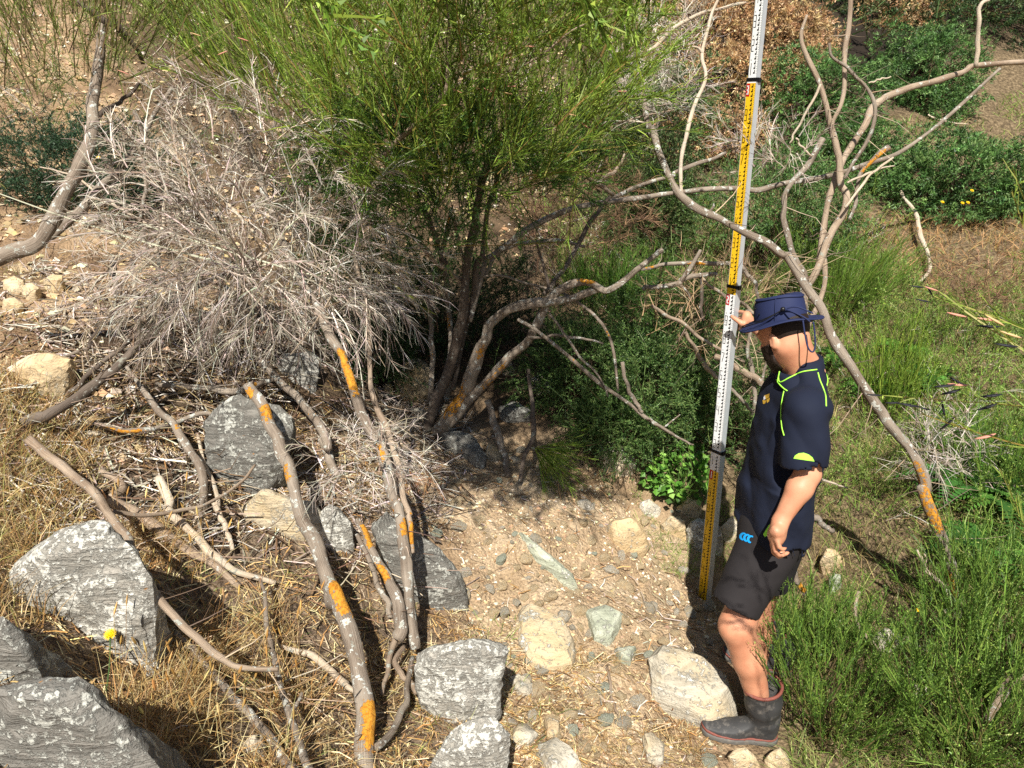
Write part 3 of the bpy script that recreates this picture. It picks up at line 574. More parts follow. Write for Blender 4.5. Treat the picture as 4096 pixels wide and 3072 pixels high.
def twig_curves(b, p0, d, ln, r0, cols, rg, K=4, curl=.3, droop=0.0, sides=3, taper=.35, flat=False):
    """thin curved twigs into a Bulk; returns the point arrays"""
    n = len(p0)
    if n == 0: return np.zeros((0, K, 3))
    s = np.linspace(0, 1, K)[None, :, None]; ln = np.asarray(ln)[:, None, None]; c = perp(d, rg)[:, None] * curl * rg.uniform(-1, 1, (n, 1, 1))
    pts = p0[:, None] + ln * (d[:, None] * s + c * s * s + np.array([0, 0, -droop]) * s * s) + rg.normal(0, .02, (n, K, 3)) * ln * (s > 0)
    rad = np.asarray(r0) * (rg.uniform(.7, 1.3, (n, 1))) * np.linspace(1, taper, K)[None]
    if flat: b.blades(pts, rad * 1.35, perp(d, rg), pick(cols, n, rg))
    else: b.tubes(pts, rad, pick(cols, n, rg), sides)
    return pts

G1 = 'fallen lichened branches across the foreground'; G2 = 'dead sticks lying on the left bank'; G3 = 'bare dead branches behind the staff'
# -- foreground trunks
stem('branch', ('D', 'G', 'H'), ([(1560, 850), (1640, 960), (1720, 1130), (1790, 1260), (1840, 1420)], [(1880, 120), (1960, 310), (2060, 620)], [(200, 520), (270, 720), (340, 1000), (385, 1250), (400, 1620)]), (34, 44, 50, 55, 66), (3.3, 2.95, 2.55, 2.2, 1.86), 'bark',
     None, 'thick dark lichened trunk leaning from the bottom edge up to a broken end', G1, lich=((.02, .07, .75), (.10, .16, .7), (.30, .36, .6), (.655, .76, .8), (.9, .985, .8)), sides=14, twigs=2)
LT, LTq = stem('branch', ('A', 'D', 'E', 'H'), ([(1450, 680), (1560, 860), (1620, 1050), (1700, 1300), (1780, 1500)], [(1880, 150), (1960, 280), (2030, 430), (2130, 620)], [(250, 640), (300, 760), (350, 900), (400, 1020), (460, 1130), (510, 1270), (550, 1400), (580, 1530)], [(570, 20), (595, 180), (620, 350), (650, 560), (690, 870)]), (18, 30, 36, 36, 44), (4.1, 3.9, 3.45, 3.08, 2.76, 2.58), 'bark',
     None, 'long leaning trunk with bright orange lichen rising into the dead twigs', G1, lich=((.38, .52, .85), (.62, .66, .6), (.73, .80, .75), (.84, .87, .72)), sides=14, twigs=4)
stem('branch', ('E', 'H'), ([(330, 60), (370, 220), (400, 400), (405, 600), (410, 780), (440, 900), (500, 1030), (545, 1170), (580, 1290), (600, 1420), (640, 1560)], [(640, 80), (652, 180), (655, 310)]), (12, 18, 22, 20, 16), (3.8, 3.4, 3.0, 2.74), 'bark_brown',
     None, 'slim brown stem crossing behind the orange-lichened trunk', G1, lich=((.80, .84, .6), (.88, .99, .7)), twigs=3, stubs=((.42, -35, -50, 0, 10),))
stem('branch', ('D', 'E'), ([(1650, 700), (1790, 850), (1900, 960), (2000, 1100), (2080, 1250)], [(130, 1120), (175, 1230), (215, 1340)]), (24, 30, 32, 28), ('g', .30, .22, .1, .03), 'bark', None, 'grey stem sloping past the lichen-tipped rock', G1, lich=((.3, .42, .3),), twigs=6)
stem('branch', ('D', 'G'), ([(170, 1200), (280, 1290), (400, 1380), (560, 1500), (640, 1600)], [(690, 110), (790, 230), (830, 370), (900, 520), (1000, 650), (1150, 790), (1290, 920), (1400, 1000), (1500, 1050), (1720, 1052)]), (34, 32, 30, 30, 28, 18), (2.95, 2.75, 2.4, 2.14, 2.04, 1.99, 1.97), 'bark_brown',
     None, 'long reddish-brown branch curving over the big pale boulder', G1, twigs=5, sides=12)
stem('branch', 'D', [(150, 1095), (240, 1070), (330, 1030), (520, 910), (700, 760), (830, 650), (930, 570), (1010, 450)], (42, 36, 32, 24), ('g', .05, .2, .4, .5), 'bark_dark', None, 'dark thick branch rising to the right from the left bank', G1, twigs=10, lich=((.75, .82, .4),))
stem('branch', 'D', [(420, 920), (500, 850), (640, 720), (820, 570), (960, 460)], (20, 18, 14), ('g', .05, .2, .45), 'bark_dark', None, 'thinner dark branch lying along the thick rising one', G1, twigs=8)
stem('branch', 'D', [(560, 620), (620, 500), (680, 420), (780, 350)], (12, 12, 8), ('g', .3, .35, .4), 'bark_dark', None, 'dark crooked stick among the twigs over the left bank', G2, twigs=10)
stem('branch', 'D', [(180, 880), (360, 700), (480, 650), (560, 620)], (8, 10, 11), ('g', .05, .15, .3), 'bark', None, 'thin stick arching over the flat tan boulder', G2, twigs=6)
stem('branch', 'D', [(800, 740), (900, 870), (1000, 1010), (1080, 1090), (1150, 1200), (1240, 1320), (1290, 1440), (1290, 1640)], (14, 20, 28, 30, 26), ('g', .2, .2, .15, .05), 'bark', None, 'straight grey branch with a yellow patch sloping down to the slab', G1, lich=((.44, .50, .65),), twigs=4)
stem('branch', 'D', [(600, 1085), (740, 1140), (940, 1140), (1100, 1100), (1280, 1040), (1420, 1070), (1560, 1110), (1700, 1190)], (20, 18, 16, 14), ('g', .06, .1, .2, .3), 'bark', None, 'wavy horizontal branch with yellow lichen at its left end', G1, lich=((.05, .28, .62),), twigs=4)
stem('branch', 'D', [(980, 850), (1200, 870), (1400, 890), (1500, 890), (1600, 860), (1720, 820)], (20, 24, 22, 14), ('g', .1, .2, .3), 'bark', None, 'broken horizontal branch in front of the dark slab', G1, lich=((.75, .85, .5),))
stem('branch', 'D', [(1250, 1180), (1290, 1320), (1340, 1460), (1380, 1660)], (12, 14, 14), ('g', .08, .06, .04), 'bark_pale', None, 'pale thin stick leaning on the dark slab', G2)
stem('branch', ('D', 'G'), ([(1000, 1440), (1060, 1560)], [(1050, 60), (1120, 140), (1230, 240), (1330, 350), (1470, 430), (1700, 505)]), (26, 32, 32, 20), ('g', .1, .1, .08, .05), 'bark_pale', None, 'whitish weathered branch sloping down beside the brown one', G1)
stem('branch', ('D', 'G'), ([(640, 1400), (780, 1500)], [(700, 0), (850, 80), (980, 180), (1150, 300), (1300, 390), (1480, 520)]), (22, 36, 40, 34, 24), ('g', .06, .08, .06, .04), 'bark_brown', None, 'stout brown branch lying behind the big pale boulder', G1, sides=12)
stem('branch', ('G', 'D'), ([(700, 70), (860, 100), (1060, 80), (1200, 50)], [(1330, 1600), (1500, 1480), (1610, 1360)]), (14, 14, 12, 8), ('g', .22, .2, .2, .3), 'bark_brown', None, 'thin brown branch bowing across in front of the slab', G1)
stem('branch', 'G', [(1080, 820), (1200, 920), (1310, 1050), (1450, 1200), (1550, 1330), (1650, 1450), (1740, 1570), (1830, 1680)], (18, 26, 28, 28, 30), ('g', .08, .06, .05, .05), 'bark', None, 'grey mottled branch running down through the dry grass', G1, lich=((.7, .76, .55),))
stem('branch', 'G', [(1605, 490), (1645, 620), (1660, 850), (1690, 1000), (1740, 1150), (1800, 1330), (1860, 1530), (1910, 1700)], (12, 16, 22, 26, 30), ('g', .12, .12, .1, .06), 'bark', None, 'forked grey stick with a white broken stub near the bottom', G1, stubs=((.72, 75, -130, 0, 14),))
stem('branch', ('G', 'H'), ([(1730, 900), (1900, 960), (2000, 1020), (2140, 1130)], [(280, 1110), (420, 1170)]), (16, 26, 24, 14), ('g', .05, .05, .04), 'bark_pale', None, 'pale lichened stick lying behind the thick trunk', G1)
stem('branch', 'G', [(1330, 20), (1380, 150), (1440, 300)], (22, 20, 16), ('g', .12, .08, .05), 'bark_pale', None, 'short pale stump leaning by the grey rock', G2)
stem('branch', 'G', [(1255, -20), (1250, 90), (1242, 250)], (16, 15, 14), ('g', .18, .1, .04), 'bark', None, 'short upright stick behind the whitish branch', G2)
stem('branch', 'H', [(650, 808), (590, 810), (555, 850), (520, 1000), (480, 1130)], (18, 22, 20, 16), ('g', .12, .1, .05), 'bark_brown', None, 'crooked brown root hooking left of the angular rock', G1)
stem('branch', 'H', [(610, 860), (560, 960), (600, 1030), (650, 1070), (695, 1150)], (18, 22, 20, 24), ('g', .1, .1, .06), 'bark_brown', None, 'twisted stub beside the angular white-lichened rock', G1)
stem('branch', 'H', [(665, 930), (640, 1070), (612, 1230), (560, 1350), (440, 1455)], (20, 20, 26, 30), ('g', .1, .08, .05), 'bark', None, 'bent grey branch ending under the thick trunk', G1)
stem('branch', 'H', [(330, 110), (390, 230), (450, 350), (510, 470), (565, 570), (590, 700), (575, 820)], (16, 28, 32, 36, 44), (2.92, 2.76, 2.64, 2.55), 'bark', None, 'stub with two orange lichen patches left of the long trunk', G1, lich=((.02, .28, .8), (.36, .56, .75)), sides=12)
stem('branch', 'H', [(340, 210), (400, 330), (450, 470), (510, 600), (540, 700)], (14, 18, 20, 18), (2.92, 2.78, 2.66), 'bark', None, 'thin grey stub tucked behind the orange-patched stub', G1)
stem('branch', 'H', [(1815, 980), (1835, 1130), (1870, 1240), (1940, 1350)], (8, 11, 8), ('g', .02, .02), 'bark_brown', None, 'bent brown stick lying on the sunlit path', G2)
stem('branch', 'H', [(1690, 1100), (1760, 1150), (1840, 1200)], (6, 8, 6), ('g', .015, .015), 'bark_pale', None, 'short pale stick meeting the bent brown one', G2)
stem('branch', 'H', [(715, 160), (770, 210), (830, 250)], (6, 9, 6), ('g', .02, .04), 'bark_dark', None, 'short dark stick above the dark rounded boulder', G2)
# -- left trunk (its crown is out of frame)
LTree = empty('broom_shrub', 'dark-stemmed broom at the left edge with sparse yellow-green twigs', 'shrub')
_, L1 = stem('stem', 'A', [(-120, 1680), (0, 1640), (130, 1570), (250, 1500), (380, 1270), (500, 1020), (570, 800), (600, 620), (620, 480), (640, 300), (655, 120)], (50, 50, 48, 42, 34, 24), (3.5, 3.6, 3.9, 4.2), 'bark', LTree, sides=12)
_, L1b = stem('stem', 'A', [(200, 1560), (380, 1460), (560, 1270), (640, 1180), (740, 1100), (830, 960), (950, 760), (1090, 540)], (28, 28, 22, 14), (3.65, 3.85, 4.2, 4.4), 'bark', LTree)
_, L2 = stem('stem', 'A', [(480, 0), (540, 50), (640, 120), (760, 190), (850, 300), (910, 400)], (14, 24, 22, 16), (4.1, 4.3), 'bark_dark', LTree)
stem('stem', 'A', [(640, 0), (720, 120), (800, 220), (870, 320)], (14, 14, 12), (4.1, 4.25), 'bark_dark', LTree)
stem('stem', 'A', [(610, 740), (700, 680), (780, 620), (880, 530)], (16, 14, 10), (4.1, 4.3), 'bark_dark', LTree)
stem('stem', 'A', [(600, 860), (720, 830), (830, 800)], (10, 8, 5), (4.0, 4.2), 'bark_dark', LTree)
# -- main broom
MB = empty('broom_shrub', 'large green broom shrub with fanned dark stems above the scree', 'shrub')
def mst(crop, pts, rr, Y, mat='bark_dark', lich=(), **kw): return stem('stem', crop, pts, rr, Y, mat, MB, lich=lich, **kw)[1]
ms = []
ms.append(mst(('E', 'B'), ([(755, 1060), (800, 900), (860, 760), (930, 560), (960, 400)], [(980, 1600), (1000, 1450), (1030, 1300), (1060, 1150), (1090, 1020), (1120, 900)]), (40, 38, 34, 30, 20), (4.52, 4.4, 4.3, 4.2), sides=12))
ms.append(mst('E', [(820, 1075), (900, 980), (980, 840), (1030, 680), (1080, 540), (1140, 420), (1240, 345), (1450, 305), (1600, 280), (1760, 232)], (46, 44, 38, 30, 26), (4.45, 4.35, 4.2, 4.15), 'bark', ((.06, .3, .55), (.36, .46, .55)), sides=12))
ms.append(mst('E', [(850, 1075), (960, 930), (1100, 790), (1240, 640), (1320, 560), (1400, 420), (1470, 280), (1560, 220), (1640, 190), (1720, 200), (1800, 235), (1900, 190), (1980, 120), (2140, 5)], (34, 32, 28, 26, 20, 14), (4.42, 4.3, 4.15, 4.05), 'bark', ((.12, .24, .5), (.6, .72, .6)), sides=12))
ms.append(mst(('E', 'B'), ([(860, 900), (880, 700), (890, 500), (880, 330), (860, 160)], [(830, 1550), (870, 1340), (900, 1230)]), (22, 20, 18, 14), (4.6, 4.6, 4.5), 'bark', ((.3, .4, .5), (.85, .95, .65))))
ms.append(mst('E', [(770, 900), (778, 700), (775, 500), (770, 300), (790, 120)], (20, 18, 16, 12), (4.6, 4.7), 'bark', ((.3, .42, .45),)))
ms.append(mst(('E', 'B'), ([(900, 820), (940, 640), (980, 430), (1030, 230), (1050, 60)], [(1080, 1500), (1110, 1250), (1150, 1080), (1170, 960)]), (18, 24, 22, 16), (4.5, 4.4, 4.3)))
ms.append(mst(('E', 'B', 'C'), ([(1000, 420), (1060, 200), (1100, 60)], [(1140, 1500), (1350, 1340), (1560, 1240), (1800, 1190), (2050, 1160)], [(0, 1160), (270, 1120), (520, 1110), (640, 1122), (800, 1080), (1090, 1030), (1300, 960), (1480, 890), (1740, 700), (2060, 405)]), (20, 26, 26, 20, 20, 22, 18, 12), (4.4, 4.5, 4.8, 5.0, 5.2, 5.4), 'bark'))
ms.append(mst('B', [(1090, 1640), (1150, 1510), (1300, 1440), (1480, 1420), (1680, 1455)], (14, 18, 16, 10), (4.5, 4.7), 'bark'))
ms.append(mst('B', [(1440, 1740), (1520, 1640), (1640, 1450), (1740, 1270), (1830, 1160)], (20, 18, 16, 12), (4.3, 4.6)))
ms.append(mst('B', [(1470, 1700), (1440, 1600), (1410, 1500), (1385, 1410)], (12, 11, 6), (4.2, 4.2)))
ms.append(mst(('B', 'C'), ([(1840, 1165), (2050, 1080), (2200, 1035)], [(150, 1020), (300, 960), (450, 905)]), (14, 16, 16, 12), (4.8, 5.1), 'bark'))
ms.append(mst('B', [(1590, 910), (1660, 1000), (1740, 1075), (1850, 1145)], (14, 16, 16, 12), (4.7, 4.8), 'bark_brown'))
ms.append(mst('B', [(1740, 1080), (1860, 1005), (1920, 910)], (14, 12, 7), (4.72, 4.75), 'bark_brown'))
ms.append(mst('B', [(680, 1400), (780, 1520), (880, 1600), (970, 1655)], (10, 14, 16, 16), (4.2, 4.4), 'bark_brown'))
ms.append(mst('B', [(730, 1240), (770, 1330), (820, 1470), (860, 1560)], (16, 18, 20, 18), (4.3, 4.45)))
ms.append(mst('B', [(900, 1280), (930, 1400), (960, 1520), (970, 1620)], (12, 14, 16, 16), (4.35, 4.45), 'bark_brown'))
ms.append(mst('B', [(480, 940), (600, 800), (760, 660), (840, 560), (860, 440), (870, 200), (870, 0)], (20, 22, 20, 14, 10, 8), (3.7, 3.55, 3.5), 'bark_brown'))
ms.append(mst('B', [(240, 1260), (330, 1200), (480, 1150)], (18, 18, 14), (4.0, 3.9), 'bark_brown', ((.4, .6, .6),)))
ms.append(mst('B', [(330, 1190), (480, 1060), (580, 950), (640, 860), (660, 760)], (10, 9, 7, 5), (3.9, 3.7), 'bark_brown'))
ms.append(mst('B', [(880, 420), (1100, 480), (1400, 330), (1600, 180), (1900, 60)], (6, 8, 7, 4), (3.6, 3.5), 'bark_brown'))
ms.append(mst('B', [(1090, 840), (1200, 760), (1500, 740), (1800, 740), (2212, 640)], (8, 7, 6, 5), (4.0, 4.0), 'bark_brown'))
ms.append(mst('E', [(450, 470), (540, 380), (640, 300), (760, 200), (860, 130)], (12, 14, 14, 10), (4.7, 4.5), 'bark'))
ms.append(mst('E', [(470, 210), (600, 265), (690, 330)], (10, 12, 10), (4.4, 4.5), 'bark'))
ms.append(mst('E', [(1070, 150), (1200, 150), (1330, 190), (1500, 240), (1620, 300), (1740, 390), (1800, 470), (1850, 600), (1880, 830)], (8, 9, 9, 10, 8), (4.3, 4.2, 4.1), 'bark', ((.74, .8, .5),)))
ms.append(mst('E', [(1280, 410), (1400, 480), (1560, 600), (1680, 710), (1800, 810), (1960, 920), (2080, 1020), (2200, 1080)], (12, 14, 14, 14, 10), (4.2, 4.1, 4.0), 'bark', ((.3, .38, .5),)))
ms.append(mst('E', [(1340, 520), (1500, 505), (1650, 520), (1790, 545)], (9, 9, 6), (4.2, 4.15), 'bark'))
ms.append(mst('E', [(1470, 380), (1560, 500), (1640, 620), (1760, 750), (1820, 860)], (8, 9, 8, 5), (4.2, 4.05), 'bark'))
# -- separate small stems in the hollow
stem('branch', 'E', [(1105, 890), (1135, 980), (1165, 1090), (1200, 1200), (1235, 1330)], (22, 24, 24, 22), (4.35, 4.2, 4.05), 'bark', None, 'short lichen-tufted stump standing in the shaded hollow', G1, lich=((.2, .3, .3),))
stem('branch', 'E', [(1345, 700), (1360, 820), (1375, 960), (1375, 1100), (1330, 1220), (1290, 1370)], (10, 14, 18, 16, 14), (4.3, 4.1, 3.95), 'bark_dark', None, 'dark upright stick hanging beside the green broom tuft', G1)
stem('branch', 'E', [(1895, 660), (1930, 800), (1980, 900), (2020, 960)], (12, 13, 12), (4.05, 4.02), 'bark', None, 'pale forked twig in front of the dark green bush', G3)
stem('branch', 'H', [(30, 20), (150, 120), (290, 160)], (4, 5, 3), ('g', .15, .1), 'bark_pale', None, 'pale curved straw over the striped rock', G2) if False else None
# -- bowed trunk on the right
stem('branch', ('B', 'C', 'F', 'I'), ([(1890, 340), (2000, 480), (2050, 700), (2120, 900)], [(20, 760), (60, 900), (140, 1090), (200, 1170), (350, 1260), (500, 1335), (650, 1410), (780, 1500)], [(800, 40), (890, 180), (1000, 340), (1100, 560), (1250, 780), (1340, 930), (1400, 1010), (1500, 1130), (1560, 1230), (1620, 1400)], [(1600, 0), (1680, 210), (1740, 360), (1790, 520), (1830, 720), (1825, 900)]),
     (12, 22, 24, 26, 28, 34, 36, 36, 42), (4.1, 3.8, 3.5, 3.4, 3.3, 3.25, 3.15, 3.1), 'bark', None, 'tall bowed bare trunk curving from lower right over the survey staff', None, 'tree', lich=((.735, .78, .6), (.80, .87, .66), (.9, .955, .62)), sides=14, twigs=14,
     stubs=((.02, 40, -90, 0, 9), (.3, 30, -60, 0, 9)))
stem('branch', 'I', [(1580, 380), (1640, 490), (1740, 590), (1775, 660)], (9, 14, 16, 18), (3.15, 3.12), 'bark_pale', None, 'pale dead side branch against the foot of the bowed trunk', G3, stubs=((.25, 0, -70, 0, 8),))
stem('branch', 'I', [(1740, 730), (1780, 820), (1815, 900)], (12, 15, 16), (3.12, 3.1), 'bark_pale', None, 'pale split stub at the foot of the bowed trunk', G3)
# -- bare tree behind the man
BT = empty('bare_tree', 'tall bare dead tree with crooked pale limbs behind the hat', 'tree')
def bst(crop, pts, rr, Y, mat='bark_brown', **kw): return stem('limb', crop, pts, rr, Y, mat, BT, **kw)[1]
bst(('C', 'F'), ([(925, 90), (890, 200), (910, 300), (1000, 480), (1050, 640), (1080, 820), (1120, 950), (1130, 1080), (1155, 1180), (1120, 1290), (1050, 1420), (980, 1600)], [(930, 220), (905, 330), (890, 450), (870, 640), (860, 900)]), (9, 18, 22, 26, 28, 26, 26, 28), (5.0, 4.9, 4.7, 4.6), twigs=14)
bst('C', [(1185, -40), (1172, 150), (1150, 330), (1140, 550), (1080, 740), (1070, 820)], (18, 20, 18, 16), (5.0, 4.85), twigs=8)
bst(('C', 'F'), ([(2290, 360), (2206, 370), (1930, 382), (1850, 420), (1700, 480), (1550, 520), (1380, 580), (1310, 650), (1260, 760), (1150, 930), (1090, 1070), (1050, 1200), (1020, 1400), (1000, 1560)], [(1030, 60), (1030, 220), (960, 380), (900, 560)]), (18, 22, 24, 24, 22, 20), (6.2, 5.6, 5.0, 4.8, 4.6), twigs=10)
bst('C', [(1915, 390), (1935, 250), (1942, 60), (2000, -10)], (18, 16, 14), (5.5, 5.5), 'bark_pale')
bst('C', [(1060, 255), (1070, 340), (1180, 410), (1280, 520), (1330, 640), (1310, 780), (1230, 920), (1145, 1050)], (9, 14, 16, 16, 14), (4.9, 4.75), 'bark', twigs=6)
bst(('C', 'F'), ([(1025, 825), (940, 960), (840, 1080), (800, 1160), (790, 1260), (820, 1420), (860, 1540), (910, 1640)], [(900, 260), (890, 420)]), (22, 20, 22, 24, 20), (4.8, 4.7, 4.6), 'bark', twigs=10)
bst('C', [(1410, 865), (1320, 940), (1240, 1040), (1210, 1190), (1180, 1300)], (24, 20, 16, 12), (4.9, 4.8), 'bark', lich=((0, .5, .7),))
bst('C', [(1005, 500), (930, 640), (860, 770), (830, 850)], (12, 12, 10, 7), (4.7, 4.7), 'bark_pale')
bst('C', [(860, 815), (900, 870), (955, 920)], (9, 10, 8), (4.75, 4.75), 'bark_pale')
bst('C', [(1160, 1080), (1250, 1040), (1350, 1000), (1450, 975)], (9, 9, 6), (4.75, 4.9), 'bark_pale')
bst('C', [(1150, 1220), (1230, 1120), (1330, 1000), (1430, 930)], (10, 10, 8), (4.7, 4.9), 'bark_pale')
bst('F', [(580, 350), (590, 480), (580, 580), (605, 720), (620, 880), (610, 980)], (14, 18, 20, 16), (4.4, 4.3), 'bark', twigs=6)
bst('F', [(545, 105), (600, 160), (625, 200), (650, 340)], (14, 14, 11), (4.5, 4.45), 'bark')
bst('F', [(690, 650), (670, 760), (655, 880)], (9, 10, 8), (4.3, 4.3), 'bark')
# -- other branches behind the staff
stem('branch', 'C', [(1480, 1090), (1490, 1160), (1570, 1270), (1600, 1400), (1640, 1500), (1645, 1600), (1600, 1660)], (10, 16, 18, 16, 12), ('g', .15, .15, .1, .1), 'bark_pale', None, 'twisted whitish stem on the far grassy slope', G3, lich=((.3, .5, .42),))
stem('branch', 'C', [(405, -20), (350, 140), (310, 340), (330, 440), (280, 580), (220, 760), (190, 900), (180, 1060), (195, 1150)], (10, 14, 18, 16, 14), (5.4, 5.2, 4.9, 3.75), 'bark_pale', None, 'slim pale bare stem rising just left of the staff', G3, stubs=((.24, -60, -40, 0, 9),))
stem('branch', 'F', [(-60, 120), (0, 105), (120, 80), (300, 75), (490, 85), (560, 110)], (12, 14, 16, 12), (4.3, 4.4), 'bark', None, 'orange-lichened branch reaching behind the yellow staff section', G3, lich=((.1, .3, .6), (.5, .65, .7)), twigs=3)
stem('branch', 'F', [(-40, 225), (0, 220), (140, 205), (200, 170), (260, 155), (400, 140)], (18, 20, 20, 12), (4.25, 4.3), 'bark', None, 'grey forked branch below the orange-lichened one', G3, stubs=((.5, 120, -190, 0, 18), (.45, 80, 100, 0, 10)), twigs=4)
stem('branch', 'F', [(300, 150), (310, 240), (300, 330), (310, 420)], (14, 12, 8), (4.3, 4.3), 'bark_dark', None, 'dark hanging branch left of the staff', G3)
stem('branch', 'F', [(310, 170), (400, 240), (470, 290), (560, 330), (660, 420)], (14, 14, 12), (4.35, 4.5), 'bark_brown', None, 'brown branch slanting down behind the staff clip', G3)
stem('branch', 'F', [(10, 330), (100, 390), (200, 440), (300, 520), (420, 590), (560, 660)], (12, 14, 14, 12), (4.2, 4.3), 'bark_brown', None, 'tan branch slanting to the staff beside the raised hand', G3, twigs=8)
stem('branch', 'F', [(215, 490), (250, 560), (300, 640), (350, 710), (420, 760)], (12, 16, 18, 16), (4.15, 4.2), 'bark_brown', None, 'curved brown branch left of the white staff section', G3, twigs=4)
stem('branch', 'F', [(380, 620), (480, 680), (560, 720), (650, 780), (700, 830)], (22, 26, 24, 18), (4.25, 4.3), 'bark_brown', None, 'stout brown branch crossing behind the staff at chest height', G3)
stem('branch', 'F', [(440, 780), (520, 860), (610, 950)], (12, 14, 12), (4.1, 4.15), 'bark', None, 'grey stick running behind the shirt front', G3)
stem('branch', 'F', [(-20, 990), (60, 1040), (210, 1130), (260, 1150)], (10, 10, 6), (4.0, 4.0), 'bark', None, 'thin grey twig pointing at the staff above the leafy plant', G3, stubs=((.4, 100, -80, 0, 6),))
stem('branch', 'F', [(960, 1320), (1060, 1370), (1160, 1400)], (10, 9, 6), (3.6, 3.7), 'bark_pale', None, 'pale stick behind the bare elbow', G3)
stem('branch', 'F', [(950, 1560), (1010, 1610), (1080, 1659)], (22, 22, 18), (3.3, 3.35), 'bark', None, 'grey branch emerging behind the shirt hem', G3)
stem('branch', 'I', [(815, 430), (850, 500), (880, 570), (925, 640)], (20, 22, 20), (3.25, 3.2), 'bark', None, 'stub with orange and white lichen behind the shorts', G3, lich=((.1, .4, .7), (.6, .9, .8)))
stem('branch', 'I', [(1245, 610), (1215, 680), (1225, 800), (1290, 890), (1350, 950), (1430, 1040), (1480, 1120), (1560, 1240)], (12, 12, 12, 9), (2.9, 2.8, 2.65), 'bark_brown', None, 'thin crooked stick among the lower right broom', G3)
stem('branch', 'I', [(2290, 1000), (2212, 1080), (2080, 1220), (1990, 1370)], (34, 34, 28), (2.3, 2.35), 'bark_brown', None, 'brown branch entering from the lower right edge', G3)
stem('branch', 'C', [(-20, 310), (60, 250), (150, 160), (280, 90), (440, 40), (560, 10)], (14, 16, 14, 10), (5.6, 5.8), 'bark_pale', None, 'pale dead branch arching left of the staff top', G3, twigs=14)
stem('branch', 'C', [(1290, 490), (1350, 470), (1420, 450)], (6, 7, 5), (5.2, 5.2), 'bark_pale', None, 'short pale twig in front of the round gorse', G3)
stem('branch', 'C', [(1640, 680), (1730, 715), (1870, 735)], (6, 8, 6), ('g', .06, .06), 'bark_pale', None, 'pale stick lying on the far slope', G3)

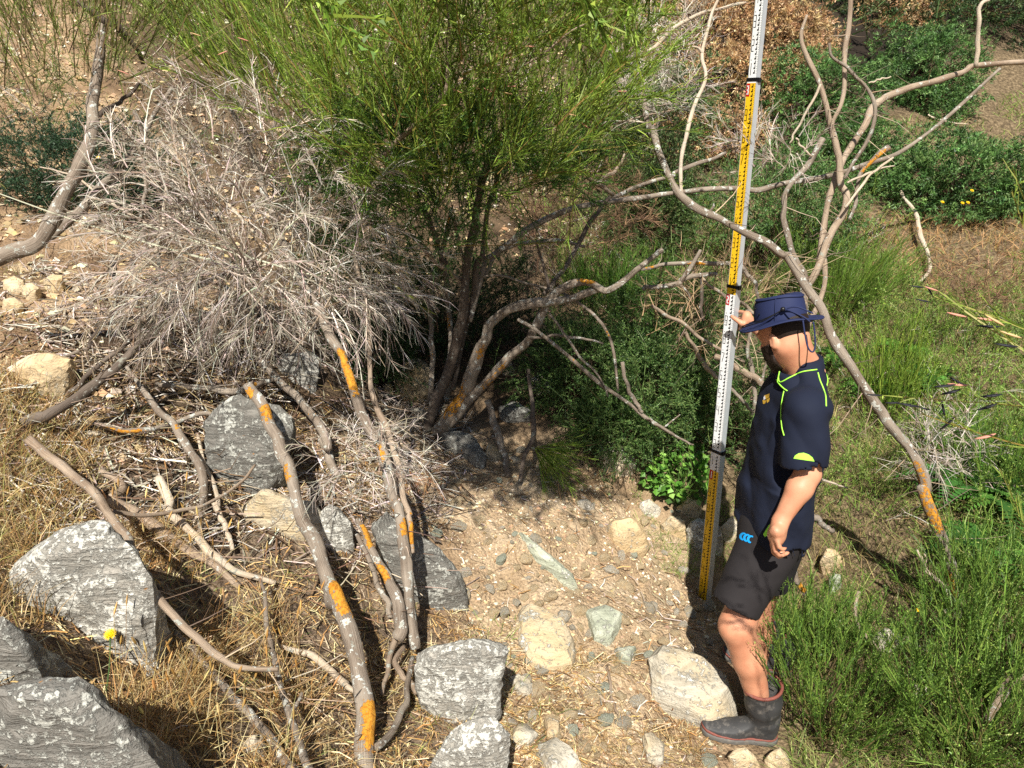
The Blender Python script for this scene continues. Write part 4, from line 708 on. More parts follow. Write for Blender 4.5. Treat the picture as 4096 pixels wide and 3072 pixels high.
# ------------------------------------------------------------------ signed-distance modelling: one continuous surface per body or garment
class SDF:
    def __init__(s, lo, hi, h):
        s.o = np.array(lo, float); s.h = h; s.n = np.ceil((np.array(hi) - s.o) / h).astype(int) + 1; s.F = np.full(s.n, .25, np.float32)
        s.ax = [s.o[k] + h * np.arange(s.n[k]) for k in range(3)]
    def box(s, lo, hi):
        i0 = np.clip(((np.array(lo) - s.o) / s.h).astype(int), 0, s.n); i1 = np.clip(((np.array(hi) - s.o) / s.h).astype(int) + 2, 0, s.n)
        sl = tuple(slice(a, b) for a, b in zip(i0, i1)); g = np.meshgrid(*[s.ax[k][sl[k]] for k in range(3)], indexing='ij'); return sl, np.stack(g, -1)
    def put(s, sl, d, k):
        a = s.F[sl]; d = d.astype(np.float32)
        if k > 0: hh = np.clip(.5 + .5 * (a - d) / k, 0, 1); s.F[sl] = a * (1 - hh) + d * hh - k * hh * (1 - hh)
        else: s.F[sl] = np.minimum(a, d)
    def cone(s, a, b, ra, rb, k=.02):
        a = np.array(a, float); b = np.array(b, float); m = max(ra, rb) + k * 1.5 + .03; sl, p = s.box(np.minimum(a, b) - m, np.maximum(a, b) + m)
        if p.size == 0: return
        ab = b - a; t = np.clip(((p - a) @ ab) / (ab @ ab + 1e-12), 0, 1); d = np.linalg.norm(p - a - t[..., None] * ab, axis=-1) - (ra + (rb - ra) * t); s.put(sl, d, k)
    def chain(s, pts, rad, k=.012):
        for i in range(len(pts) - 1): s.cone(pts[i], pts[i + 1], rad[i], rad[i + 1], k)
    def ell(s, c, r, rot=None, k=.02, op='add'):
        c = np.array(c, float); r = np.array(r, float); m = r.max() + k * 1.5 + .03; sl, p = s.box(c - m, c + m)
        if p.size == 0: return
        q = p - c
        if rot is not None: q = q @ np.array(rot)       # columns of rot = local axes
        n = np.linalg.norm(q / r, axis=-1); n2 = np.linalg.norm(q / (r * r), axis=-1) + 1e-9; d = n * (n - 1) / n2
        if op == 'add': s.put(sl, d, k)
        else: s.F[sl] = np.maximum(s.F[sl], -d.astype(np.float32))
    def grid(s): return np.stack(np.meshgrid(*s.ax, indexing='ij'), -1)
    def mesh(s, smooth=1):
        F_ = s.F; ins = F_ < 0; n = s.n
        c = np.zeros(n - 1, np.int8)
        for a in (0, 1):
            for b in (0, 1):
                for d in (0, 1): c += ins[a:n[0] - 1 + a, b:n[1] - 1 + b, d:n[2] - 1 + d]
        act = (c > 0) & (c < 8); ii = np.argwhere(act); vid = np.full(n - 1, -1, np.int64); vid[act] = np.arange(len(ii))
        cr = [(a, b, d) for a in (0, 1) for b in (0, 1) for d in (0, 1)]; acc = np.zeros((len(ii), 3)); cnt = np.zeros(len(ii))
        val = {k: F_[ii[:, 0] + k[0], ii[:, 1] + k[1], ii[:, 2] + k[2]] for k in cr}
        for a in cr:
            for ax in range(3):
                if a[ax] == 0:
                    b = list(a); b[ax] = 1; b = tuple(b); x, y = val[a], val[b]; m = (x < 0) != (y < 0); t = np.where(m, x / (x - y + 1e-12), 0)
                    pt = np.array(a, float)[None].repeat(len(ii), 0); pt[:, ax] += t; acc += pt * m[:, None]; cnt += m
        V = s.o + s.h * (ii + acc / cnt[:, None]); Q = []
        for ax in range(3):
            u, v = [(1, 2), (2, 0), (0, 1)][ax]; sl0 = [slice(None)] * 3; sl1 = [slice(None)] * 3; sl0[ax] = slice(0, -1); sl1[ax] = slice(1, None)
            e = ins[tuple(sl0)] != ins[tuple(sl1)]; idx = np.argwhere(e); ok = (idx[:, u] > 0) & (idx[:, v] > 0) & (idx[:, u] < n[u] - 1) & (idx[:, v] < n[v] - 1); idx = idx[ok]
            def at(du, dv): j = idx.copy(); j[:, u] -= du; j[:, v] -= dv; return vid[j[:, 0], j[:, 1], j[:, 2]]
            q = np.stack([at(1, 1), at(0, 1), at(0, 0), at(1, 0)], -1); fl = ~ins[tuple(sl0)][idx[:, 0], idx[:, 1], idx[:, 2]]; q[fl] = q[fl][:, ::-1]; Q.append(q)
        Q = np.vstack(Q); Q = Q[(Q >= 0).all(1)]
        for _ in range(smooth):
            su = np.zeros_like(V); ct = np.zeros(len(V))
            for a, b in ((0, 1), (1, 2), (2, 3), (3, 0)):
                np.add.at(su, Q[:, a], V[Q[:, b]]); np.add.at(ct, Q[:, a], 1); np.add.at(su, Q[:, b], V[Q[:, a]]); np.add.at(ct, Q[:, b], 1)
            V = V * .5 + .5 * su / np.maximum(ct, 1)[:, None]
        return V, Q
def frame(f, u):
    f = unit(f); l = unit(np.cross(u, f)); u = np.cross(f, l); return np.stack([f, l, u], 1)   # columns forward, left, up
def L3(*a): return P(a[0], a[1], a[2])

def mk_skin():
    m = NT('skin'); o = m.obj(); n = m.noise(o, 14, 4); n2 = m.noise(o, 160, 2)
    c = m.ramp(n, [(.25, S(186, 124, 94)), (.55, S(202, 144, 112)), (.8, S(210, 154, 122))]); pass
    m.bump(n2, .15, .002); m.b.inputs['Specular IOR Level'].default_value = .4; return m.done(c, .5)
def cloth(name, col, var=.15, scale=260, rough=.85, dust=None):
    m = NT(name); o = m.obj(); n = m.noise(o, scale, 2); n2 = m.noise(o, 9, 3); c = m.mix(n2, tuple(x * (1 - var) for x in col), tuple(x * (1 + var) for x in col))
    if dust: c = m.mix(m.ramp(m.noise(o, 22, 5, .7), [(.52, 0.), (.75, .75)]), c, dust)
    m.bump(n, .25, .0015); return m.done(c, rough)
M['skin'] = mk_skin(); M['navy'] = cloth('navy_polyester', S(23, 29, 46), .12); M['hatnavy'] = cloth('navy_hat_cloth', S(36, 44, 78), .12, 300, .7); M['short'] = cloth('charcoal_cotton', S(40, 37, 38), .12)
M['lime'] = plain('lime_piping', S(170, 250, 80), .6, .05); M['rubber'] = cloth('boot_rubber', S(62, 62, 62), .2, 120, .6, S(132, 126, 118)); M['bootred'] = cloth('boot_red_trim', S(124, 72, 62), .15, 120, .6, S(128, 104, 94))
M['sole'] = cloth('boot_sole', S(96, 94, 90), .2, 120, .7, S(150, 138, 120)); M['hair'] = plain('dark_hair', S(36, 26, 20), .6, .5, 180, .6); M['black'] = plain('black_plastic', S(22, 22, 24), .45, .1)
M['cyan'] = plain('blue_embroidery', S(30, 160, 235), .6, .05); M['gold'] = plain('gold_embroidery', S(200, 160, 60), .6, .2, 90); M['steel'] = plain('dull_metal', S(170, 172, 176), .35, .08)

man = empty('person', 'bearded person in navy polo, hat, shorts and rubber boots holding a survey staff', 'person')
YT = 2.72
# joints
hipL, kneeL, ankL = L3(3070, 2190, 2.64), L3(2946, 2505, 2.535), L3(3045, 2850, 2.53)
hipR, kneeR, ankR = L3(3100, 2140, 2.82), L3(3030, 2450, 2.93), L3(3040, 2660, 2.97)
shL, elL, wrL = L3(3222, 1680, 2.53), L3(3232, 1895, 2.47), L3(3122, 2085, 2.42)
shR, elR, wrR = L3(3215, 1545, 2.95), L3(3140, 1420, 3.28), L3(3025, 1305, 3.53)
hc = L3(3134, 1335, 2.74); bow = R(24); fh = np.array([-.52, .85, 0]); FR = frame(math.cos(bow) * fh - math.sin(bow) * np.array([0, 0, 1.]), np.array([0, 0, 1.]))
def hd(f, l, u): return hc + FR @ np.array([f, l, u], float)
B = SDF((.55, 2.25, .25), (1.45, 3.85, 2.35), .0068)
def head(B, grow=0.0):
    B.ell(hd(-.005, 0, .03), (.099 + grow, .078 + grow, .095 + grow), FR, .02); B.ell(hd(.02, 0, -.045), (.072 + grow, .062 + grow, .085 + grow), FR, .03)
    B.cone(hd(.055, 0, -.105), hd(-.02, .045, -.06), .026 + grow, .024 + grow, .02); B.cone(hd(.055, 0, -.105), hd(-.02, -.045, -.06), .026 + grow, .024 + grow, .02)
head(B)
B.cone(hd(.085, 0, .005), hd(.108, 0, -.035), .010, .015, .012); B.ell(hd(.083, 0, .018), (.018, .055, .010), FR, .01)       # nose, brow
B.ell(hd(.085, 0, -.075), (.012, .026, .007), FR, .004)                                                                        # lips
for s_ in (1, -1):
    B.ell(hd(.083, s_ * .031, -.003), (.012, .015, .009), FR, 0, 'sub'); B.ell(hd(.078, s_ * .031, -.003), (.012, .012, .012), FR, .002)  # eye sockets and eyes
    B.ell(hd(-.012, s_ * .081, -.02), (.018, .010, .032), FR, .004); B.ell(hd(-.008, s_ * .090, -.018), (.010, .006, .020), FR, 0, 'sub')   # ears
nb = L3(3215, 1500, 2.735)
B.cone(hd(-.035, 0, -.04), nb, .062, .070, .03); B.cone(hd(-.035, .03, -.05), nb + np.array([-.02, -.03, -.02]), .03, .03, .03)
B.cone(nb, L3(3180, 1640, 2.72), .072, .08, .04)
# near arm and hand (hanging, little-finger side to the camera)
B.chain([shL, (shL + elL) / 2, elL], [.050, .048, .044], .03); fm = elL + (wrL - elL) * .3
B.chain([elL, fm, wrL], [.045, .047, .029], .02)
pc = L3(3108, 2140, 2.405); B.chain([wrL, pc], [.030, .034], .015); B.cone(L3(3104, 2125, 2.38), L3(3100, 2150, 2.45), .024, .026, .015); B.cone(L3(3116, 2125, 2.385), L3(3110, 2165, 2.39), .022, .018, .012)
for kn, pi, di, ti, r in [((3106, 2160, 2.368), (3116, 2188, 2.362), (3130, 2198, 2.366), (3142, 2192, 2.372), .0085), ((3095, 2170, 2.388), (3101, 2204, 2.382), (3116, 2220, 2.385), (3134, 2221, 2.39), .0095),
                          ((3090, 2174, 2.410), (3096, 2210, 2.405), (3116, 2226, 2.405), (3150, 2212, 2.408), .010), ((3090, 2172, 2.434), (3096, 2204, 2.43), (3112, 2218, 2.43), (3134, 2208, 2.432), .0095)]:
    B.chain([L3(*kn), L3(*pi), L3(*di), L3(*ti)], [r * 1.15, r * 1.02, r * .95, r * .85], .004)
B.chain([L3(3115, 2115, 2.44), L3(3108, 2150, 2.468), L3(3110, 2185, 2.462)], [.017, .013, .010], .008)
# far arm and hand closed on the staff
B.chain([shR, elR, wrR], [.058, .046, .032], .03); pr = L3(2990, 1290, 3.62); B.chain([wrR, pr], [.031, .036], .02); B.cone(L3(2988, 1262, 3.63), L3(2988, 1318, 3.63), .024, .022, .015)
B.chain([L3(2998, 1310, 3.61), L3(2966, 1293, 3.585), L3(2928, 1267, 3.612)], [.020, .0145, .0105], .008)
for j, dy in enumerate((0, 24, 46, 66)):
    B.chain([L3(2984, 1254 + dy, 3.635), L3(2962, 1248 + dy, 3.70), L3(2945, 1250 + dy, 3.765), L3(2908, 1258 + dy, 3.765)], [.0125, .0115, .0105, .009], .004)
# legs down into the boots
def leg(h, k, a, g):
    cf = k + (a - k) * .38; B.chain([h, (h + k) / 2, k], [.09 * g, .075 * g, .062 * g], .03); B.chain([k, cf + np.array([.012, 0, 0]), a], [.064 * g, .060 * g, .042], .03); B.ell(k + np.array([-.024, -.005, .01]), (.026, .03, .034), None, .03)
leg(hipL, kneeL, ankL, 1.08); leg(hipR, kneeR, ankR, 1.05)
B.cone(L3(3130, 2060, 2.68), L3(3130, 2060, 2.82), .12, .12, .04)
V, Q = B.mesh(1); body = mesh_np('body', V, Q, None, M['skin'], man, True)
# hair and beard: shells over the head
Hs = SDF(hc - .2, hc + .2, .005); head(Hs, .006); g = (Hs.grid() - hc) @ FR
hk = np.maximum(np.maximum(Hs.F, g[..., 0] + .01 + .25 * g[..., 2]), np.maximum(g[..., 2] - .06, -(g[..., 2] + .055))); bd = SDF(hc - .2, hc + .2, .005); head(bd, .009)
nz = .006 * fbm(g * 60, 2, 4); bk_ = np.maximum(np.maximum(bd.F + nz, g[..., 2] + .048 - .25 * np.abs(g[..., 1])), -(g[..., 0] - .012)); bk_ = np.maximum(bk_, -(np.linalg.norm((g - np.array([.095, 0, -.075])) / np.array([.02, .024, .01]), axis=-1) - 1) * .01)
for nm, ff in (('hair', hk), ('beard', bk_)):
    Hs.F = ff.astype(np.float32); V, Q = Hs.mesh(1); mesh_np(nm, V, Q, None, M['hair'], man, True)
# ---- shirt
prof = [(1500, 3150, 3275), (1540, 3105, 3285), (1580, 3075, 3290), (1650, 3038, 3285), (1750, 3008, 3272), (1850, 2988, 3258), (1950, 2968, 3246), (2050, 2948, 3238), (2170, 2938, 3232), (2260, 2936, 3228)]
zt, xf, xb = [], [], []
for y, a, b in prof: A1 = P(a, y, YT); B1 = P(b, y, YT); zt.append(A1[2]); xf.append(A1[0]); xb.append(B1[0])
zt, xf, xb = (np.array(v)[::-1] for v in (zt, xf, xb))
SH = SDF((.62, 2.3, 1.0), (1.42, 3.2, 2.25), .0075); g = SH.grid(); zz = g[..., 2]; c_ = np.interp(zz, zt, (xf + xb) / 2); a_ = np.interp(zz, zt, (xb - xf) / 2)
b_ = np.interp(zz, [1.0, 1.25, 1.5, 1.75, 1.86, 1.92, 1.96, 2.0], [.245, .238, .215, .205, .19, .15, .10, .06])
e_ = 2.3; rr_ = (np.abs((g[..., 0] - c_) / a_) ** e_ + np.abs((g[..., 1] - YT) / b_) ** e_) ** (1 / e_); tor = (rr_ - 1) * np.minimum(a_, b_)
SH.F = np.maximum(tor, zz - 1.985).astype(np.float32)
shC = L3(3224, 1652, 2.515); slE = L3(3217, 1872, 2.465); ax_ = unit(slE - shC)
CUT = []
def sleeve(Sx, a, e, r0, r1, k):
    m = .2; sl, p = Sx.box(np.minimum(a, e) - m, np.maximum(a, e) + m); ab = e - a; t = np.clip(((p - a) @ ab) / (ab @ ab), 0, 1.2)
    d = np.linalg.norm(p - a - t[..., None] * ab, axis=-1) - (r0 + (r1 - r0) * t); d = np.maximum(d, (p - e) @ unit(ab)); Sx.put(sl, d, k); CUT.append((sl, np.maximum(np.linalg.norm(p - a - t[..., None] * ab, axis=-1) - (r1 - .016), -((p - e) @ unit(ab) + .04)), (p - e) @ unit(ab)))
sleeve(SH, shC, slE, .083, .083, .04)
eR = shR + (elR - shR) * .75; sleeve(SH, shR, eR, .082, .078, .035)
SH.cone(L3(3210, 1600, 2.68), shC + np.array([0, .02, .0]), .052, .064, .06); SH.cone(L3(3218, 1560, 2.8), shR + np.array([0, -.02, -.01]), .05, .06, .06)
# hang folds, strongest between armpit and front hem
q1 = np.stack([g[..., 0] * 9 + g[..., 2] * 5, g[..., 1] * 4, g[..., 2] * 1.6 - g[..., 0] * 2.5], -1); q2 = np.stack([g[..., 0] * 5 - g[..., 2] * 9, g[..., 1] * 5, g[..., 2] * 4], -1)
fa_ = np.clip((1.93 - zz) / .12, 0.1, 1) * np.where((g[..., 1] < 2.60) & (zz > 1.5), .55, 1.0)
SH.F += (fa_ * .015 * (1 - 2.2 * np.abs(vnoise(q1 * .9, 31))) + fa_ * .009 * fbm(q1 * 1.6, 2, 33) + fa_ * .006 * (1 - 2.2 * np.abs(vnoise(q2, 37))) * (zz > 1.5) + .0022 * fbm(g * 22, 2, 5)).astype(np.float32)
for sl, inner, end in CUT: SH.F[sl] = np.maximum(np.maximum(SH.F[sl], np.where(inner < .05, end, -1)), -inner).astype(np.float32)
hem = np.interp(g[..., 0], [.75, .80, .86, .95, 1.02, 1.06, 1.25], [P(2925, 2045, 2.6)[2] + .02, P(2925, 2050, 2.6)[2], P(2970, 2105, 2.6)[2], P(3040, 2165, 2.56)[2] - .01, P(3090, 2150, 2.6)[2] - .02, P(3150, 2150, 2.6)[2] - .02, P(3245, 2140, 2.72)[2]])
SH.F = np.maximum(SH.F, (hem - zz).astype(np.float32)); und = np.maximum((rr_ - 1) * np.minimum(a_, b_) + .018, zz - hem - .03); SH.F = np.maximum(SH.F, -und.astype(np.float32))
nk = np.linalg.norm((g - nb) / np.array([.088, .085, .09]), axis=-1) - 1; SH.F = np.maximum(SH.F, -(nk * .08).astype(np.float32))
V, Q = SH.mesh(1); shirt = mesh_np('shirt', V, Q, None, M['navy'], man, True)
shirt_bvh = BVHTree.FromPolygons([tuple(v) for v in V], [tuple(q) for q in Q])
def on(bvh, px, py, lift=.002):
    d = ray(px, py); d = d / np.linalg.norm(d); h = bvh.ray_cast(Vector(CAM), Vector(d))
    return None if h[0] is None else np.array(h[0]) - d * lift
def strip(name, bvh, pts, r, mat, parent, n=9, closed=False):
    pp = crom(np.array(pts, float), n) if len(pts) > 2 else np.linspace(pts[0], pts[1], 12); w3 = [x for x in (on(bvh, a, b, .0015) for a, b in pp) if x is not None]
    V, Q, T, _, _ = tube(np.array(w3), np.full(len(w3), r), 6, 1, 0.0); return mesh_np(name, V, Q, T, mat, parent, True)
def patch(name, bvh, poly, mat, parent, lift=.003, grid=7):
    """flat embroidered or sewn patch following the cloth"""
    poly = np.array(poly, float); lo, hi = poly.min(0), poly.max(0); bm = bmesh.new(); vs = [bm.verts.new((a, b, 0)) for a, b in poly]; bm.faces.new(vs)
    bmesh.ops.triangulate(bm, faces=bm.faces)
    for _ in range(2): bmesh.ops.subdivide_edges(bm, edges=[e for e in bm.edges if e.calc_length() > 9], cuts=1); bmesh.ops.triangulate(bm, faces=[f for f in bm.faces if len(f.verts) > 3])
    bm.verts.index_update(); co = []
    for v in bm.verts:
        x = on(bvh, v.co.x, v.co.y, lift); co.append(x if x is not None else (co[-1] if co else np.zeros(3)))
    t = [[v.index for v in f.verts] for f in bm.faces]; bm.free(); return mesh_np(name, np.array(co), None, t, mat, parent, True)
strip('piping', shirt_bvh, [(3160, 1512), (3140, 1550), (3127, 1610), (3124, 1660), (3128, 1710), (3136, 1742)], .0025, M['lime'], shirt)
strip('piping', shirt_bvh, [(3272, 1490), (3280, 1520), (3293, 1552), (3303, 1585), (3305, 1625)], .0025, M['lime'], shirt)
patch('sleeve_patch', shirt_bvh, [(3174, 1834), (3180, 1822), (3195, 1813), (3215, 1811), (3235, 1818), (3250, 1830), (3258, 1846)], M['lime'], shirt)
patch('hem_vent', shirt_bvh, [(3052, 2138), (3078, 2096), (3080, 2104), (3072, 2140), (3060, 2148)], M['lime'], shirt, .004)
em = [[(3056, 1582), (3078, 1574), (3076, 1590), (3060, 1598)], [(3050, 1600), (3066, 1602), (3060, 1614), (3052, 1616)], [(3066, 1598), (3080, 1590), (3076, 1606), (3068, 1612)]]
for e in em: patch('chest_emblem', shirt_bvh, e, M['gold'], shirt, .003)
patch('chest_emblem', shirt_bvh, [(3054, 1588), (3060, 1582), (3062, 1596), (3054, 1600)], plain('white_embroidery', S(220, 220, 225), .6, .05), shirt, .0045)
# collar
fr_, bk2 = L3(3118, 1492, 2.70), L3(3287, 1432, 2.76); ct = (fr_ + bk2) / 2; A_ = (bk2 - fr_) / 2; fr2, bk3 = L3(3112, 1528, 2.69), L3(3294, 1482, 2.77); ct2 = (fr2 + bk3) / 2; A2 = (bk3 - fr2) / 2
rings = []; TH = np.linspace(0, 2 * np.pi, 48, endpoint=False)
for s_, off in ((0, 0), (.35, .012), (.7, .014), (1, .010)):
    ce = ct + (ct2 - ct) * s_ + np.array([0, 0, .008 * (s_ == 0)]); aa = A_ + (A2 - A_) * s_; bb = np.array([0, -(.086 + .052 * s_ + off * .4), -.004 - .020 * s_])
    rings.append(ce + np.cos(TH)[:, None] * aa * (1 + off) + np.sin(TH)[:, None] * bb)
inn = [ct + (ct2 - ct) * s_ + np.cos(TH)[:, None] * (A_ * .95) + np.sin(TH)[:, None] * np.array([0, -.078, -.006]) for s_ in (.05, .9)]
allr = [inn[1], inn[0]] + rings; n = len(TH); V = np.vstack(allr); i = np.arange(n); j = (i + 1) % n
Q = np.vstack([np.stack([r * n + i, r * n + j, (r + 1) * n + j, (r + 1) * n + i], -1) for r in range(len(allr) - 1)]); collar = mesh_np('collar', V, Q, None, M['navy'], shirt, True)
sv_ = np.array([v.co for v in shirt.data.vertices]); sp_ = [tuple(p.vertices) for p in shirt.data.polygons]; cv_ = V; cb = BVHTree.FromPolygons([tuple(v) for v in np.vstack([sv_, cv_])], sp_ + [tuple(int(x) + len(sv_) for x in q) for q in Q])
strip('piping', cb, [(3113, 1500), (3120, 1528), (3160, 1509), (3206, 1488), (3245, 1481), (3268, 1478)], .0025, M['lime'], shirt)
cl = np.array([rings[-1][k % n] for k in range(-3, 26)]) + np.array([0, -.002, 0]); V, Q, T, _, _ = tube(crom(cl, 2), np.full(len(crom(cl, 2)), .0026), 6, 1, 0.); mesh_np('piping', V, Q, T, M['lime'], shirt, True)
ce_ = np.array([rings[r][24] for r in range(4)]) + np.array([-.002, -.003, 0]); V, Q, T, _, _ = tube(crom(ce_, 4), np.full(len(crom(ce_, 4)), .0024), 6, 1, 0.); mesh_np('piping', V, Q, T, M['lime'], shirt, True)
# ---- shorts
SO = SDF((.62, 2.35, .85), (1.40, 3.2, 1.55), .008); g = SO.grid()
def trouser(a, e, r0, r1, sy):
    ab = e - a; p = g; t = np.clip(((p - a) @ ab) / (ab @ ab), 0, 1.15); dv = p - a - t[..., None] * ab; dv = dv * np.array([1, 1 / sy, 1]); rad = r0 + (r1 - r0) * t; d = np.linalg.norm(dv, axis=-1) - rad
    u = unit(ab); d = np.maximum(d, (p - e) @ u); inn = np.maximum(np.linalg.norm(dv, axis=-1) - rad + .018, -((p - e) @ u + .05)); return d, inn
hl, kl = L3(3092, 2150, 2.65), L3(2940, 2432, 2.56); hr, kr = L3(3110, 2135, 2.80), L3(3035, 2410, 2.90)
d1, i1 = trouser(hl, kl, .132, .104, .95); d2, i2 = trouser(hr, kr, .125, .105, .95); k_ = .03
hh = np.clip(.5 + .5 * (d1 - d2) / k_, 0, 1); SO.F = (d1 * (1 - hh) + d2 * hh - k_ * hh * (1 - hh)).astype(np.float32)
SO.ell(L3(3090, 2085, 2.72), (.136, .172, .13), None, .05)
q1 = np.stack([g[..., 0] * 8, g[..., 1] * 5, g[..., 2] * 2 + g[..., 0]], -1); SO.F += (.006 * fbm(q1, 2, 51) + .002 * fbm(g * 18, 2, 53)).astype(np.float32)
SO.F = np.maximum(np.maximum(SO.F, -i1.astype(np.float32)), np.maximum(-i2.astype(np.float32), (g[..., 2] - 1.42).astype(np.float32)))
V, Q = SO.mesh(1); shorts = mesh_np('shorts', V, Q, None, M['short'], man, True); so_bvh = BVHTree.FromPolygons([tuple(v) for v in V], [tuple(q) for q in Q])
for ox in (0, 15, 30):        # three hooked crescents of the embroidered mark
    cx_, cy_ = 2973 + ox, 2146 + ox * .37
    arc = [(cx_ + 16 * math.cos(a) * 1.0, cy_ + 16 * math.sin(a)) for a in np.linspace(-.9, -4.6, 14)]; arc2 = [(cx_ + 3 + 9 * math.cos(a), cy_ + 1 + 10 * math.sin(a)) for a in np.linspace(-4.6, -.9, 14)]
    patch('leg_emblem', so_bvh, arc + arc2, M['cyan'], shorts, .003)
# ---- hat
hu = hd(.0, 0, .055); HF = frame(math.cos(R(15)) * fh - math.sin(R(15)) * np.array([0, 0, 1.]), np.array([0, 0, 1.]))
def hp(f, l, u): return hu + HF @ np.array([f, l, u], float)
def hring(rf, rl, u, fdroop=0, sidecurl=0, shift=0, n=64):
    o = []
    for a in np.linspace(0, 2 * np.pi, n, endpoint=False):
        c, s = math.cos(a), math.sin(a); o.append(hp(rf * c + shift, rl * s, u + fdroop * max(c, 0) ** 2 + sidecurl * abs(s) ** 3 + .016 * max(-c, 0) ** 2 * (rf > .13) + (.003 if rf < .12 else .009) * math.sin(3 * a + 1)))
    return np.array(o)
def loft(name, rings, mat, parent, close=None):
    n = len(rings[0]); V = np.vstack(rings); i = np.arange(n); j = (i + 1) % n; Q = np.vstack([np.stack([r * n + i, r * n + j, (r + 1) * n + j, (r + 1) * n + i], -1) for r in range(len(rings) - 1)]); T = None
    if close is not None: V = np.vstack([V, close]); k = len(V) - 1; b = (len(rings) - 1) * n; T = np.stack([b + i, b + j, np.full(n, k)], -1)
    return mesh_np(name, V, Q, T, mat, parent, True)
hat = loft('hat', [hring(.104, .086, -.012), hring(.105, .087, .0), hring(.103, .085, .03), hring(.098, .080, .065, 0, 0, -.002), hring(.092, .074, .088, -.006, 0, -.004), hring(.090, .072, .0935, -.008, 0, -.004), hring(.084, .066, .095, -.010, 0, -.004), hring(.05, .035, .088, -.008, 0, -.004), hring(.02, .012, .084, 0, 0, -.004)], M['hatnavy'], man, hp(0, 0, .083))
brim = loft('brim', [hring(.100, .083, .004), hring(.106, .088, .003), hring(.125, .107, -.003, -.006, -.002), hring(.144, .125, -.007, -.016, -.004), hring(.163, .142, -.010, -.026, -.004), hring(.1645, .1435, -.0125, -.026, -.004), hring(.163, .142, -.015, -.026, -.004), hring(.144, .125, -.011, -.016, -.004), hring(.125, .107, -.007, -.006, -.002), hring(.100, .083, -.001)], M['hatnavy'], hat)
sr = hring(.0945, .0765, .0865, -.005, 0, -.004); sr = np.vstack([sr, sr[:2]]); V, Q, T, _, _ = tube(sr, np.full(len(sr), .0028), 6, 1, 0., False); mesh_np('seam', V, Q, None, M['hatnavy'], hat, True)
def seam(pts, r, mat, nm, par): c = crom(np.array([hp(*p) for p in pts]), 8); V, Q, T, _, _ = tube(c, np.full(len(c), r), 6, 1, 0.); return mesh_np(nm, V, Q, T, mat, par, True)
seam([(-.045, .085, .002), (-.047, .082, .03), (-.047, .076, .065), (-.046, .069, .088)], .0016, M['hatnavy'], 'seam', hat)
seam([(.075, .128, -.006), (.05, .125, .002), (.0, .112, .012), (-.05, .093, .030), (-.075, .072, .046)], .0022, M['black'], 'cord', hat)
seam([(.085, .126, -.012), (.04, .131, -.003), (-.02, .115, .012), (-.075, .072, .044)], .0022, M['black'], 'cord', hat)
tg = bmesh.new(); bmesh.ops.create_uvsphere(tg, u_segments=12, v_segments=8, radius=.0095); me = bpy.data.meshes.new('toggle'); tg.to_mesh(me); tg.free(); me.materials.append(M['black']); to = bpy.data.objects.new('toggle', me); COL.objects.link(to); to.parent = hat; to.location = hp(-.077, .073, .046)
for pts in ([(-.08, .07, .046), (-.115, .07, .035), (-.15, .055, .012), (-.165, .04, -.008)], [(-.08, .07, .046), (-.12, .05, .05), (-.165, .02, .02)], [(-.15, .06, .0), (-.155, .062, -.05), (-.16, .058, -.10), (-.167, .045, -.118), (-.172, .035, -.10), (-.172, .03, -.05), (-.170, .03, -.01)]): seam(pts, .003, M['hatnavy'], 'chin_strap', hat)
for p in ((.045, .080, .055), (.06, .079, .032), (.025, .0855, .034)):
    b_ = bmesh.new(); bmesh.ops.create_uvsphere(b_, u_segments=8, v_segments=6, radius=.0035); me = bpy.data.meshes.new('eyelet'); b_.to_mesh(me); b_.free(); me.materials.append(M['black']); e = bpy.data.objects.new('eyelet', me); COL.objects.link(e); e.parent = hat; e.location = hp(*p)
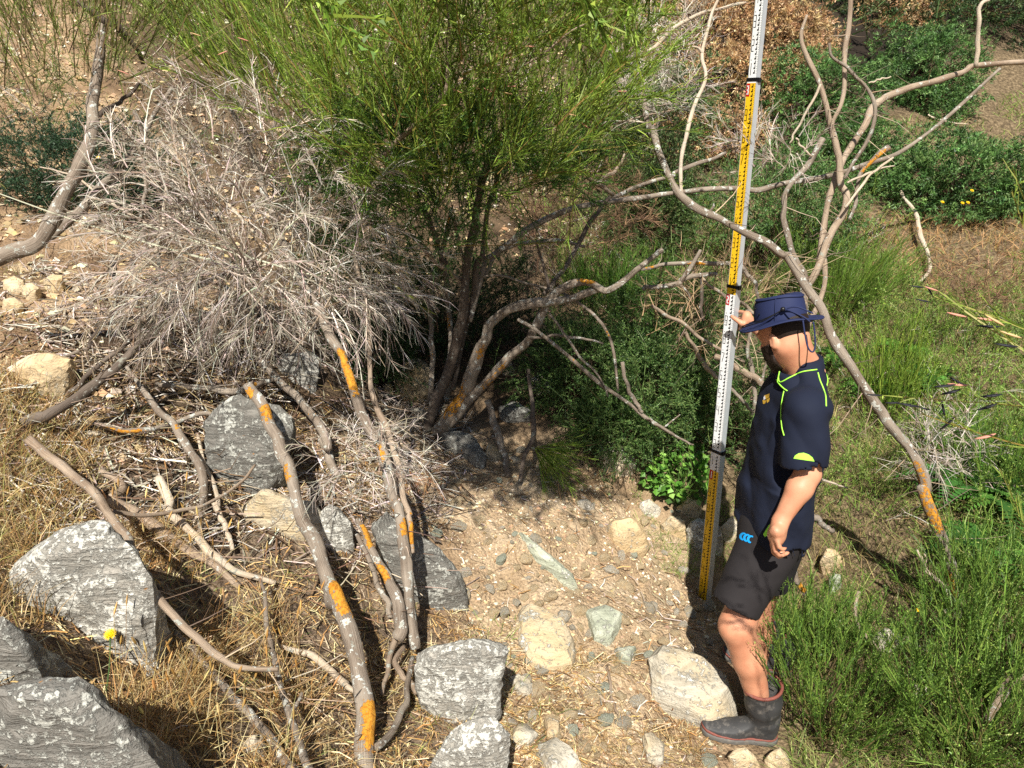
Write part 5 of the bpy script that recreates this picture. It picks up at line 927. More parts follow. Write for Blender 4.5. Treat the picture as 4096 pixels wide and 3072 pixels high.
# ---- boots
def boot(name, heel, toe, sh_top, r_top):
    heel = np.array(heel); toe = np.array(toe); z0 = heel[2]; f = unit((toe - heel) * np.array([1, 1, 0])); ln = np.linalg.norm((toe - heel)[:2]); side = np.array([-f[1], f[0], 0]); tz = toe[2] - z0
    c = heel + f * .06; e = heel + f * (ln - .052); lo = np.minimum(np.minimum(heel, toe), sh_top) - .16; hi = np.maximum(np.maximum(heel, toe), sh_top) + .16
    X = SDF(lo, hi, .006); g = X.grid(); q = g - heel; t = q @ f; s = q @ side; zl = q[..., 2] - np.clip((t - .12) / (ln - .12), 0, 1.1) ** 1.6 * tz
    wd = np.interp(t, [0, .05, .13, .2, .27, ln], [.034, .040, .036, .050, .048, .030]); tc = np.clip(t, .045, ln - .05); plan = np.sqrt((t - tc) ** 2 + s * s) - wd
    X.F = np.full(X.n, .3, np.float32); hgt = np.interp(t, [0, .06, .12, .16, .2, .25, ln - .03, ln], [.14, .14, .12, .095, .078, .066, .052, .045]); body_ = np.maximum(plan - .002, zl - hgt * np.clip(1.0 - (s / .07) ** 2 * .5, .3, 1)); X.F = np.maximum(body_, .028 - zl).astype(np.float32)
    an = heel + f * .075 + np.array([0, 0, .12]); X.cone(an, an + (sh_top - an) * .45, .054, r_top * .86, .04); X.cone(an + (sh_top - an) * .45, sh_top, r_top * .86, r_top, .03)
    ax = unit(sh_top - an); X.F = np.maximum(X.F, ((g - sh_top) @ ax).astype(np.float32)); tt = np.clip((g - an) @ ax, 0, 1); inn = np.maximum(np.linalg.norm(g - an - tt[..., None] * ax, axis=-1) - (r_top - .014), -((g - sh_top) @ ax + .035)); X.F = np.maximum(X.F, -inn.astype(np.float32))
    X.F += (.003 * fbm(g * np.array([18, 18, 30]), 2, 3)).astype(np.float32)
    V, Q = X.mesh(1); bt = mesh_np(name, V, Q, None, M['rubber'], man, True)
    def band(nm, a, b, grow, mat, hb=0.0):
        Y_ = np.maximum(np.maximum(plan - grow, zl - b - hb * np.clip((t - ln + .08) / .08, 0, 1)), a - zl); X.F = Y_.astype(np.float32); V, Q = X.mesh(1); return mesh_np(nm, V, Q, None, mat, bt, True)
    band('sole', -.002, .026, .008, M['sole']); band('trim', .024, .034, .0065, M['bootred'], .012)
    th = np.linspace(0, 2 * np.pi, 25); u = unit(np.cross(ax, np.array([0, 1, 0.]))); v = np.cross(ax, u); ring = sh_top + (r_top - .003) * (np.cos(th)[:, None] * u + np.sin(th)[:, None] * v); V, Q, T, _, _ = tube(ring, np.full(25, .0075), 7, 2, 0.03, False); mesh_np('rim', V, Q, None, M['bootred'], bt, True)
    return bt
hz = .285
b1 = boot('boot', L3(3112, 2958, 2.53), L3(2792, 2915, 2.56), L3(3050, 2742, 2.535), .083)
boot('boot', L3(3175, 2690, 2.93), L3(2878, 2612, 3.0), L3(3090, 2500, 2.95) * .6 + L3(3095, 2560, 2.95) * .4, .080)

# ------------------------------------------------------------------ survey staff
staff = empty('survey_staff', 'telescopic yellow and white levelling staff standing upright beside the person', 'survey staff')
stn = unit(np.array([-.812, -.583, 0])); sts = np.array([-stn[1], stn[0], 0]) * 1.0   # face normal, along-face axis (to the right as seen)
if sts[0] < 0: sts = -sts
def sta(z): return np.array([1.150 - .0085 * z, 3.715, z])
def mk_paint(name, col, dirt):
    m = NT(name); n = m.noise(m.obj(), 30, 5, .7); c = m.mix(m.ramp(n, [(.5, 0.), (.8, .5)]), col, dirt); return m.done(c, .4)
M['s_yellow'] = mk_paint('staff_yellow', S(240, 194, 40), S(196, 150, 40)); M['s_white'] = mk_paint('staff_white', S(238, 240, 240), S(206, 206, 200)); M['s_alu'] = mk_paint('staff_aluminium', S(190, 196, 200), S(164, 164, 160)); M['s_red'] = mk_paint('staff_red', S(190, 30, 30), S(150, 30, 30)); M['s_black'] = mk_paint('staff_black', S(18, 18, 18), S(40, 38, 34))
M['s_alu'].node_tree.nodes['Principled BSDF'].inputs['Metallic'].default_value = .35
def sbox(name, z0, z1, w, t, mat, parent, off=0.0, x0=None, x1=None, thick=None):
    a = -w / 2 if x0 is None else x0; b = w / 2 if x1 is None else x1; V = []
    for z in (z0, z1):
        c = sta(z)
        for x, d in ((a, -t / 2), (b, -t / 2), (b, t / 2 + off), (a, t / 2 + off)): V.append(c + sts * x + stn * d)
    return mesh_np(name, V, [(0, 3, 2, 1), (4, 5, 6, 7), (0, 1, 5, 4), (1, 2, 6, 5), (2, 3, 7, 6), (3, 0, 4, 7)], None, mat, parent, False)
SEC = [(.05, 1.12, .066, .040), (1.12, 2.045, .061, .035), (2.045, 3.02, .055, .030), (3.02, 3.75, .049, .026)]
def secof(z): return next(s for s in SEC if z <= s[1] + 1e-6)
secs = []
for z0, z1, w_, t_ in SEC: secs.append(sbox('section', z0, z1, w_, t_, M['s_alu'], staff))
def face_part(zlo, zhi): return secs[[i for i, s in enumerate(SEC) if zhi <= s[1] + 1e-6][0]]
for z0, z1, m_ in [(.05, 1.0, 's_yellow'), (1.0, 1.12, 's_white'), (1.12, 2.0, 's_white'), (2.0, 2.045, 's_yellow'), (2.045, 3.0, 's_yellow'), (3.0, 3.02, 's_white'), (3.02, 3.75, 's_white')]:
    s_ = secof(z1); zlo = max(z0, s_[0]); pl = []; w_, t_ = s_[2], s_[3]
    for x, z in ((-w_ / 2 + .003, zlo), (w_ / 2 - .003, zlo), (w_ / 2 - .003, z1), (-w_ / 2 + .003, z1)): pl.append(sta(z) + sts * x + stn * (t_ / 2 + .0008))
    mesh_np('graduated_face', pl, [(0, 1, 2, 3)], None, M[m_], face_part(zlo, z1), False)
SEG = {'0': 'abcdef', '1': 'h', '2': 'abged', '3': 'abgcd', '4': 'fgbc', '5': 'afgcd', '6': 'afgecd', '7': 'ai', '8': 'abcdefg', '9': 'abcdfg'}
def rects(b, items, z_of, mat_off):
    for (x0, x1, za, zb) in items:
        s_ = secof(zb); t_ = s_[3] / 2 + mat_off; b.add([sta(za) + sts * x0 + stn * t_, sta(za) + sts * x1 + stn * t_, sta(zb) + sts * x1 + stn * t_, sta(zb) + sts * x0 + stn * t_], quads=[(0, 1, 2, 3)])
def digit(ch, x, z, wd, ht, st):
    g = {'a': (x, x + wd, z + ht - st, z + ht), 'g': (x, x + wd, z + ht / 2 - st / 2, z + ht / 2 + st / 2), 'd': (x, x + wd, z, z + st), 'b': (x + wd - st, x + wd, z + ht / 2, z + ht), 'c': (x + wd - st, x + wd, z, z + ht / 2),
         'f': (x, x + st, z + ht / 2, z + ht), 'e': (x, x + st, z, z + ht / 2), 'h': (x + wd * .45, x + wd * .45 + st, z, z + ht), 'i': (x + wd - st, x + wd, z, z + ht)}
    o = [g[c] for c in SEG[ch] if c != 'i']
    if 'i' in SEG[ch]:
        o += [(x + wd * (.35 + .13 * k), x + wd * (.35 + .13 * k) + st * 1.1, z + ht * k / 5, z + ht * (k + 1) / 5) for k in range(5)]
    return o
for dm in range(2, 36):
    z = dm / 10; s_ = secof(z - .04); w_ = s_[2]; b = Bulk(); n = dm % 10
    if n: rects(b, digit(str(n), -w_ * .40, z - .066, w_ * .27, .052, .0032), None, .0014); rects(b, [(-w_ * .33, -w_ * .26, z - .003, z + .001)], None, .0014); b.build('numeral', M['s_black'], face_part(z - .05, z - .02), False)
    else:
        rects(b, [(-w_ * .46, -w_ * .10, z - .058, z - .002)], None, .0014); b.build('metre_mark', M['s_red'], face_part(z - .05, z - .02), False)
        b = Bulk(); rects(b, digit(str(dm // 10), -w_ * .38, z - .05, w_ * .2, .04, .006), None, .002); b.build('metre_numeral', M['s_white'], face_part(z - .05, z - .02), False)
for s_, so in zip(SEC, secs):
    b = Bulk(); w_ = s_[2]; z = math.ceil((s_[0] + .012) * 100) / 100
    while z < s_[1] - .022:
        k = round(z * 100); rects(b, [(w_ * .04, w_ * .24, z, z + .0065)] if k % 2 == 0 else [(w_ * .15, w_ * .24, z - .003, z + .0055)], None, .0013); z += .01
    tag(b.build('graduation', M['s_black'], so, False), None, None, None, 'stuff')
    b = Bulk(); z = s_[0] + .02
    while z < s_[1] - .02: rects(b, [(w_ * .36, w_ * .41, z, z + .0025)], None, .0013); z += .01
    tag(b.build('graduation', M['s_black'], so, False), None, None, None, 'stuff')
for z in (1.12, 2.045, 3.02):
    s_ = secof(z - .01); c = sbox('collar_clip', z - .013, z + .003, s_[2] + .004, s_[3] + .004, M['black'], staff, 0); 
    for sgn in (-1, 1): sbox('clip_button', z - .018, z + .002, s_[2], .02, M['black'], c, 0, sgn * (s_[2] / 2 + .003) - .004, sgn * (s_[2] / 2 + .003) + .004)

# ------------------------------------------------------------------ vegetation builders
BG = [S(112, 140, 46), S(136, 162, 60), S(86, 114, 38), S(154, 174, 76), S(100, 128, 48)]          # broom green
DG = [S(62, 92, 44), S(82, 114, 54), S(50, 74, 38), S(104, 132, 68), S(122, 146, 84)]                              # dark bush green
GG = [S(80, 114, 58), S(100, 136, 72), S(62, 90, 48), S(118, 150, 86)]                             # gorse green
GRY = [S(192, 182, 168), S(172, 160, 146), S(212, 204, 192), S(140, 128, 114), S(160, 146, 130)]   # dead twig grey
BRN = [S(150, 112, 72), S(122, 90, 60), S(176, 136, 90), S(96, 70, 48)]
STR = [S(202, 178, 126), S(184, 154, 102), S(216, 198, 150), S(156, 124, 82), S(170, 130, 78), S(134, 106, 74)]
GRS = [S(118, 148, 62), S(144, 168, 80), S(96, 124, 52), S(168, 176, 104), S(128, 158, 74)]
def sprays(b, org, d, ln, r0, n_side, side_ln, cols, rg, curl=.25, droop=.0, side_ang=.45, up=.25, leaf=0, leaf_cols=None, leaf_ln=.008, main_cols=None, r_side=None, flat=None):
    """each spray: a leading shoot with side shoots leaving it at a narrow angle, optionally with small leaves"""
    flat = leaf > 0 if flat is None else flat; n = len(org); K = 5; s = np.linspace(0, 1, K)[None, :, None]; ln = np.asarray(ln); c = perp(d, rg)[:, None] * curl * rg.uniform(-1, 1, (n, 1, 1))
    pts = org[:, None] + ln[:, None, None] * (d[:, None] * s + c * s * s + np.array([0, 0, -droop]) * s * s)
    rd_ = r0 * np.linspace(1, .45, K)[None] * rg.uniform(.8, 1.25, (n, 1)); cm_ = pick(main_cols or cols, n, rg)
    if flat: b.blades(pts, rd_ * 1.3, perp(d, rg), cm_)
    else: b.tubes(pts, rd_, cm_, 3)
    i = np.repeat(np.arange(n), n_side); m = len(i); t = rg.uniform(.12, .97, m) * (K - 1); k = np.minimum(t.astype(int), K - 2); f = (t - k)[:, None]
    p0 = pts[i, k] * (1 - f) + pts[i, k + 1] * f; tg = unit(pts[i, k + 1] - pts[i, k]); sd = unit(tg + perp(tg, rg) * rg.uniform(.1, 1, (m, 1)) * side_ang * 2 + np.array([0, 0, up]))
    sl = rg.uniform(.45, 1.1, m) * side_ln * (1.15 - .6 * t / (K - 1)); q = twig_curves(b, p0, sd, sl, r_side or r0 * .55, cols, rg, K=3, curl=curl, droop=droop, flat=flat)
    if leaf:
        j = np.repeat(np.arange(m), leaf); tt = rg.uniform(.1, 1, len(j)) * 2; kk = np.minimum(tt.astype(int), 1); ff = (tt - kk)[:, None]; lp = q[j, kk] * (1 - ff) + q[j, kk + 1] * ff
        ax = unit(unit(q[j, kk + 1] - q[j, kk]) * .7 + rdir(len(j), rg) * .9); b.tips(lp, ax, perp(ax, rg), rg.uniform(.6, 1.5, len(j)) * leaf_ln, rg.uniform(.6, 1.3, len(j)) * leaf_ln * .27, pick(leaf_cols or cols, len(j), rg))
    return q
def image_sprays(rg, n, poly, Yr, foc, spread=.35, yj=.5, upz=.1):
    """origins spread through a stretch of air; shoots point away from the shrub's heart foc (x, z in the photo plane)"""
    poly = np.array(poly, float); o = []
    while len(o) < n:
        q = rg.uniform(poly.min(0), poly.max(0)); 
        if inpoly(q[:1], q[1:], poly)[0]: o.append(P(q[0], q[1], rg.uniform(*Yr)))
    o = np.array(o); d = unit(o - foc); d[:, 1] *= .5; d = unit(d + rg.normal(0, spread, (n, 3)) * np.array([1, yj, 1]) + np.array([0, 0, upz])); return o, d
def lumpy(rg, n, c, r, seed, shell=.75, lump=.3, freq=2.2, floor=-.6):
    """points and outward directions through the outer part of a lumpy crown"""
    d = rdir(int(n * 1.6), rg); d = d[d[:, 2] > floor][:n]; k = 1 + lump * fbm(d * freq + seed, 3, seed); rad = (shell + (1 - shell) * rg.random(len(d)) ** .5) * k
    return np.array(c) + d * np.array(r) * rad[:, None], unit(d / np.array(r))
def spiky(b, p, o, rg, per, ln, wd, cols):
    """tufts of short spines leaving each point outwards (gorse)"""
    n = len(p); i = np.repeat(np.arange(n), per); a = unit(o[i] * .8 + rdir(len(i), rg)); c = np.repeat(pick(cols, n, rg, .22), per, 0) * (1 + rg.normal(0, .1, (len(i), 1)))
    b.tips(p[i] + rdir(len(i), rg) * ln * .35, a, perp(a, rg), rg.uniform(.5, 1.25, len(i)) * ln, np.full(len(i), wd * 1.25), np.clip(c, 0, 1))
def lift_to_ground(c, h): return np.array([c[0], c[1], H(c[0], c[1]) + h])
def stems_from(b, base, tips, rg, r, cols):
    n = len(tips); s = np.linspace(0, 1, 5)[None, :, None]; base = np.broadcast_to(base, tips.shape); p = base[:, None] * (1 - s) + tips[:, None] * s + np.sin(s * np.pi) * rg.normal(0, .04, (n, 1, 3)); b.tubes(p, r * np.linspace(1, .4, 5)[None] * np.ones((n, 1)), pick(cols, n, rg), 3)

# ---- main broom foliage
rg = np.random.default_rng(21); b = Bulk(); foc = P(1780, 1150, 4.1)
fan = [(1250, 430), (1400, 100), (1500, -200), (2250, -200), (2450, 150), (2560, 420), (2300, 700), (1900, 800), (1600, 840), (1350, 760)]
o, d = image_sprays(rg, 640, fan, (3.3, 4.2), foc, .5, .8, .05)
sprays(b, o, d, rg.uniform(.22, .58, len(o)), .0026, 22, .18, BG, rg, .38, .04, .45, .15, 4, BG, .010, [S(120, 120, 48), S(96, 112, 40), S(140, 116, 66)])
o, d = image_sprays(rg, 230, [(700, -150), (1500, -150), (1400, 500), (1100, 560), (800, 300)], (3.5, 4.4), foc, .3, .5, .25)
sprays(b, o, d, rg.uniform(.3, .6, len(o)), .0026, 20, .20, BG, rg, .18, -.05, .3, .3, 1, BG, .008, [S(120, 112, 56), S(96, 100, 44)])
low = [(1250, 560), (1500, 480), (2100, 500), (2400, 640), (2300, 780), (1850, 830), (1600, 850), (1300, 800)]
o, d = image_sprays(rg, 400, low, (3.5, 4.3), foc, .7, .8, 0)
sprays(b, o, d, rg.uniform(.15, .35, len(o)), .0024, 18, .12, [S(58, 88, 34), S(74, 104, 38), S(48, 74, 30)], rg, .35, .1, .6, .1, 6, [S(58, 92, 36), S(72, 110, 44), S(46, 76, 32), S(96, 132, 52)], .011)
o, d = image_sprays(rg, 240, [(1150, 780), (1600, 800), (1900, 780), (1850, 1000), (1600, 1080), (1400, 1100)], (3.8, 4.5), foc, .8, .8, -.1)
sprays(b, o, d, rg.uniform(.15, .35, len(o)), .0022, 14, .11, [S(58, 84, 34), S(70, 98, 38)], rg, .4, .2, .6, 0, 5, [S(58, 92, 36), S(72, 110, 44), S(46, 76, 32)], .011)
# the crown goes on above the frame
o, d = image_sprays(rg, 90, [(1250, -700), (2450, -700), (2500, -130), (1300, -130)], (3.4, 4.2), foc, .4, .8, .2); sprays(b, o, d, rg.uniform(.25, .5, len(o)), .003, 14, .2, BG, rg, .2, .0, .4, .2, 2, BG, .012)
o, d = image_sprays(rg, 330, [(950, -850), (2450, -850), (2550, -170), (1000, -170)], (1.75, 2.5), foc, .5, .8, .0)  # unseen overhead sprays added to cast shade on the hollow and stems
sprays(b, o, d, rg.uniform(.2, .42, len(o)), .004, 16, .2, BG, rg, .25, .05, .45, .1, 5, BG, .020)
stems_from(b, P(1800, -80, 3.5), o[::8], rg, .006, [S(112, 100, 60), S(96, 84, 54)])
# long arching shoots to the right
o = np.array([P(2000, 800, 3.9), P(2050, 760, 3.8), P(1950, 700, 3.7), P(1900, 620, 3.6), P(2100, 700, 3.9), P(1850, 300, 3.5), P(1700, 980, 3.9), P(1500, 1080, 4.0)]); e = np.array([P(2740, 420, 3.9), P(2750, 330, 3.8), P(2450, 360, 3.6), P(2700, 110, 3.6), P(2560, 620, 3.9), P(2560, 20, 3.4), P(2300, 1000, 4.2), P(1720, 1250, 4.0)])
sprays(b, o, unit(e - o), np.linalg.norm(e - o, axis=1), .0035, 16, .14, [S(112, 132, 48), S(136, 140, 60)], rg, .12, .0, .3, .2, 3, BG, .009, [S(150, 132, 66), S(126, 128, 52)])
fo = b.build('foliage', M['leaf'], MB)
# seed pods of the main broom
def pod_mesh(name, mat):
    s = np.linspace(0, 1, 7); p = np.stack([s * 1.0, .08 * np.sin(s * 3.1), s * 0], -1); r = .13 * np.sin(np.clip(s * .94 + .03, 0, 1) * np.pi) ** .7
    V, Q, T, bk, _ = tube(p, r, 8, 3, .12); V[:, 2] *= .5; me = mesh_np(name, V, Q, T, mat, None, True); m_ = me.data; bpy.data.objects.remove(me); return m_
PM = [pod_mesh('seed_pod', plain('pod_' + n_, c, .5, .25, 60)) for n_, c in (('pink', S(196, 138, 118)), ('tan', S(196, 164, 118)), ('black', S(34, 34, 40)))]
def pod(pos, dr, ln, k, parent, nm='seed_pod'):
    o = bpy.data.objects.new(nm, PM[k]); COL.objects.link(o); o.parent = parent; o.location = pos; o.rotation_euler = Vector(dr).to_track_quat('X', 'Z').to_euler(); o.scale = (ln, ln, ln); return o
for (x, y, k, a) in [(1950, 165, 0, .1), (1985, 150, 0, .2), (2045, 170, 0, .6), (2100, 185, 0, 0), (1940, 255, 0, .5), (1910, 285, 1, .1), (1960, 290, 1, .1), (1890, 345, 1, .3), (1930, 350, 0, .4), (2030, 345, 0, 0), (2010, 368, 1, .2), (1810, 355, 0, .4),
                     (1715, 350, 2, -.6), (2250, 440, 2, 0), (2270, 455, 1, .2), (2325, 490, 0, .6), (2090, 545, 2, .2), (2140, 550, 1, -.2), (1915, 560, 1, .9), (2470, 365, 0, 0), (1340, 290, 1, -.5), (1460, 150, 1, 1), (1900, 600, 0, .5), (1765, 420, 1, 0), (950, 150, 0, .3), (870, 220, 0, -.4), (760, 130, 1, .3), (990, 95, 0, 1.2), (470, 280, 0, .4)]:
    pod(P(x, y, 3.3 + .4 * random.random()), (math.cos(a), .3, -math.sin(a)), .045, k, MB if x > 600 else LTree)
# ---- dead grey shrub on the left
DS = empty('dead_shrub', 'leafless grey dead shrub with a dense tangle of fine twigs', 'shrub'); b = Bulk(); rg = np.random.default_rng(31)
hub = np.array([P(1150, 900, 3.95), P(1000, 1080, 3.7), P(1250, 1100, 3.7), P(1080, 700, 4.1), P(820, 850, 4.0), P(1330, 1180, 3.6)])
tips = []; reg = [(420, 640), (700, 480), (1000, 400), (1250, 560), (1420, 800), (1550, 1020), (1500, 1180), (1200, 1280), (850, 1260), (560, 1120), (420, 900)]
o, d = image_sprays(rg, 300, reg, (3.3, 4.3), P(1060, 1050, 3.85), .55, .8, .08); hi = np.argmin(np.linalg.norm(o[:, None] - hub[None], axis=-1), 1)
stems_from(b, hub[hi] + rg.normal(0, .06, (len(o), 3)), o, rg, .0032, GRY); sprays(b, o, d, rg.uniform(.16, .4, len(o)), .0030, 20, .15, GRY, rg, .5, .22, .5, .0, 0, r_side=.0016)
o, d = image_sprays(rg, 70, [(620, 980), (1100, 1020), (1550, 1000), (1620, 1150), (1450, 1260), (1000, 1330), (560, 1280), (480, 1120)], (3.2, 3.9), P(1060, 950, 3.7), .6, .8, -.1)
sprays(b, o, d, rg.uniform(.2, .4, len(o)), .0030, 22, .16, GRY, rg, .5, .25, .5, 0, 0, r_side=.0016)
for k_ in range(26):   # a few longer arching shoots
    a = hub[rg.integers(0, 6)]; stems_from(b, a, (a + rg.normal(0, .28, 3) * np.array([1.4, .6, 1]))[None], rg, .006, GRY)
tag(b.build('twigs', M['twig'], DS), None, None, None, 'stuff')
for i_, (cr, pts, r_) in enumerate([('A', [(850, 700), (900, 840), (960, 1000), (1040, 1130), (1240, 1280)], (12, 18, 20)), ('A', [(1000, 880), (1180, 1060), (1350, 1190), (1480, 1330), (1640, 1500)], (8, 12, 12)), ('A', [(870, 900), (910, 1050), (920, 1200), (880, 1400)], (10, 14, 12)), ('A', [(1060, 960), (1060, 1150), (1030, 1400), (1000, 1600)], (8, 12, 14)),
                                    ('D', [(1000, 0), (1010, 120), (1010, 240)], (14, 14, 12)), ('D', [(830, 60), (850, 180), (850, 300)], (12, 14, 12)), ('D', [(710, 60), (720, 160), (735, 300)], (20, 22, 20)), ('A', [(250, 1050), (470, 1120), (700, 1290), (960, 1430)], (6, 8, 10)), ('A', [(460, 1490), (620, 1470), (800, 1490), (980, 1540)], (5, 7, 8)), ('D', [(540, 290), (640, 180), (740, 50)], (8, 9, 7)), ('D', [(620, 300), (760, 330), (980, 345)], (6, 8, 6))]):
    stem('stem', cr, pts, r_, (4.1, 3.8), 'bark_pale' if i_ % 2 else 'bark', DS, sides=7)
DS2 = empty('dead_shrub', 'small tuft of pale dead twigs hanging in front of the long trunk', 'shrub'); b = Bulk()
o, d = image_sprays(rg, 46, [(1240, 1800), (1420, 1720), (1620, 1760), (1700, 1850), (1550, 1960), (1300, 1960)], (2.85, 3.15), P(1420, 1850, 3.0), .8, .9, .05)
sprays(b, o, d, rg.uniform(.08, .2, len(o)), .0022, 13, .11, GRY, rg, .7, .25, .7, .05, 0, r_side=.0013); tag(b.build('twigs', M['twig'], DS2), None, None, None, 'stuff')
DS3 = empty('dead_shrub', 'pale dead twig tuft crossing the yellow staff section', 'shrub'); b = Bulk()
o, d = image_sprays(rg, 34, [(2890, 560), (3000, 480), (3180, 500), (3260, 600), (3180, 680), (2960, 680)], (3.55, 4.2), P(3090, 720, 4.2), .55, .8, .15)
sprays(b, o, d, rg.uniform(.12, .25, len(o)), .0026, 13, .13, GRY, rg, .4, .1, .5, .2, 0, r_side=.0015); tag(b.build('twigs', M['twig'], DS3), None, None, None, 'stuff')
def dead_patch(label, reg, n, Yr, foc, cols, ln=.14, r=.002, ns=12, cat='shrub'):
    e = empty('dead_shrub', label, cat); b = Bulk(); o, d = image_sprays(rg, n, reg, Yr, foc, .7, .8, .1); sprays(b, o, d, rg.uniform(.5, 1.4, n) * ln, r, ns, ln * .7, cols, rg, .5, .12, .6, .1, 0, r_side=r * .6); tag(b.build('twigs', M['twig'], e), None, None, None, 'stuff'); return e
dead_patch('pale dead twigs tangled in the ferns right of the bowed trunk', [(3620, 1700), (3850, 1640), (3950, 1760), (3880, 1960), (3680, 1980)], 60, (3.5, 4.0), P(3750, 2050, 4.0), GRY, .24, .0022, 10)
DB = [S(128, 100, 76), S(104, 82, 64), S(148, 120, 92), S(82, 64, 50)]
dead_patch('brown mass of fine dead brush behind the arching branch', [(2050, 720), (2300, 680), (2560, 760), (2600, 900), (2400, 1000), (2100, 1020)], 190, (5.3, 6.2), P(2300, 1000, 5.9), DB, .22, .0028, 16)
dead_patch('pale dead broom twigs fringing the brown gorse left of the staff', [(2480, 180), (2700, 40), (2820, 120), (2780, 420), (2600, 560), (2480, 400)], 100, (5.6, 6.6), P(2600, 600, 6.2), GRY, .28, .003, 14)
dead_patch('dry brown seedhead brush on the right slope', [(3760, 1080), (3960, 1040), (4096, 1120), (4050, 1250), (3850, 1260)], 70, (4.6, 5.2), P(3900, 1350, 5.0), DB, .18, .0024, 14)
dead_patch('tangle of tan dead twigs between hat and bowed trunk', [(2650, 1100), (2950, 1080), (3150, 1120), (3130, 1220), (2950, 1250), (2700, 1230)], 44, (4.3, 4.9), P(2950, 1300, 4.7), [S(170, 146, 112), S(140, 118, 90), S(112, 92, 72)], .26, .003, 8)
dead_patch('tan twigs tangled in the dark bush left of the staff', [(2550, 1250), (2850, 1200), (2880, 1480), (2700, 1480), (2560, 1420)], 26, (4.15, 4.5), P(2700, 1500, 4.6), [S(170, 146, 112), S(140, 118, 90)], .24, .0028, 7)
dead_patch('dry twigs under the white rubble beside the broad leaves', [(2150, 1880), (2330, 1860), (2420, 1960), (2250, 2010)], 20, (3.95, 4.1), P(2200, 1850, 4.2), [S(170, 140, 100), S(140, 112, 80)], .12, .002, 7)
dead_patch('small reddish dry twig heap on the sunny soil', [(1590, 1880), (1700, 1850), (1740, 1920), (1650, 1950)], 24, (3.55, 3.68), P(1600, 1830, 3.7), [S(190, 140, 100), S(160, 116, 84)], .1, .0016, 8)
# ---- leafy bushes
def leaf_bush(label, px, py, Y, r, cols, n, seed, leaf=.016, group=None, name='bush', twigs=GRY):
    """rounded small-leaved bush centred on a photo point at distance Y"""
    rg = np.random.default_rng(seed); c = P(px, py, Y); e = empty(name, label, 'bush', group); b = Bulk(); p, dd = lumpy(rg, n, c, r, seed, .5, .55, 3.0, -.8); base = np.array([c[0], c[1] + .1, H(c[0], c[1] + .1)])
    k = rg.integers(0, len(p), min(90, n // 6)); stems_from(b, base, p[k], rg, .005, [S(92, 76, 56), S(70, 58, 44)]); b.build('stem', M['twig'], e); tag(e.children[0], None, None, None, 'stuff'); b = Bulk()
    d2 = unit(dd * .6 + rdir(len(p), rg) * .8 + np.array([0, 0, .3])); sprays(b, p, d2, rg.uniform(.04, .14, len(p)) * (1 + 1.6 * (rg.random(len(p)) < .14)), .0018, 4, .06, [cols[0], cols[-1]], rg, .3, .0, .6, .2, 6, cols, leaf); b.build('foliage', M['leaf'], e); return e
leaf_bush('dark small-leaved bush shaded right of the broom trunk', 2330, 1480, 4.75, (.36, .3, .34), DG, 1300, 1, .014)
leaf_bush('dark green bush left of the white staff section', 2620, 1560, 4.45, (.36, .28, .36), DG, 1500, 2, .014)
leaf_bush('green bush behind the branches left of the raised hand', 2680, 1290, 4.95, (.40, .3, .30), [S(62, 92, 42), S(80, 112, 50), S(48, 74, 36), S(100, 128, 60)], 1400, 3, .014)
leaf_bush('dark bush low behind the staff foot', 2480, 1720, 4.35, (.30, .25, .22), DG, 900, 4, .013)
leaf_bush('deep green bush between staff and shirt front', 2900, 1620, 4.55, (.32, .3, .42), DG, 1100, 5, .014)
leaf_bush('blue-green bush behind the dark stems at upper left', 300, 700, 5.3, (.62, .4, .34), [S(58, 84, 58), S(74, 100, 70), S(44, 66, 46)], 1500, 6, .016)
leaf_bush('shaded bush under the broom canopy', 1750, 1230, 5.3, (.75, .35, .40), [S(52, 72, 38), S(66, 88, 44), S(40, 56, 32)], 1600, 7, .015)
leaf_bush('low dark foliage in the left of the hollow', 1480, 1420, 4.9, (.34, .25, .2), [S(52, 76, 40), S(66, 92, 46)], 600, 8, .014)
leaf_bush('small olive bush high on the bank above the dead brush', 2600, 850, 6.7, (.45, .4, .42), [S(86, 108, 58), S(104, 126, 70), S(66, 88, 46)], 1100, 9, .02)
leaf_bush('pale leafy weeds beside the brown gorse', 2640, 480, 7.2, (.5, .4, .45), [S(100, 122, 74), S(124, 142, 92), S(82, 104, 60)], 900, 10, .026)
leaf_bush('green bush under the bare tree limbs', 3150, 830, 6.4, (.55, .4, .45), GG, 1300, 12, .02)
# ---- gorse
def gorse(label, px, py, Y, r, n, seed, cols=GG, ln=.05, name='gorse_bush', per=9):
    rg = np.random.default_rng(seed); e = empty(name, label, 'bush', None); c = P(px, py, Y); b = Bulk(); p, dd = lumpy(rg, n, c, r, seed, .72, .55, 3.4, -.9); spiky(b, p, dd, rg, per, ln, ln * .11, cols); b.build('foliage', M['leaf'], e)
    b = Bulk(); k = rg.integers(0, len(p), 70); stems_from(b, np.array([c[0], c[1] + .2, H(c[0], c[1] + .2) - .02]), c + (p[k] - c) * .85, rg, .009, [S(84, 66, 48), S(62, 50, 38)]); tag(b.build('stem', M['twig'], e), None, None, None, 'stuff'); return e
gorse('round green gorse bush on the shaded upper slope', 3690, 300, 9.3, (.55, .5, .50), 2600, 41)
gorse('green gorse below the brown dead gorse', 3270, 430, 8.4, (.62, .5, .55), 2600, 42)
gorse('green gorse hanging below the round one', 3690, 420, 9.1, (.42, .4, .30), 1300, 46)
gorse('broad gorse bush with yellow flowers at the right edge', 3880, 720, 7.4, (.85, .5, .42), 3600, 43)
gorse('dark gorse at the top right corner', 3950, 60, 11.5, (1.25, .8, .62), 3400, 44, [S(50, 74, 40), S(64, 90, 48), S(84, 104, 58)], .06)
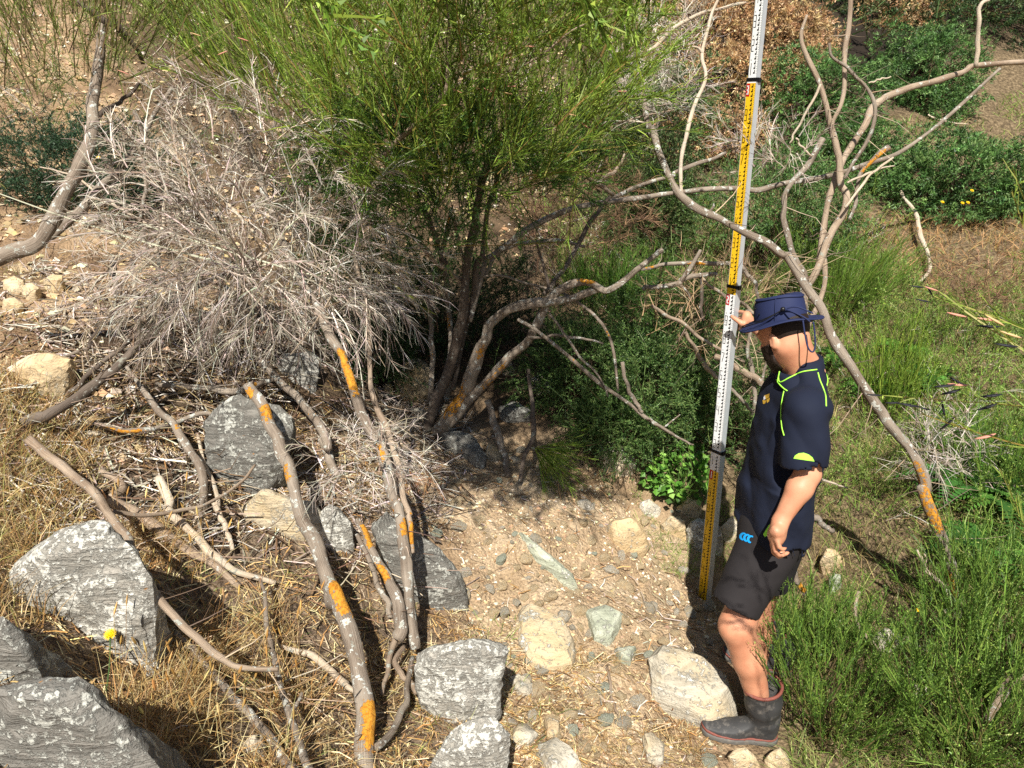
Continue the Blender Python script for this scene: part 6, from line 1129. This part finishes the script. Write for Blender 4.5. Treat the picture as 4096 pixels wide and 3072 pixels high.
gorse('dark gorse above the shaded hollow at the top', 3450, 20, 11.5, (.85, .7, .6), 2400, 45, [S(44, 66, 36), S(58, 82, 44), S(104, 110, 66)], .06)
gorse('small gorse clump under the bare limbs', 3420, 620, 7.8, (.45, .4, .35), 1400, 47)
DGO = [S(206, 172, 126), S(180, 146, 104), S(220, 192, 148), S(132, 102, 72), S(194, 158, 112)]
for k_, (x, y, Y, r, n, lb) in enumerate([(2950, 330, 8.9, (.62, .5, .42), 2600, 'orange-brown dead gorse around the staff upper section'), (3120, 180, 9.4, (.55, .5, .5), 2400, 'orange-brown dead gorse right of the staff top'), (2760, 130, 9.6, (.6, .5, .5), 2400, 'orange-brown dead gorse left of the staff top'),
                                          (2860, 560, 8.3, (.5, .4, .34), 1900, 'orange-brown dead gorse above the arching branch'), (2700, -20, 10.0, (.6, .5, .4), 1500, 'brown dead gorse at the top edge'), (3010, 40, 10.2, (.7, .5, .5), 1700, 'dull brown dead gorse behind the staff top'), (3560, 100, 11.0, (.5, .4, .4), 1100, 'brown dead gorse between the dark gorse bushes')]):
    gorse(lb, x, y, Y, r, n, 60 + k_, DGO, .05, 'dead_gorse_bush', 8)
# ---- broom bushes rising from the ground
def broom(label, px, py, r, h, n, seed, cols=BG, leaf=2, lean=(0, 0, 0), Y=None, side=.16, ln=(.25, .5), group=None, spread=.5):
    rg = np.random.default_rng(seed); c = GP(px, py) if Y is None else P(px, py, Y); e = empty('broom_shrub', label, 'shrub', group); b = Bulk()
    a = rg.uniform(0, 6.28, n); rad = np.sqrt(rg.random(n)); hh = rg.random(n) ** 1.0; o = np.stack([c[0] + r * rad * np.cos(a) * (.4 + .6 * hh), c[1] + r * rad * np.sin(a) * (.4 + .6 * hh), c[2] + h * hh * (1 - .35 * rad)], -1)
    d = unit(np.stack([np.cos(a) * rad * spread, np.sin(a) * rad * spread, np.full(n, .9)], -1) + np.array(lean) + rg.normal(0, .15, (n, 3)))
    k = rg.integers(0, n, min(60, n)); stems_from(b, c + np.array([0, 0, -.03]), o[k], rg, .004, [S(96, 90, 52), S(84, 70, 50)]); tag(b.build('stem', M['twig'], e), None, None, None, 'stuff'); b = Bulk()
    sprays(b, o, d, rg.uniform(*ln, n), .0024, 16, side, cols, rg, .2, .0, .4, .3, leaf, cols, .009); b.build('foliage', M['leaf'], e); return e
RB = [S(92, 124, 48), S(114, 146, 60), S(70, 98, 40), S(136, 162, 74), S(82, 110, 46)]
broom('green broom shrub in front of the boot at lower right', 3330, 2960, .34, .62, 150, 71, RB, 5, (.05, 0, 0), None, .13, (.18, .34))
broom('dense broom shrub filling the bottom right corner', 3850, 3050, .42, .62, 180, 72, RB, 5, (0, 0, 0), None, .13, (.18, .36))
broom('broom shrub behind the shorts on the right', 3210, 2660, .2, .34, 70, 73, RB, 4, (0, 0, 0), None, .12, (.16, .3))
broom('bright upright broom behind the hat', 3330, 1290, .36, .40, 120, 74, [S(96, 124, 44), S(118, 146, 58), S(78, 104, 38)], 1, (.15, 0, .2), None, .2, (.35, .6), None, .8)
broom('bright green broom right of the fanned stems', 2450, 1240, .42, .32, 170, 75, [S(92, 126, 46), S(112, 148, 60), S(72, 104, 40)], 2, (0, 0, 0), None, .15, (.2, .35))
broom('young broom shoots beside the bowed trunk', 3540, 1700, .25, .3, 70, 76, BG, 1, (0, 0, .4), None, .2, (.35, .6), None, .3)
broom('broom shrub at the right edge below the pods', 4000, 2000, .4, .35, 120, 77, RB, 3, (0, 0, .2), None, .16, (.2, .4))
broom('low broom at the right edge in the ferns', 3990, 2640, .34, .42, 110, 78, RB, 3)
e = empty('broom_shrub', 'small drooping green broom tuft on the bare soil', 'shrub'); b = Bulk(); rg = np.random.default_rng(79); c = P(2140, 1790, 4.05); n = 46
d = unit(np.stack([rg.uniform(.2, 1, n), rg.uniform(-.6, .3, n), rg.uniform(-.9, .25, n)], -1)); o = c + d * rg.uniform(0, .12, (n, 1)); sprays(b, o, d, rg.uniform(.14, .3, n), .0022, 14, .11, BG, rg, .2, .1, .35, .1, 2, BG, .008); b.build('foliage', M['leaf'], e)
# sparse twigs of the left-edge shrub
b = Bulk(); o, d = image_sprays(rg, 220, [(-60, -80), (700, -80), (720, 250), (500, 330), (-60, 380)], (3.4, 4.3), P(330, 700, 3.9), .35, .5, .2); sprays(b, o, d, rg.uniform(.2, .45, len(o)), .0022, 12, .16, [S(110, 126, 54), S(130, 138, 70), S(88, 104, 46)], rg, .2, 0, .35, .2, 2, BG, .009, [S(112, 96, 66)]); b.build('foliage', M['leaf'], LTree)
# ---- sprig with black and pink pods at the right edge, close to the camera
PSp = empty('broom_sprig', 'broom sprigs with black and pink seed pods reaching in at the right edge', 'plant'); b = Bulk(); rg = np.random.default_rng(83); TP = []
st_ = [((4400, 1650), (3560, 1580), 1.2), ((4350, 1550), (3820, 1260), 1.1), ((4400, 1850), (3680, 1720), 1.2), ((4300, 1400), (3760, 1160), 1.25), ((4350, 1400), (3960, 850), 1.2), ((4250, 2450), (4010, 1900), 1.1), ((4300, 1300), (4040, 700), 1.15)]
for (a0, a1, Y_) in st_:
    o = P(*a0, Y_)[None]; e2 = P(*a1, Y_ + .1)[None]; q_ = sprays(b, o, unit(e2 - o), np.linalg.norm(e2 - o, axis=1), .0018, 18, .08, [S(120, 142, 56), S(140, 150, 70)], rg, .15, -.05, .35, .35, 3, BG, .007, [S(150, 140, 70)]); TP.append(q_[:, -1])
b.build('foliage', M['leaf'], PSp); tips_ = np.concatenate(TP); tpx, tpy = proj(tips_)
for (x, y, k, a) in [(3980, 1255, 0, .1), (4040, 1300, 1, .5), (4060, 1330, 1, .3), (4000, 1330, 2, 0), (4060, 1395, 2, .1), (3830, 1395, 0, .2), (3870, 1430, 0, 0), (3800, 1450, 2, -.2), (3880, 1440, 2, .5), (3840, 1600, 2, -.4), (3960, 1650, 2, -.5), (4010, 1620, 2, -.2), (3780, 1720, 2, 1.3), (3820, 1730, 2, -1), (4010, 1730, 0, -.4), (3600, 1665, 2, -.1),
                     (3410, 1780, 2, 0), (3490, 1780, 2, 0), (3360, 1140, 2, .1), (3370, 1090, 2, .2), (3430, 1235, 2, 1), (3380, 1110, 0, .3), (3640, 1690, 2, .1), (3560, 1780, 2, .2)]:
    j_ = int(np.argmin((tpx - x) ** 2 + (tpy - y) ** 2)); tpx[j_] = 1e6; pod(tips_[j_], (-math.cos(a), .2, math.sin(a)), .036 if x > 3600 else .026, k, PSp)

# ------------------------------------------------------------------ grasses, litter, flowers
def scatter(rg, n, box, poly, clump=0.0, seed=0, fr=2.5):
    x = rg.uniform(box[0], box[1], n * 5); y = rg.uniform(box[2], box[3], n * 5); z = H(x, y); px, py = proj(np.stack([x, y, z], -1)); k = inpoly(px, py, poly)
    if clump: k &= vnoise(np.stack([x * fr, y * fr, x * 0], -1), seed) + rg.normal(0, .35, len(x)) > clump
    x, y, z = x[k][:n], y[k][:n], z[k][:n]; return np.stack([x, y, z], -1)
def grass(name, p, rg, ln, wd, cols, lean=.5, droop=.5, label=None, parent=None, K=3, mat='blade'):
    n = len(p); a = rg.uniform(0, 6.28, n); out = np.stack([np.cos(a), np.sin(a), a * 0], -1) * rg.uniform(.1, 1, (n, 1)) * lean; d = unit(out + np.array([0, 0, 1.])); L = rg.uniform(*ln, n)[:, None, None]; s = np.linspace(0, 1, K)[None, :, None]
    pts = p[:, None] + L * (d[:, None] * s + (out[:, None] * .9 - np.array([0, 0, droop * .8]) * rg.uniform(.2, 1, (n, 1, 1))) * s * s); b = Bulk(); wv = wd * np.linspace(1, .15, K)[None] * rg.uniform(.6, 1.4, (n, 1))
    b.blades(pts, wv, perp(d, rg), pick(cols, n, rg)); o = b.build(name, M[mat], parent)
    return tag(o, label, None, None, 'stuff') if label else o
def litter(name, p, rg, ln, wd, cols, label):
    n = len(p); a = rg.uniform(0, 6.28, n); L = rg.uniform(*ln, n); d = np.stack([np.cos(a), np.sin(a), rg.normal(0, .18, n)], -1); q = p + d * L[:, None]; q[:, 2] = np.maximum(q[:, 2], H(q[:, 0], q[:, 1]) + .004); m = (p + q) / 2 + rg.normal(0, .004, (n, 3)) + np.array([0, 0, .008])
    p = p + np.array([0, 0, .006]); b = Bulk(); b.blades(np.stack([p, m, q], 1), np.full((n, 3), 1.3) * rg.uniform(.5, 1.5, (n, 1)) * wd, unit(np.stack([-d[:, 1], d[:, 0], rg.normal(0, .5, n)], -1)), pick(cols, n, rg)); return tag(b.build(name, M['twig']), label, None, None, 'stuff')
rg = np.random.default_rng(101)
P_DRY = [(330, 2180), (700, 2080), (1000, 2250), (1180, 2500), (1250, 2800), (1200, 3150), (560, 3200), (420, 2850), (560, 2500)]
p = scatter(rg, 7000, (-1.8, .2, 1.4, 3.2), P_DRY, .15, 1, 6); grass('dry_grass', p, rg, (.06, .24), .0016, STR, .8, .7, 'tawny dry grass in the hollow by the yellow flower')
p = scatter(rg, 3200, (-2.6, -1.0, 1.6, 4.2), [(-200, 1500), (180, 1550), (420, 1850), (330, 2120), (150, 2200), (250, 2500), (-200, 2600)], .0, 2, 4); grass('dry_grass', p, rg, (.08, .26), .0016, STR + [S(150, 150, 84)], .7, .5, 'straw grass clumps along the left edge')
p = scatter(rg, 1500, (-2.2, 0, 2.4, 4.6), [(150, 1450), (1150, 1500), (1150, 1900), (500, 1900), (150, 1800)], .25, 3, 4); grass('dry_grass', p, rg, (.06, .2), .0015, STR + [S(90, 76, 56)], .9, .8, 'dry grass under the dead shrub')
p = scatter(rg, 5200, (-1.4, 1.3, 1.6, 3.4), [(1200, 2600), (1900, 2600), (2000, 2480), (2750, 2660), (2850, 3200), (1000, 3200)], -.1, 4, 5); grass('dry_grass', p, rg, (.02, .09), .0012, STR + [S(214, 196, 150)], 1.1, 1.0, 'short trampled straw on the path')
p = scatter(rg, 2200, (-1.4, 1.4, 1.8, 4.4), [(1880, 2480), (2050, 2440), (2150, 2620), (2000, 2760), (1880, 2650)], -.3, 5, 5); grass('green_grass', p[:900], rg, (.03, .1), .0014, GRS + STR[:2], .9, .7, 'short green grass beside the dark rounded boulder', mat='leaf')
p = scatter(rg, 2600, (.4, 1.6, 3.0, 4.6), [(2520, 1950), (2700, 1900), (2960, 2000), (2980, 2250), (2750, 2330), (2560, 2250)], -.1, 6, 5); grass('green_grass', p, rg, (.03, .12), .0014, GRS, .9, .7, 'fresh green grass around the stones at the staff', mat='leaf')
p = scatter(rg, 700, (-1.8, 1.2, 1.6, 3.4), [(300, 2300), (1300, 2200), (2500, 2950), (2500, 3150), (1200, 3100)], .35, 7, 6); grass('green_grass', p, rg, (.03, .12), .0014, GRS, .9, .7, 'scattered green grass tufts on the lower slope', mat='leaf')
P_R = [(3000, 1150), (3400, 980), (3700, 1180), (4400, 1150), (4400, 3300), (3200, 3300), (3080, 2600), (3200, 2100), (3250, 1500)]
p = scatter(rg, 16000, (1.0, 5.5, 2.2, 6.6), P_R, -.3, 8, 3); grass('green_grass', p, rg, (.06, .24), .0020, GRS + [S(150, 150, 92), S(88, 116, 48)], .7, .6, 'rank green grass over the right slope', mat='leaf')
p = scatter(rg, 5200, (1.2, 5.5, 2.4, 7.0), P_R, .0, 9, 3); grass('dry_grass', p, rg, (.08, .28), .0016, [S(186, 166, 116), S(160, 140, 92), S(140, 122, 84)], .9, .7, 'dead grass mixed into the right slope')
p = scatter(rg, 6500, (2.0, 8.0, 5.2, 10.5), [(3300, 800), (3650, 850), (4400, 820), (4400, 1200), (3650, 1220), (3400, 1050)], -.2, 10, 2); grass('dry_grass', p, rg, (.06, .22), .003, [S(196, 160, 112), S(176, 138, 94), S(158, 120, 80), S(150, 144, 90)], .9, .7, 'tan dry grass on the far right slope')
p = scatter(rg, 5200, (2.0, 9.5, 6.5, 13), [(3350, 450), (3800, 500), (4500, 150), (4500, 700), (3700, 640), (3400, 700)], -.1, 11, 2); grass('green_grass', p, rg, (.06, .2), .004, GRS + [S(170, 146, 104)], .9, .7, 'mixed grass on the upper right slope', mat='leaf')
p = scatter(rg, 5200, (.3, 3.6, 4.6, 9.0), [(2100, 900), (2500, 560), (3000, 620), (3300, 800), (3300, 1150), (2500, 1350), (2150, 1150)], -.2, 12, 2.5); grass('green_grass', p, rg, (.06, .24), .0026, GRS + [S(160, 150, 96)], .8, .6, 'green and straw grass on the bank behind the staff', mat='leaf')
P_UL = [(-200, -200), (1300, -200), (1500, 500), (1200, 1300), (500, 1750), (-200, 1700)]
p = scatter(rg, 4200, (-7, .5, 3.0, 11), P_UL, .05, 13, 2); grass('dry_grass', p, rg, (.04, .16), .0022, [S(200, 172, 122), S(180, 148, 100), S(150, 122, 86), S(160, 156, 100)], 1.0, .8, 'thin dry grass over the upper left bank')
p = scatter(rg, 2600, (-3.5, 2.5, 6, 13), [(600, -200), (2700, -200), (2600, 600), (2200, 900), (1200, 700)], -.1, 14, 1.5); grass('green_grass', p, rg, (.1, .4), .005, BG + [S(150, 140, 90)], .5, .3, 'wild grass on the bank behind the broom', mat='leaf')
P_LT = [(-200, 1400), (700, 1450), (1300, 1500), (1700, 2050), (1950, 2600), (2750, 2650), (2850, 3300), (-200, 3300)]
p = scatter(rg, 11000, (-2.8, 1.4, 1.3, 4.8), P_LT, -.3, 15, 4); litter('straw_litter', p, rg, (.02, .10), .0011, STR + [S(208, 190, 156), S(120, 96, 72), S(90, 72, 56)], 'pale straw litter over the lower left slope')
p = scatter(rg, 5200, (-3, 1.6, 2.0, 5.6), [(-100, 1000), (1500, 1350), (1900, 1700), (1800, 2100), (1300, 2300), (300, 2200), (-100, 1900)], -.4, 16, 4); litter('twig_litter', p, rg, (.04, .22), .0022, GRY + [S(110, 88, 66), S(84, 66, 50)], 'small dead twigs littering the ground under the dead shrub')
p = scatter(rg, 700, (-.6, 1.4, 2.0, 5.0), SCREE, -.3, 17, 4); litter('twig_litter', p, rg, (.02, .10), .0014, GRY + BRN, 'bits of twig on the scree')
p = scatter(rg, 130, (-2.6, .4, 1.7, 4.8), [(100, 1300), (1300, 1400), (1700, 2050), (1650, 2500), (1300, 3000), (700, 2700), (600, 2250), (100, 2000)], -.3, 18, 3); n = len(p); b = Bulk(); a = rg.uniform(-.9, .9, n) + (rg.random(n) < .3) * 1.4
d = unit(np.stack([np.cos(a), -np.abs(np.sin(a)) * .8, rg.uniform(-.05, .3, n)], -1)); twig_curves(b, p + np.array([0, 0, .02]), d, rg.uniform(.15, .5, n), .0032, [S(150, 132, 112), S(130, 106, 82), S(104, 84, 66), S(170, 154, 134)], rg, K=5, curl=.5, sides=4, taper=.5); tag(b.build('dead_sticks', M['twig']), 'thin dead sticks strewn over the left slope', None, None, 'stuff')
# seed heads standing above the dry grass
hd_ = empty('dry_grass', 'ripe grass seed heads standing above the tawny hollow', 'grass') if False else None
p = scatter(rg, 90, (-1.7, 0, 1.6, 3.0), P_DRY); n = len(p); b = Bulk(); tip = p + np.stack([rg.normal(.02, .05, n), rg.normal(0, .04, n), rg.uniform(.14, .28, n)], -1); b.tubes(np.stack([p, (p + tip) / 2 + rg.normal(0, .01, (n, 3)), tip], 1), np.full((n, 3), .0009), pick(STR, n, rg)); dt = unit(tip - p + rg.normal(0, .03, (n, 3)))
b.tubes(np.stack([tip, tip + dt * .014, tip + dt * .03, tip + dt * .045], 1), np.array([.0012, .0042, .0036, .0006])[None] * rg.uniform(.7, 1.2, (n, 1)), pick([S(206, 168, 104), S(190, 148, 84), S(216, 186, 128)], n, rg), 5); tag(b.build('seed_heads', M['blade']), 'ripe grass seed heads standing above the tawny hollow', None, None, 'stuff')
# ferns
def fern(label, px, py, n, ln, seed, group='ferns on the right slope'):
    rg = np.random.default_rng(seed); c = GP(px, py) + np.array([0, 0, .08]); e = empty('fern', label, 'fern', group)
    for i in range(n):
        a = i * 6.283 / n + rg.normal(0, .25); out = np.array([math.cos(a), math.sin(a), 0]); L = ln * rg.uniform(.75, 1.15); s = np.linspace(0, 1, 9)[:, None]; p = c + L * (out * s * .85 + np.array([0, 0, 1.]) * (s * .75 - s * s * .75)); b = Bulk(); cl = pick([S(82, 128, 52), S(100, 148, 62), S(64, 106, 46)], 1, rg)
        b.tubes(p[None], np.linspace(.0022, .0008, 9)[None], cl); t = np.repeat(np.arange(1, 8), 4); off = np.tile([0, 0, .5, .5], 7)[:, None]; q = p[t] * (1 - off) + p[np.minimum(t + 1, 8)] * off; tg = unit(p[np.minimum(t + 1, 8)] - p[t - 1]); sd = unit(np.cross(tg, np.array([0, 0, 1.]))) * np.tile([1, -1, 1, -1], 7)[:, None]; ax = unit(sd + tg * .45)
        wl = L * .30 * (1 - (t / 9.0)) ** .7; b.leaves(q, ax, unit(np.cross(ax, np.array([0, 0, 1.]) + out * .2)), wl, wl * .16, np.repeat(cl, len(q), 0) * rg.uniform(.8, 1.2, (len(q), 1))); b.build('frond', M['leaf'], e)
for k_, (x, y, n, l, lb) in enumerate([(3800, 1760, 9, .26, 'fern just above the pale twisted root'), (3950, 1880, 9, .28, 'bright fern left of the right edge, upper of two'), (3870, 2010, 10, .30, 'bright fern behind the lichened bowed trunk'), (4030, 2080, 9, .30, 'fern at the right edge near the trunk foot'), (3700, 1560, 8, .22, 'fern beside the bowed trunk at mid height'), (3600, 1450, 8, .2, 'small fern under the bowed trunk'), (3950, 2260, 9, .28, 'fern below the others at the right edge'), (3350, 1480, 8, .2, 'fern behind the shirt collar'), (3480, 1600, 8, .2, 'fern behind the sleeve')]): fern(lb, x, y, n, l * 1.45, 200 + k_)
# broad-leaved plant by the staff
rg = np.random.default_rng(230); LP = empty('leafy_plant', 'bright broad-leaved plant beside the survey staff', 'plant'); b = Bulk(); c = P(2730, 1900, 4.25); n = 330; p, dd = lumpy(rg, n, c, (.20, .16, .17), 4, .5, .3, 2, -.7); stems_from(b, lift_to_ground(c, 0), p[::3], rg, .002, [S(96, 126, 60)]); tag(b.build('stem', M['twig'], LP), None, None, None, 'stuff'); b = Bulk()
ax = unit(dd * .7 + rdir(len(p), rg) * .6 + np.array([0, -.2, -.1])); nr = unit(np.array([0, -.5, .9]) + rdir(len(p), rg) * .5); sd = unit(np.cross(ax, nr)); b.leaves(p, ax, sd, rg.uniform(.035, .06, len(p)), rg.uniform(.016, .026, len(p)), pick([S(92, 140, 52), S(116, 164, 66), S(74, 116, 44), S(134, 178, 84)], len(p), rg), .15); b.build('foliage', M['leaf'], LP)
# yellow flower in the foreground and small ones elsewhere
def flower(label, head, base, r, group=None, leaves=False):
    e = empty('yellow_flower', label, 'flower', group); rg = np.random.default_rng(int(head[0] * 1000) & 255); s = np.linspace(0, 1, 6)[:, None]; b = Bulk(); b.tubes((base * (1 - s) + head * s + np.sin(s * 3.14) * np.array([.006, 0, 0]))[None], np.full((1, 6), max(.0016, r * .09)), [S(84, 112, 62)], 5); st_ = b.build('stem', M['leaf'], e)
    nrm = unit(np.array([.05, -.55, .8])); u = unit(np.cross(nrm, [1, 0, 0])); v = np.cross(nrm, u); b = Bulk()
    for ring, (k, l) in enumerate(((16, 1.0), (13, .72), (9, .42))):
        a = np.arange(k) * 6.283 / k + ring * .3; ax = unit(np.cos(a)[:, None] * u + np.sin(a)[:, None] * v + nrm * (.10 + .22 * ring)); b.leaves(np.repeat(head[None], k, 0) + nrm * .002 * ring, ax, unit(np.cross(ax, nrm)), np.full(k, r * l), np.full(k, r * l * .2), pick([S(250, 206, 20), S(244, 190, 10), S(252, 218, 60)], k, rg, .05))
    b.build('petals', M['leaf'], e); b = Bulk(); c0 = head - nrm * r * .35; b.tubes(np.array([[c0, c0 + nrm * r * .2, head]]), np.array([[r * .14, r * .3, r * .22]]), [S(92, 116, 60)], 7); b.build('calyx', M['leaf'], e); return e
flower('large yellow daisy-like flower on a green stalk before the pale boulder', P(440, 2537, 2.0), GP(420, 2790), .022)
for k_, (x, y, Y, lb) in enumerate([(3888, 762, 6.9, 'yellow flower highest on the gorse at the right'), (3872, 810, 6.9, 'yellow flower lowest on the gorse at the right'), (3770, 808, 6.9, 'yellow flower left on the gorse at the right'), (3850, 812, 6.9, 'yellow flower in the middle of the gorse at the right'), (3670, 2440, 2.75, 'small yellow flower in the grass left of the bowed trunk foot'), (2645, 375, 6.3, 'tiny yellow flower left of the staff near the brown gorse'), (393, 630, 4.9, 'small yellow flower in the blue-green bush at upper left')]):
    h_ = P(x, y, Y); flower(lb, h_, h_ + np.array([.01, .03, -.15]), .0045 * Y ** .75, 'small yellow flowers in the bushes')
print('built in', round(time.time() - T0, 1), 's')

# ------------------------------------------------------------------ uncountable undergrowth
def undergrowth(label, box, poly, n, h, cols, seed, ln=(.12, .3), ns=9, side=.1, leaf=3, leaf_ln=.012, spread=.5, clump=-.2, fr=2, r=.002, mat='leaf', name='undergrowth', up=.8):
    rg = np.random.default_rng(seed); p = scatter(rg, n, box, poly, clump, seed, fr); m = len(p); p = p + np.array([0, 0, 1.]) * rg.uniform(0, h, (m, 1)); d = unit(rg.normal(0, spread, (m, 3)) + np.array([0, 0, up]))
    b = Bulk(); sprays(b, p, d, rg.uniform(*ln, m), r, ns, side, cols, rg, .35, .05, .5, .15, leaf, cols, leaf_ln); return tag(b.build(name, M[mat]), label, None, None, 'stuff')
RP = [(3050, 1000), (3400, 900), (3700, 1180), (4500, 1180), (4500, 3300), (3680, 3300), (3680, 2150), (3240, 2100), (3250, 1500)]
undergrowth('weedy green undergrowth of young broom over the right slope', (1.0, 5.5, 2.0, 6.4), RP, 950, .16, RB + GRS + GRS, 301, (.12, .32), 10, .12, 4, .014)
undergrowth('tall weedy clumps standing over the right slope', (1.0, 5.5, 2.4, 6.4), RP, 420, .34, GRS + BG, 312, (.15, .38), 10, .13, 4, .016, .45, .2, 2.4)
undergrowth('dead grey twigs tangled in the right slope undergrowth', (1.0, 5.5, 2.2, 6.8), RP, 150, .10, GRY + [S(150, 128, 98)], 302, (.12, .3), 8, .1, 0, .01, .9, -.1, 2, .0022, 'twig', 'dead_undergrowth', .3)
undergrowth('green undergrowth on the bank behind the branches', (.2, 4.2, 4.6, 9.5), [(2050, 1150), (2400, 850), (2600, 600), (3300, 650), (3600, 850), (3300, 1250), (2500, 1500), (2100, 1350)], 480, .15, RB + DG + GRS, 303, (.12, .3), 9, .12, 4, .016)
undergrowth('dead twigs over the bank behind the staff', (.2, 4.2, 4.6, 9.0), [(2050, 1150), (2400, 850), (2600, 600), (3300, 650), (3500, 900), (3300, 1250), (2500, 1450)], 150, .15, GRY + DB, 304, (.15, .4), 9, .14, 0, .01, .9, -.2, 2, .0026, 'twig', 'dead_undergrowth', .3)
undergrowth('rank growth on the bank behind the main broom', (-4.5, 2.6, 5.6, 12), [(500, -250), (2700, -250), (2650, 650), (2200, 1050), (1500, 1000), (1100, 700), (700, 500)], 560, .3, BG + [S(120, 122, 66)], 305, (.2, .5), 9, .2, 3, .02, .4, -.2, 1.5, .004)
undergrowth('dry brown brush on the bank behind the main broom', (-4.5, 2.6, 5.4, 11), [(500, -250), (2700, -250), (2650, 650), (2200, 1050), (1300, 1200), (1000, 800), (600, 500)], 260, .2, GRY + DB, 306, (.2, .5), 9, .2, 0, .02, .8, -.3, 1.5, .0035, 'twig', 'dead_undergrowth', .4)
undergrowth('tangled dead twigs in the shaded hollow', (-1.8, 1.6, 4.5, 6.0), [(1250, 1200), (2150, 1100), (2300, 1500), (2100, 1640), (1400, 1600)], 170, .3, [S(112, 98, 82), S(88, 74, 60), S(130, 114, 94), S(70, 58, 48)], 307, (.15, .4), 9, .15, 0, .01, .9, -.5, 2, .0028, 'twig', 'dead_undergrowth', .2)
undergrowth('grey twig tangle on the left bank under the dead shrub', (-3.6, .2, 3.0, 6.2), [(300, 700), (1300, 700), (1450, 1500), (1000, 1700), (350, 1500), (100, 1100)], 230, .12, GRY + [S(96, 82, 68)], 308, (.15, .38), 8, .14, 0, .01, 1.0, -.4, 2, .0026, 'twig', 'dead_undergrowth', .15)
undergrowth('thin green weeds on the upper left bank', (-7, -.5, 4.0, 10), [(-200, -200), (1200, -200), (1000, 500), (600, 950), (-200, 900)], 480, .22, [S(112, 124, 62), S(92, 106, 52), S(136, 138, 84), S(70, 92, 52)], 309, (.15, .4), 9, .15, 3, .018, .6, -.3, 1.8, .0028)
undergrowth('dead branches and dry brush over the upper left bank', (-7, .5, 4.0, 10), [(-200, -200), (1300, -200), (1200, 700), (700, 1100), (-200, 1100)], 300, .2, GRY + DB, 311, (.15, .45), 8, .16, 0, .01, 1.0, -.4, 1.8, .003, 'twig', 'dead_undergrowth', .4)
undergrowth('scrubby gorse growth over the shaded upper right slope', (2.5, 11, 8.2, 15), [(3200, -300), (4600, -300), (4600, 120), (3900, 180), (3500, 330), (3250, 200)], 520, .5, [S(60, 86, 46), S(80, 108, 58), S(100, 104, 66), S(120, 96, 64)], 310, (.2, .5), 10, .2, 4, .035, .7, -.4, 1.2, .006)
tt_ = sum(len(o.data.polygons) * 2 if o.type == 'MESH' else 0 for o in {o.data.name: o for o in scene.objects if o.type == 'MESH'}.values())
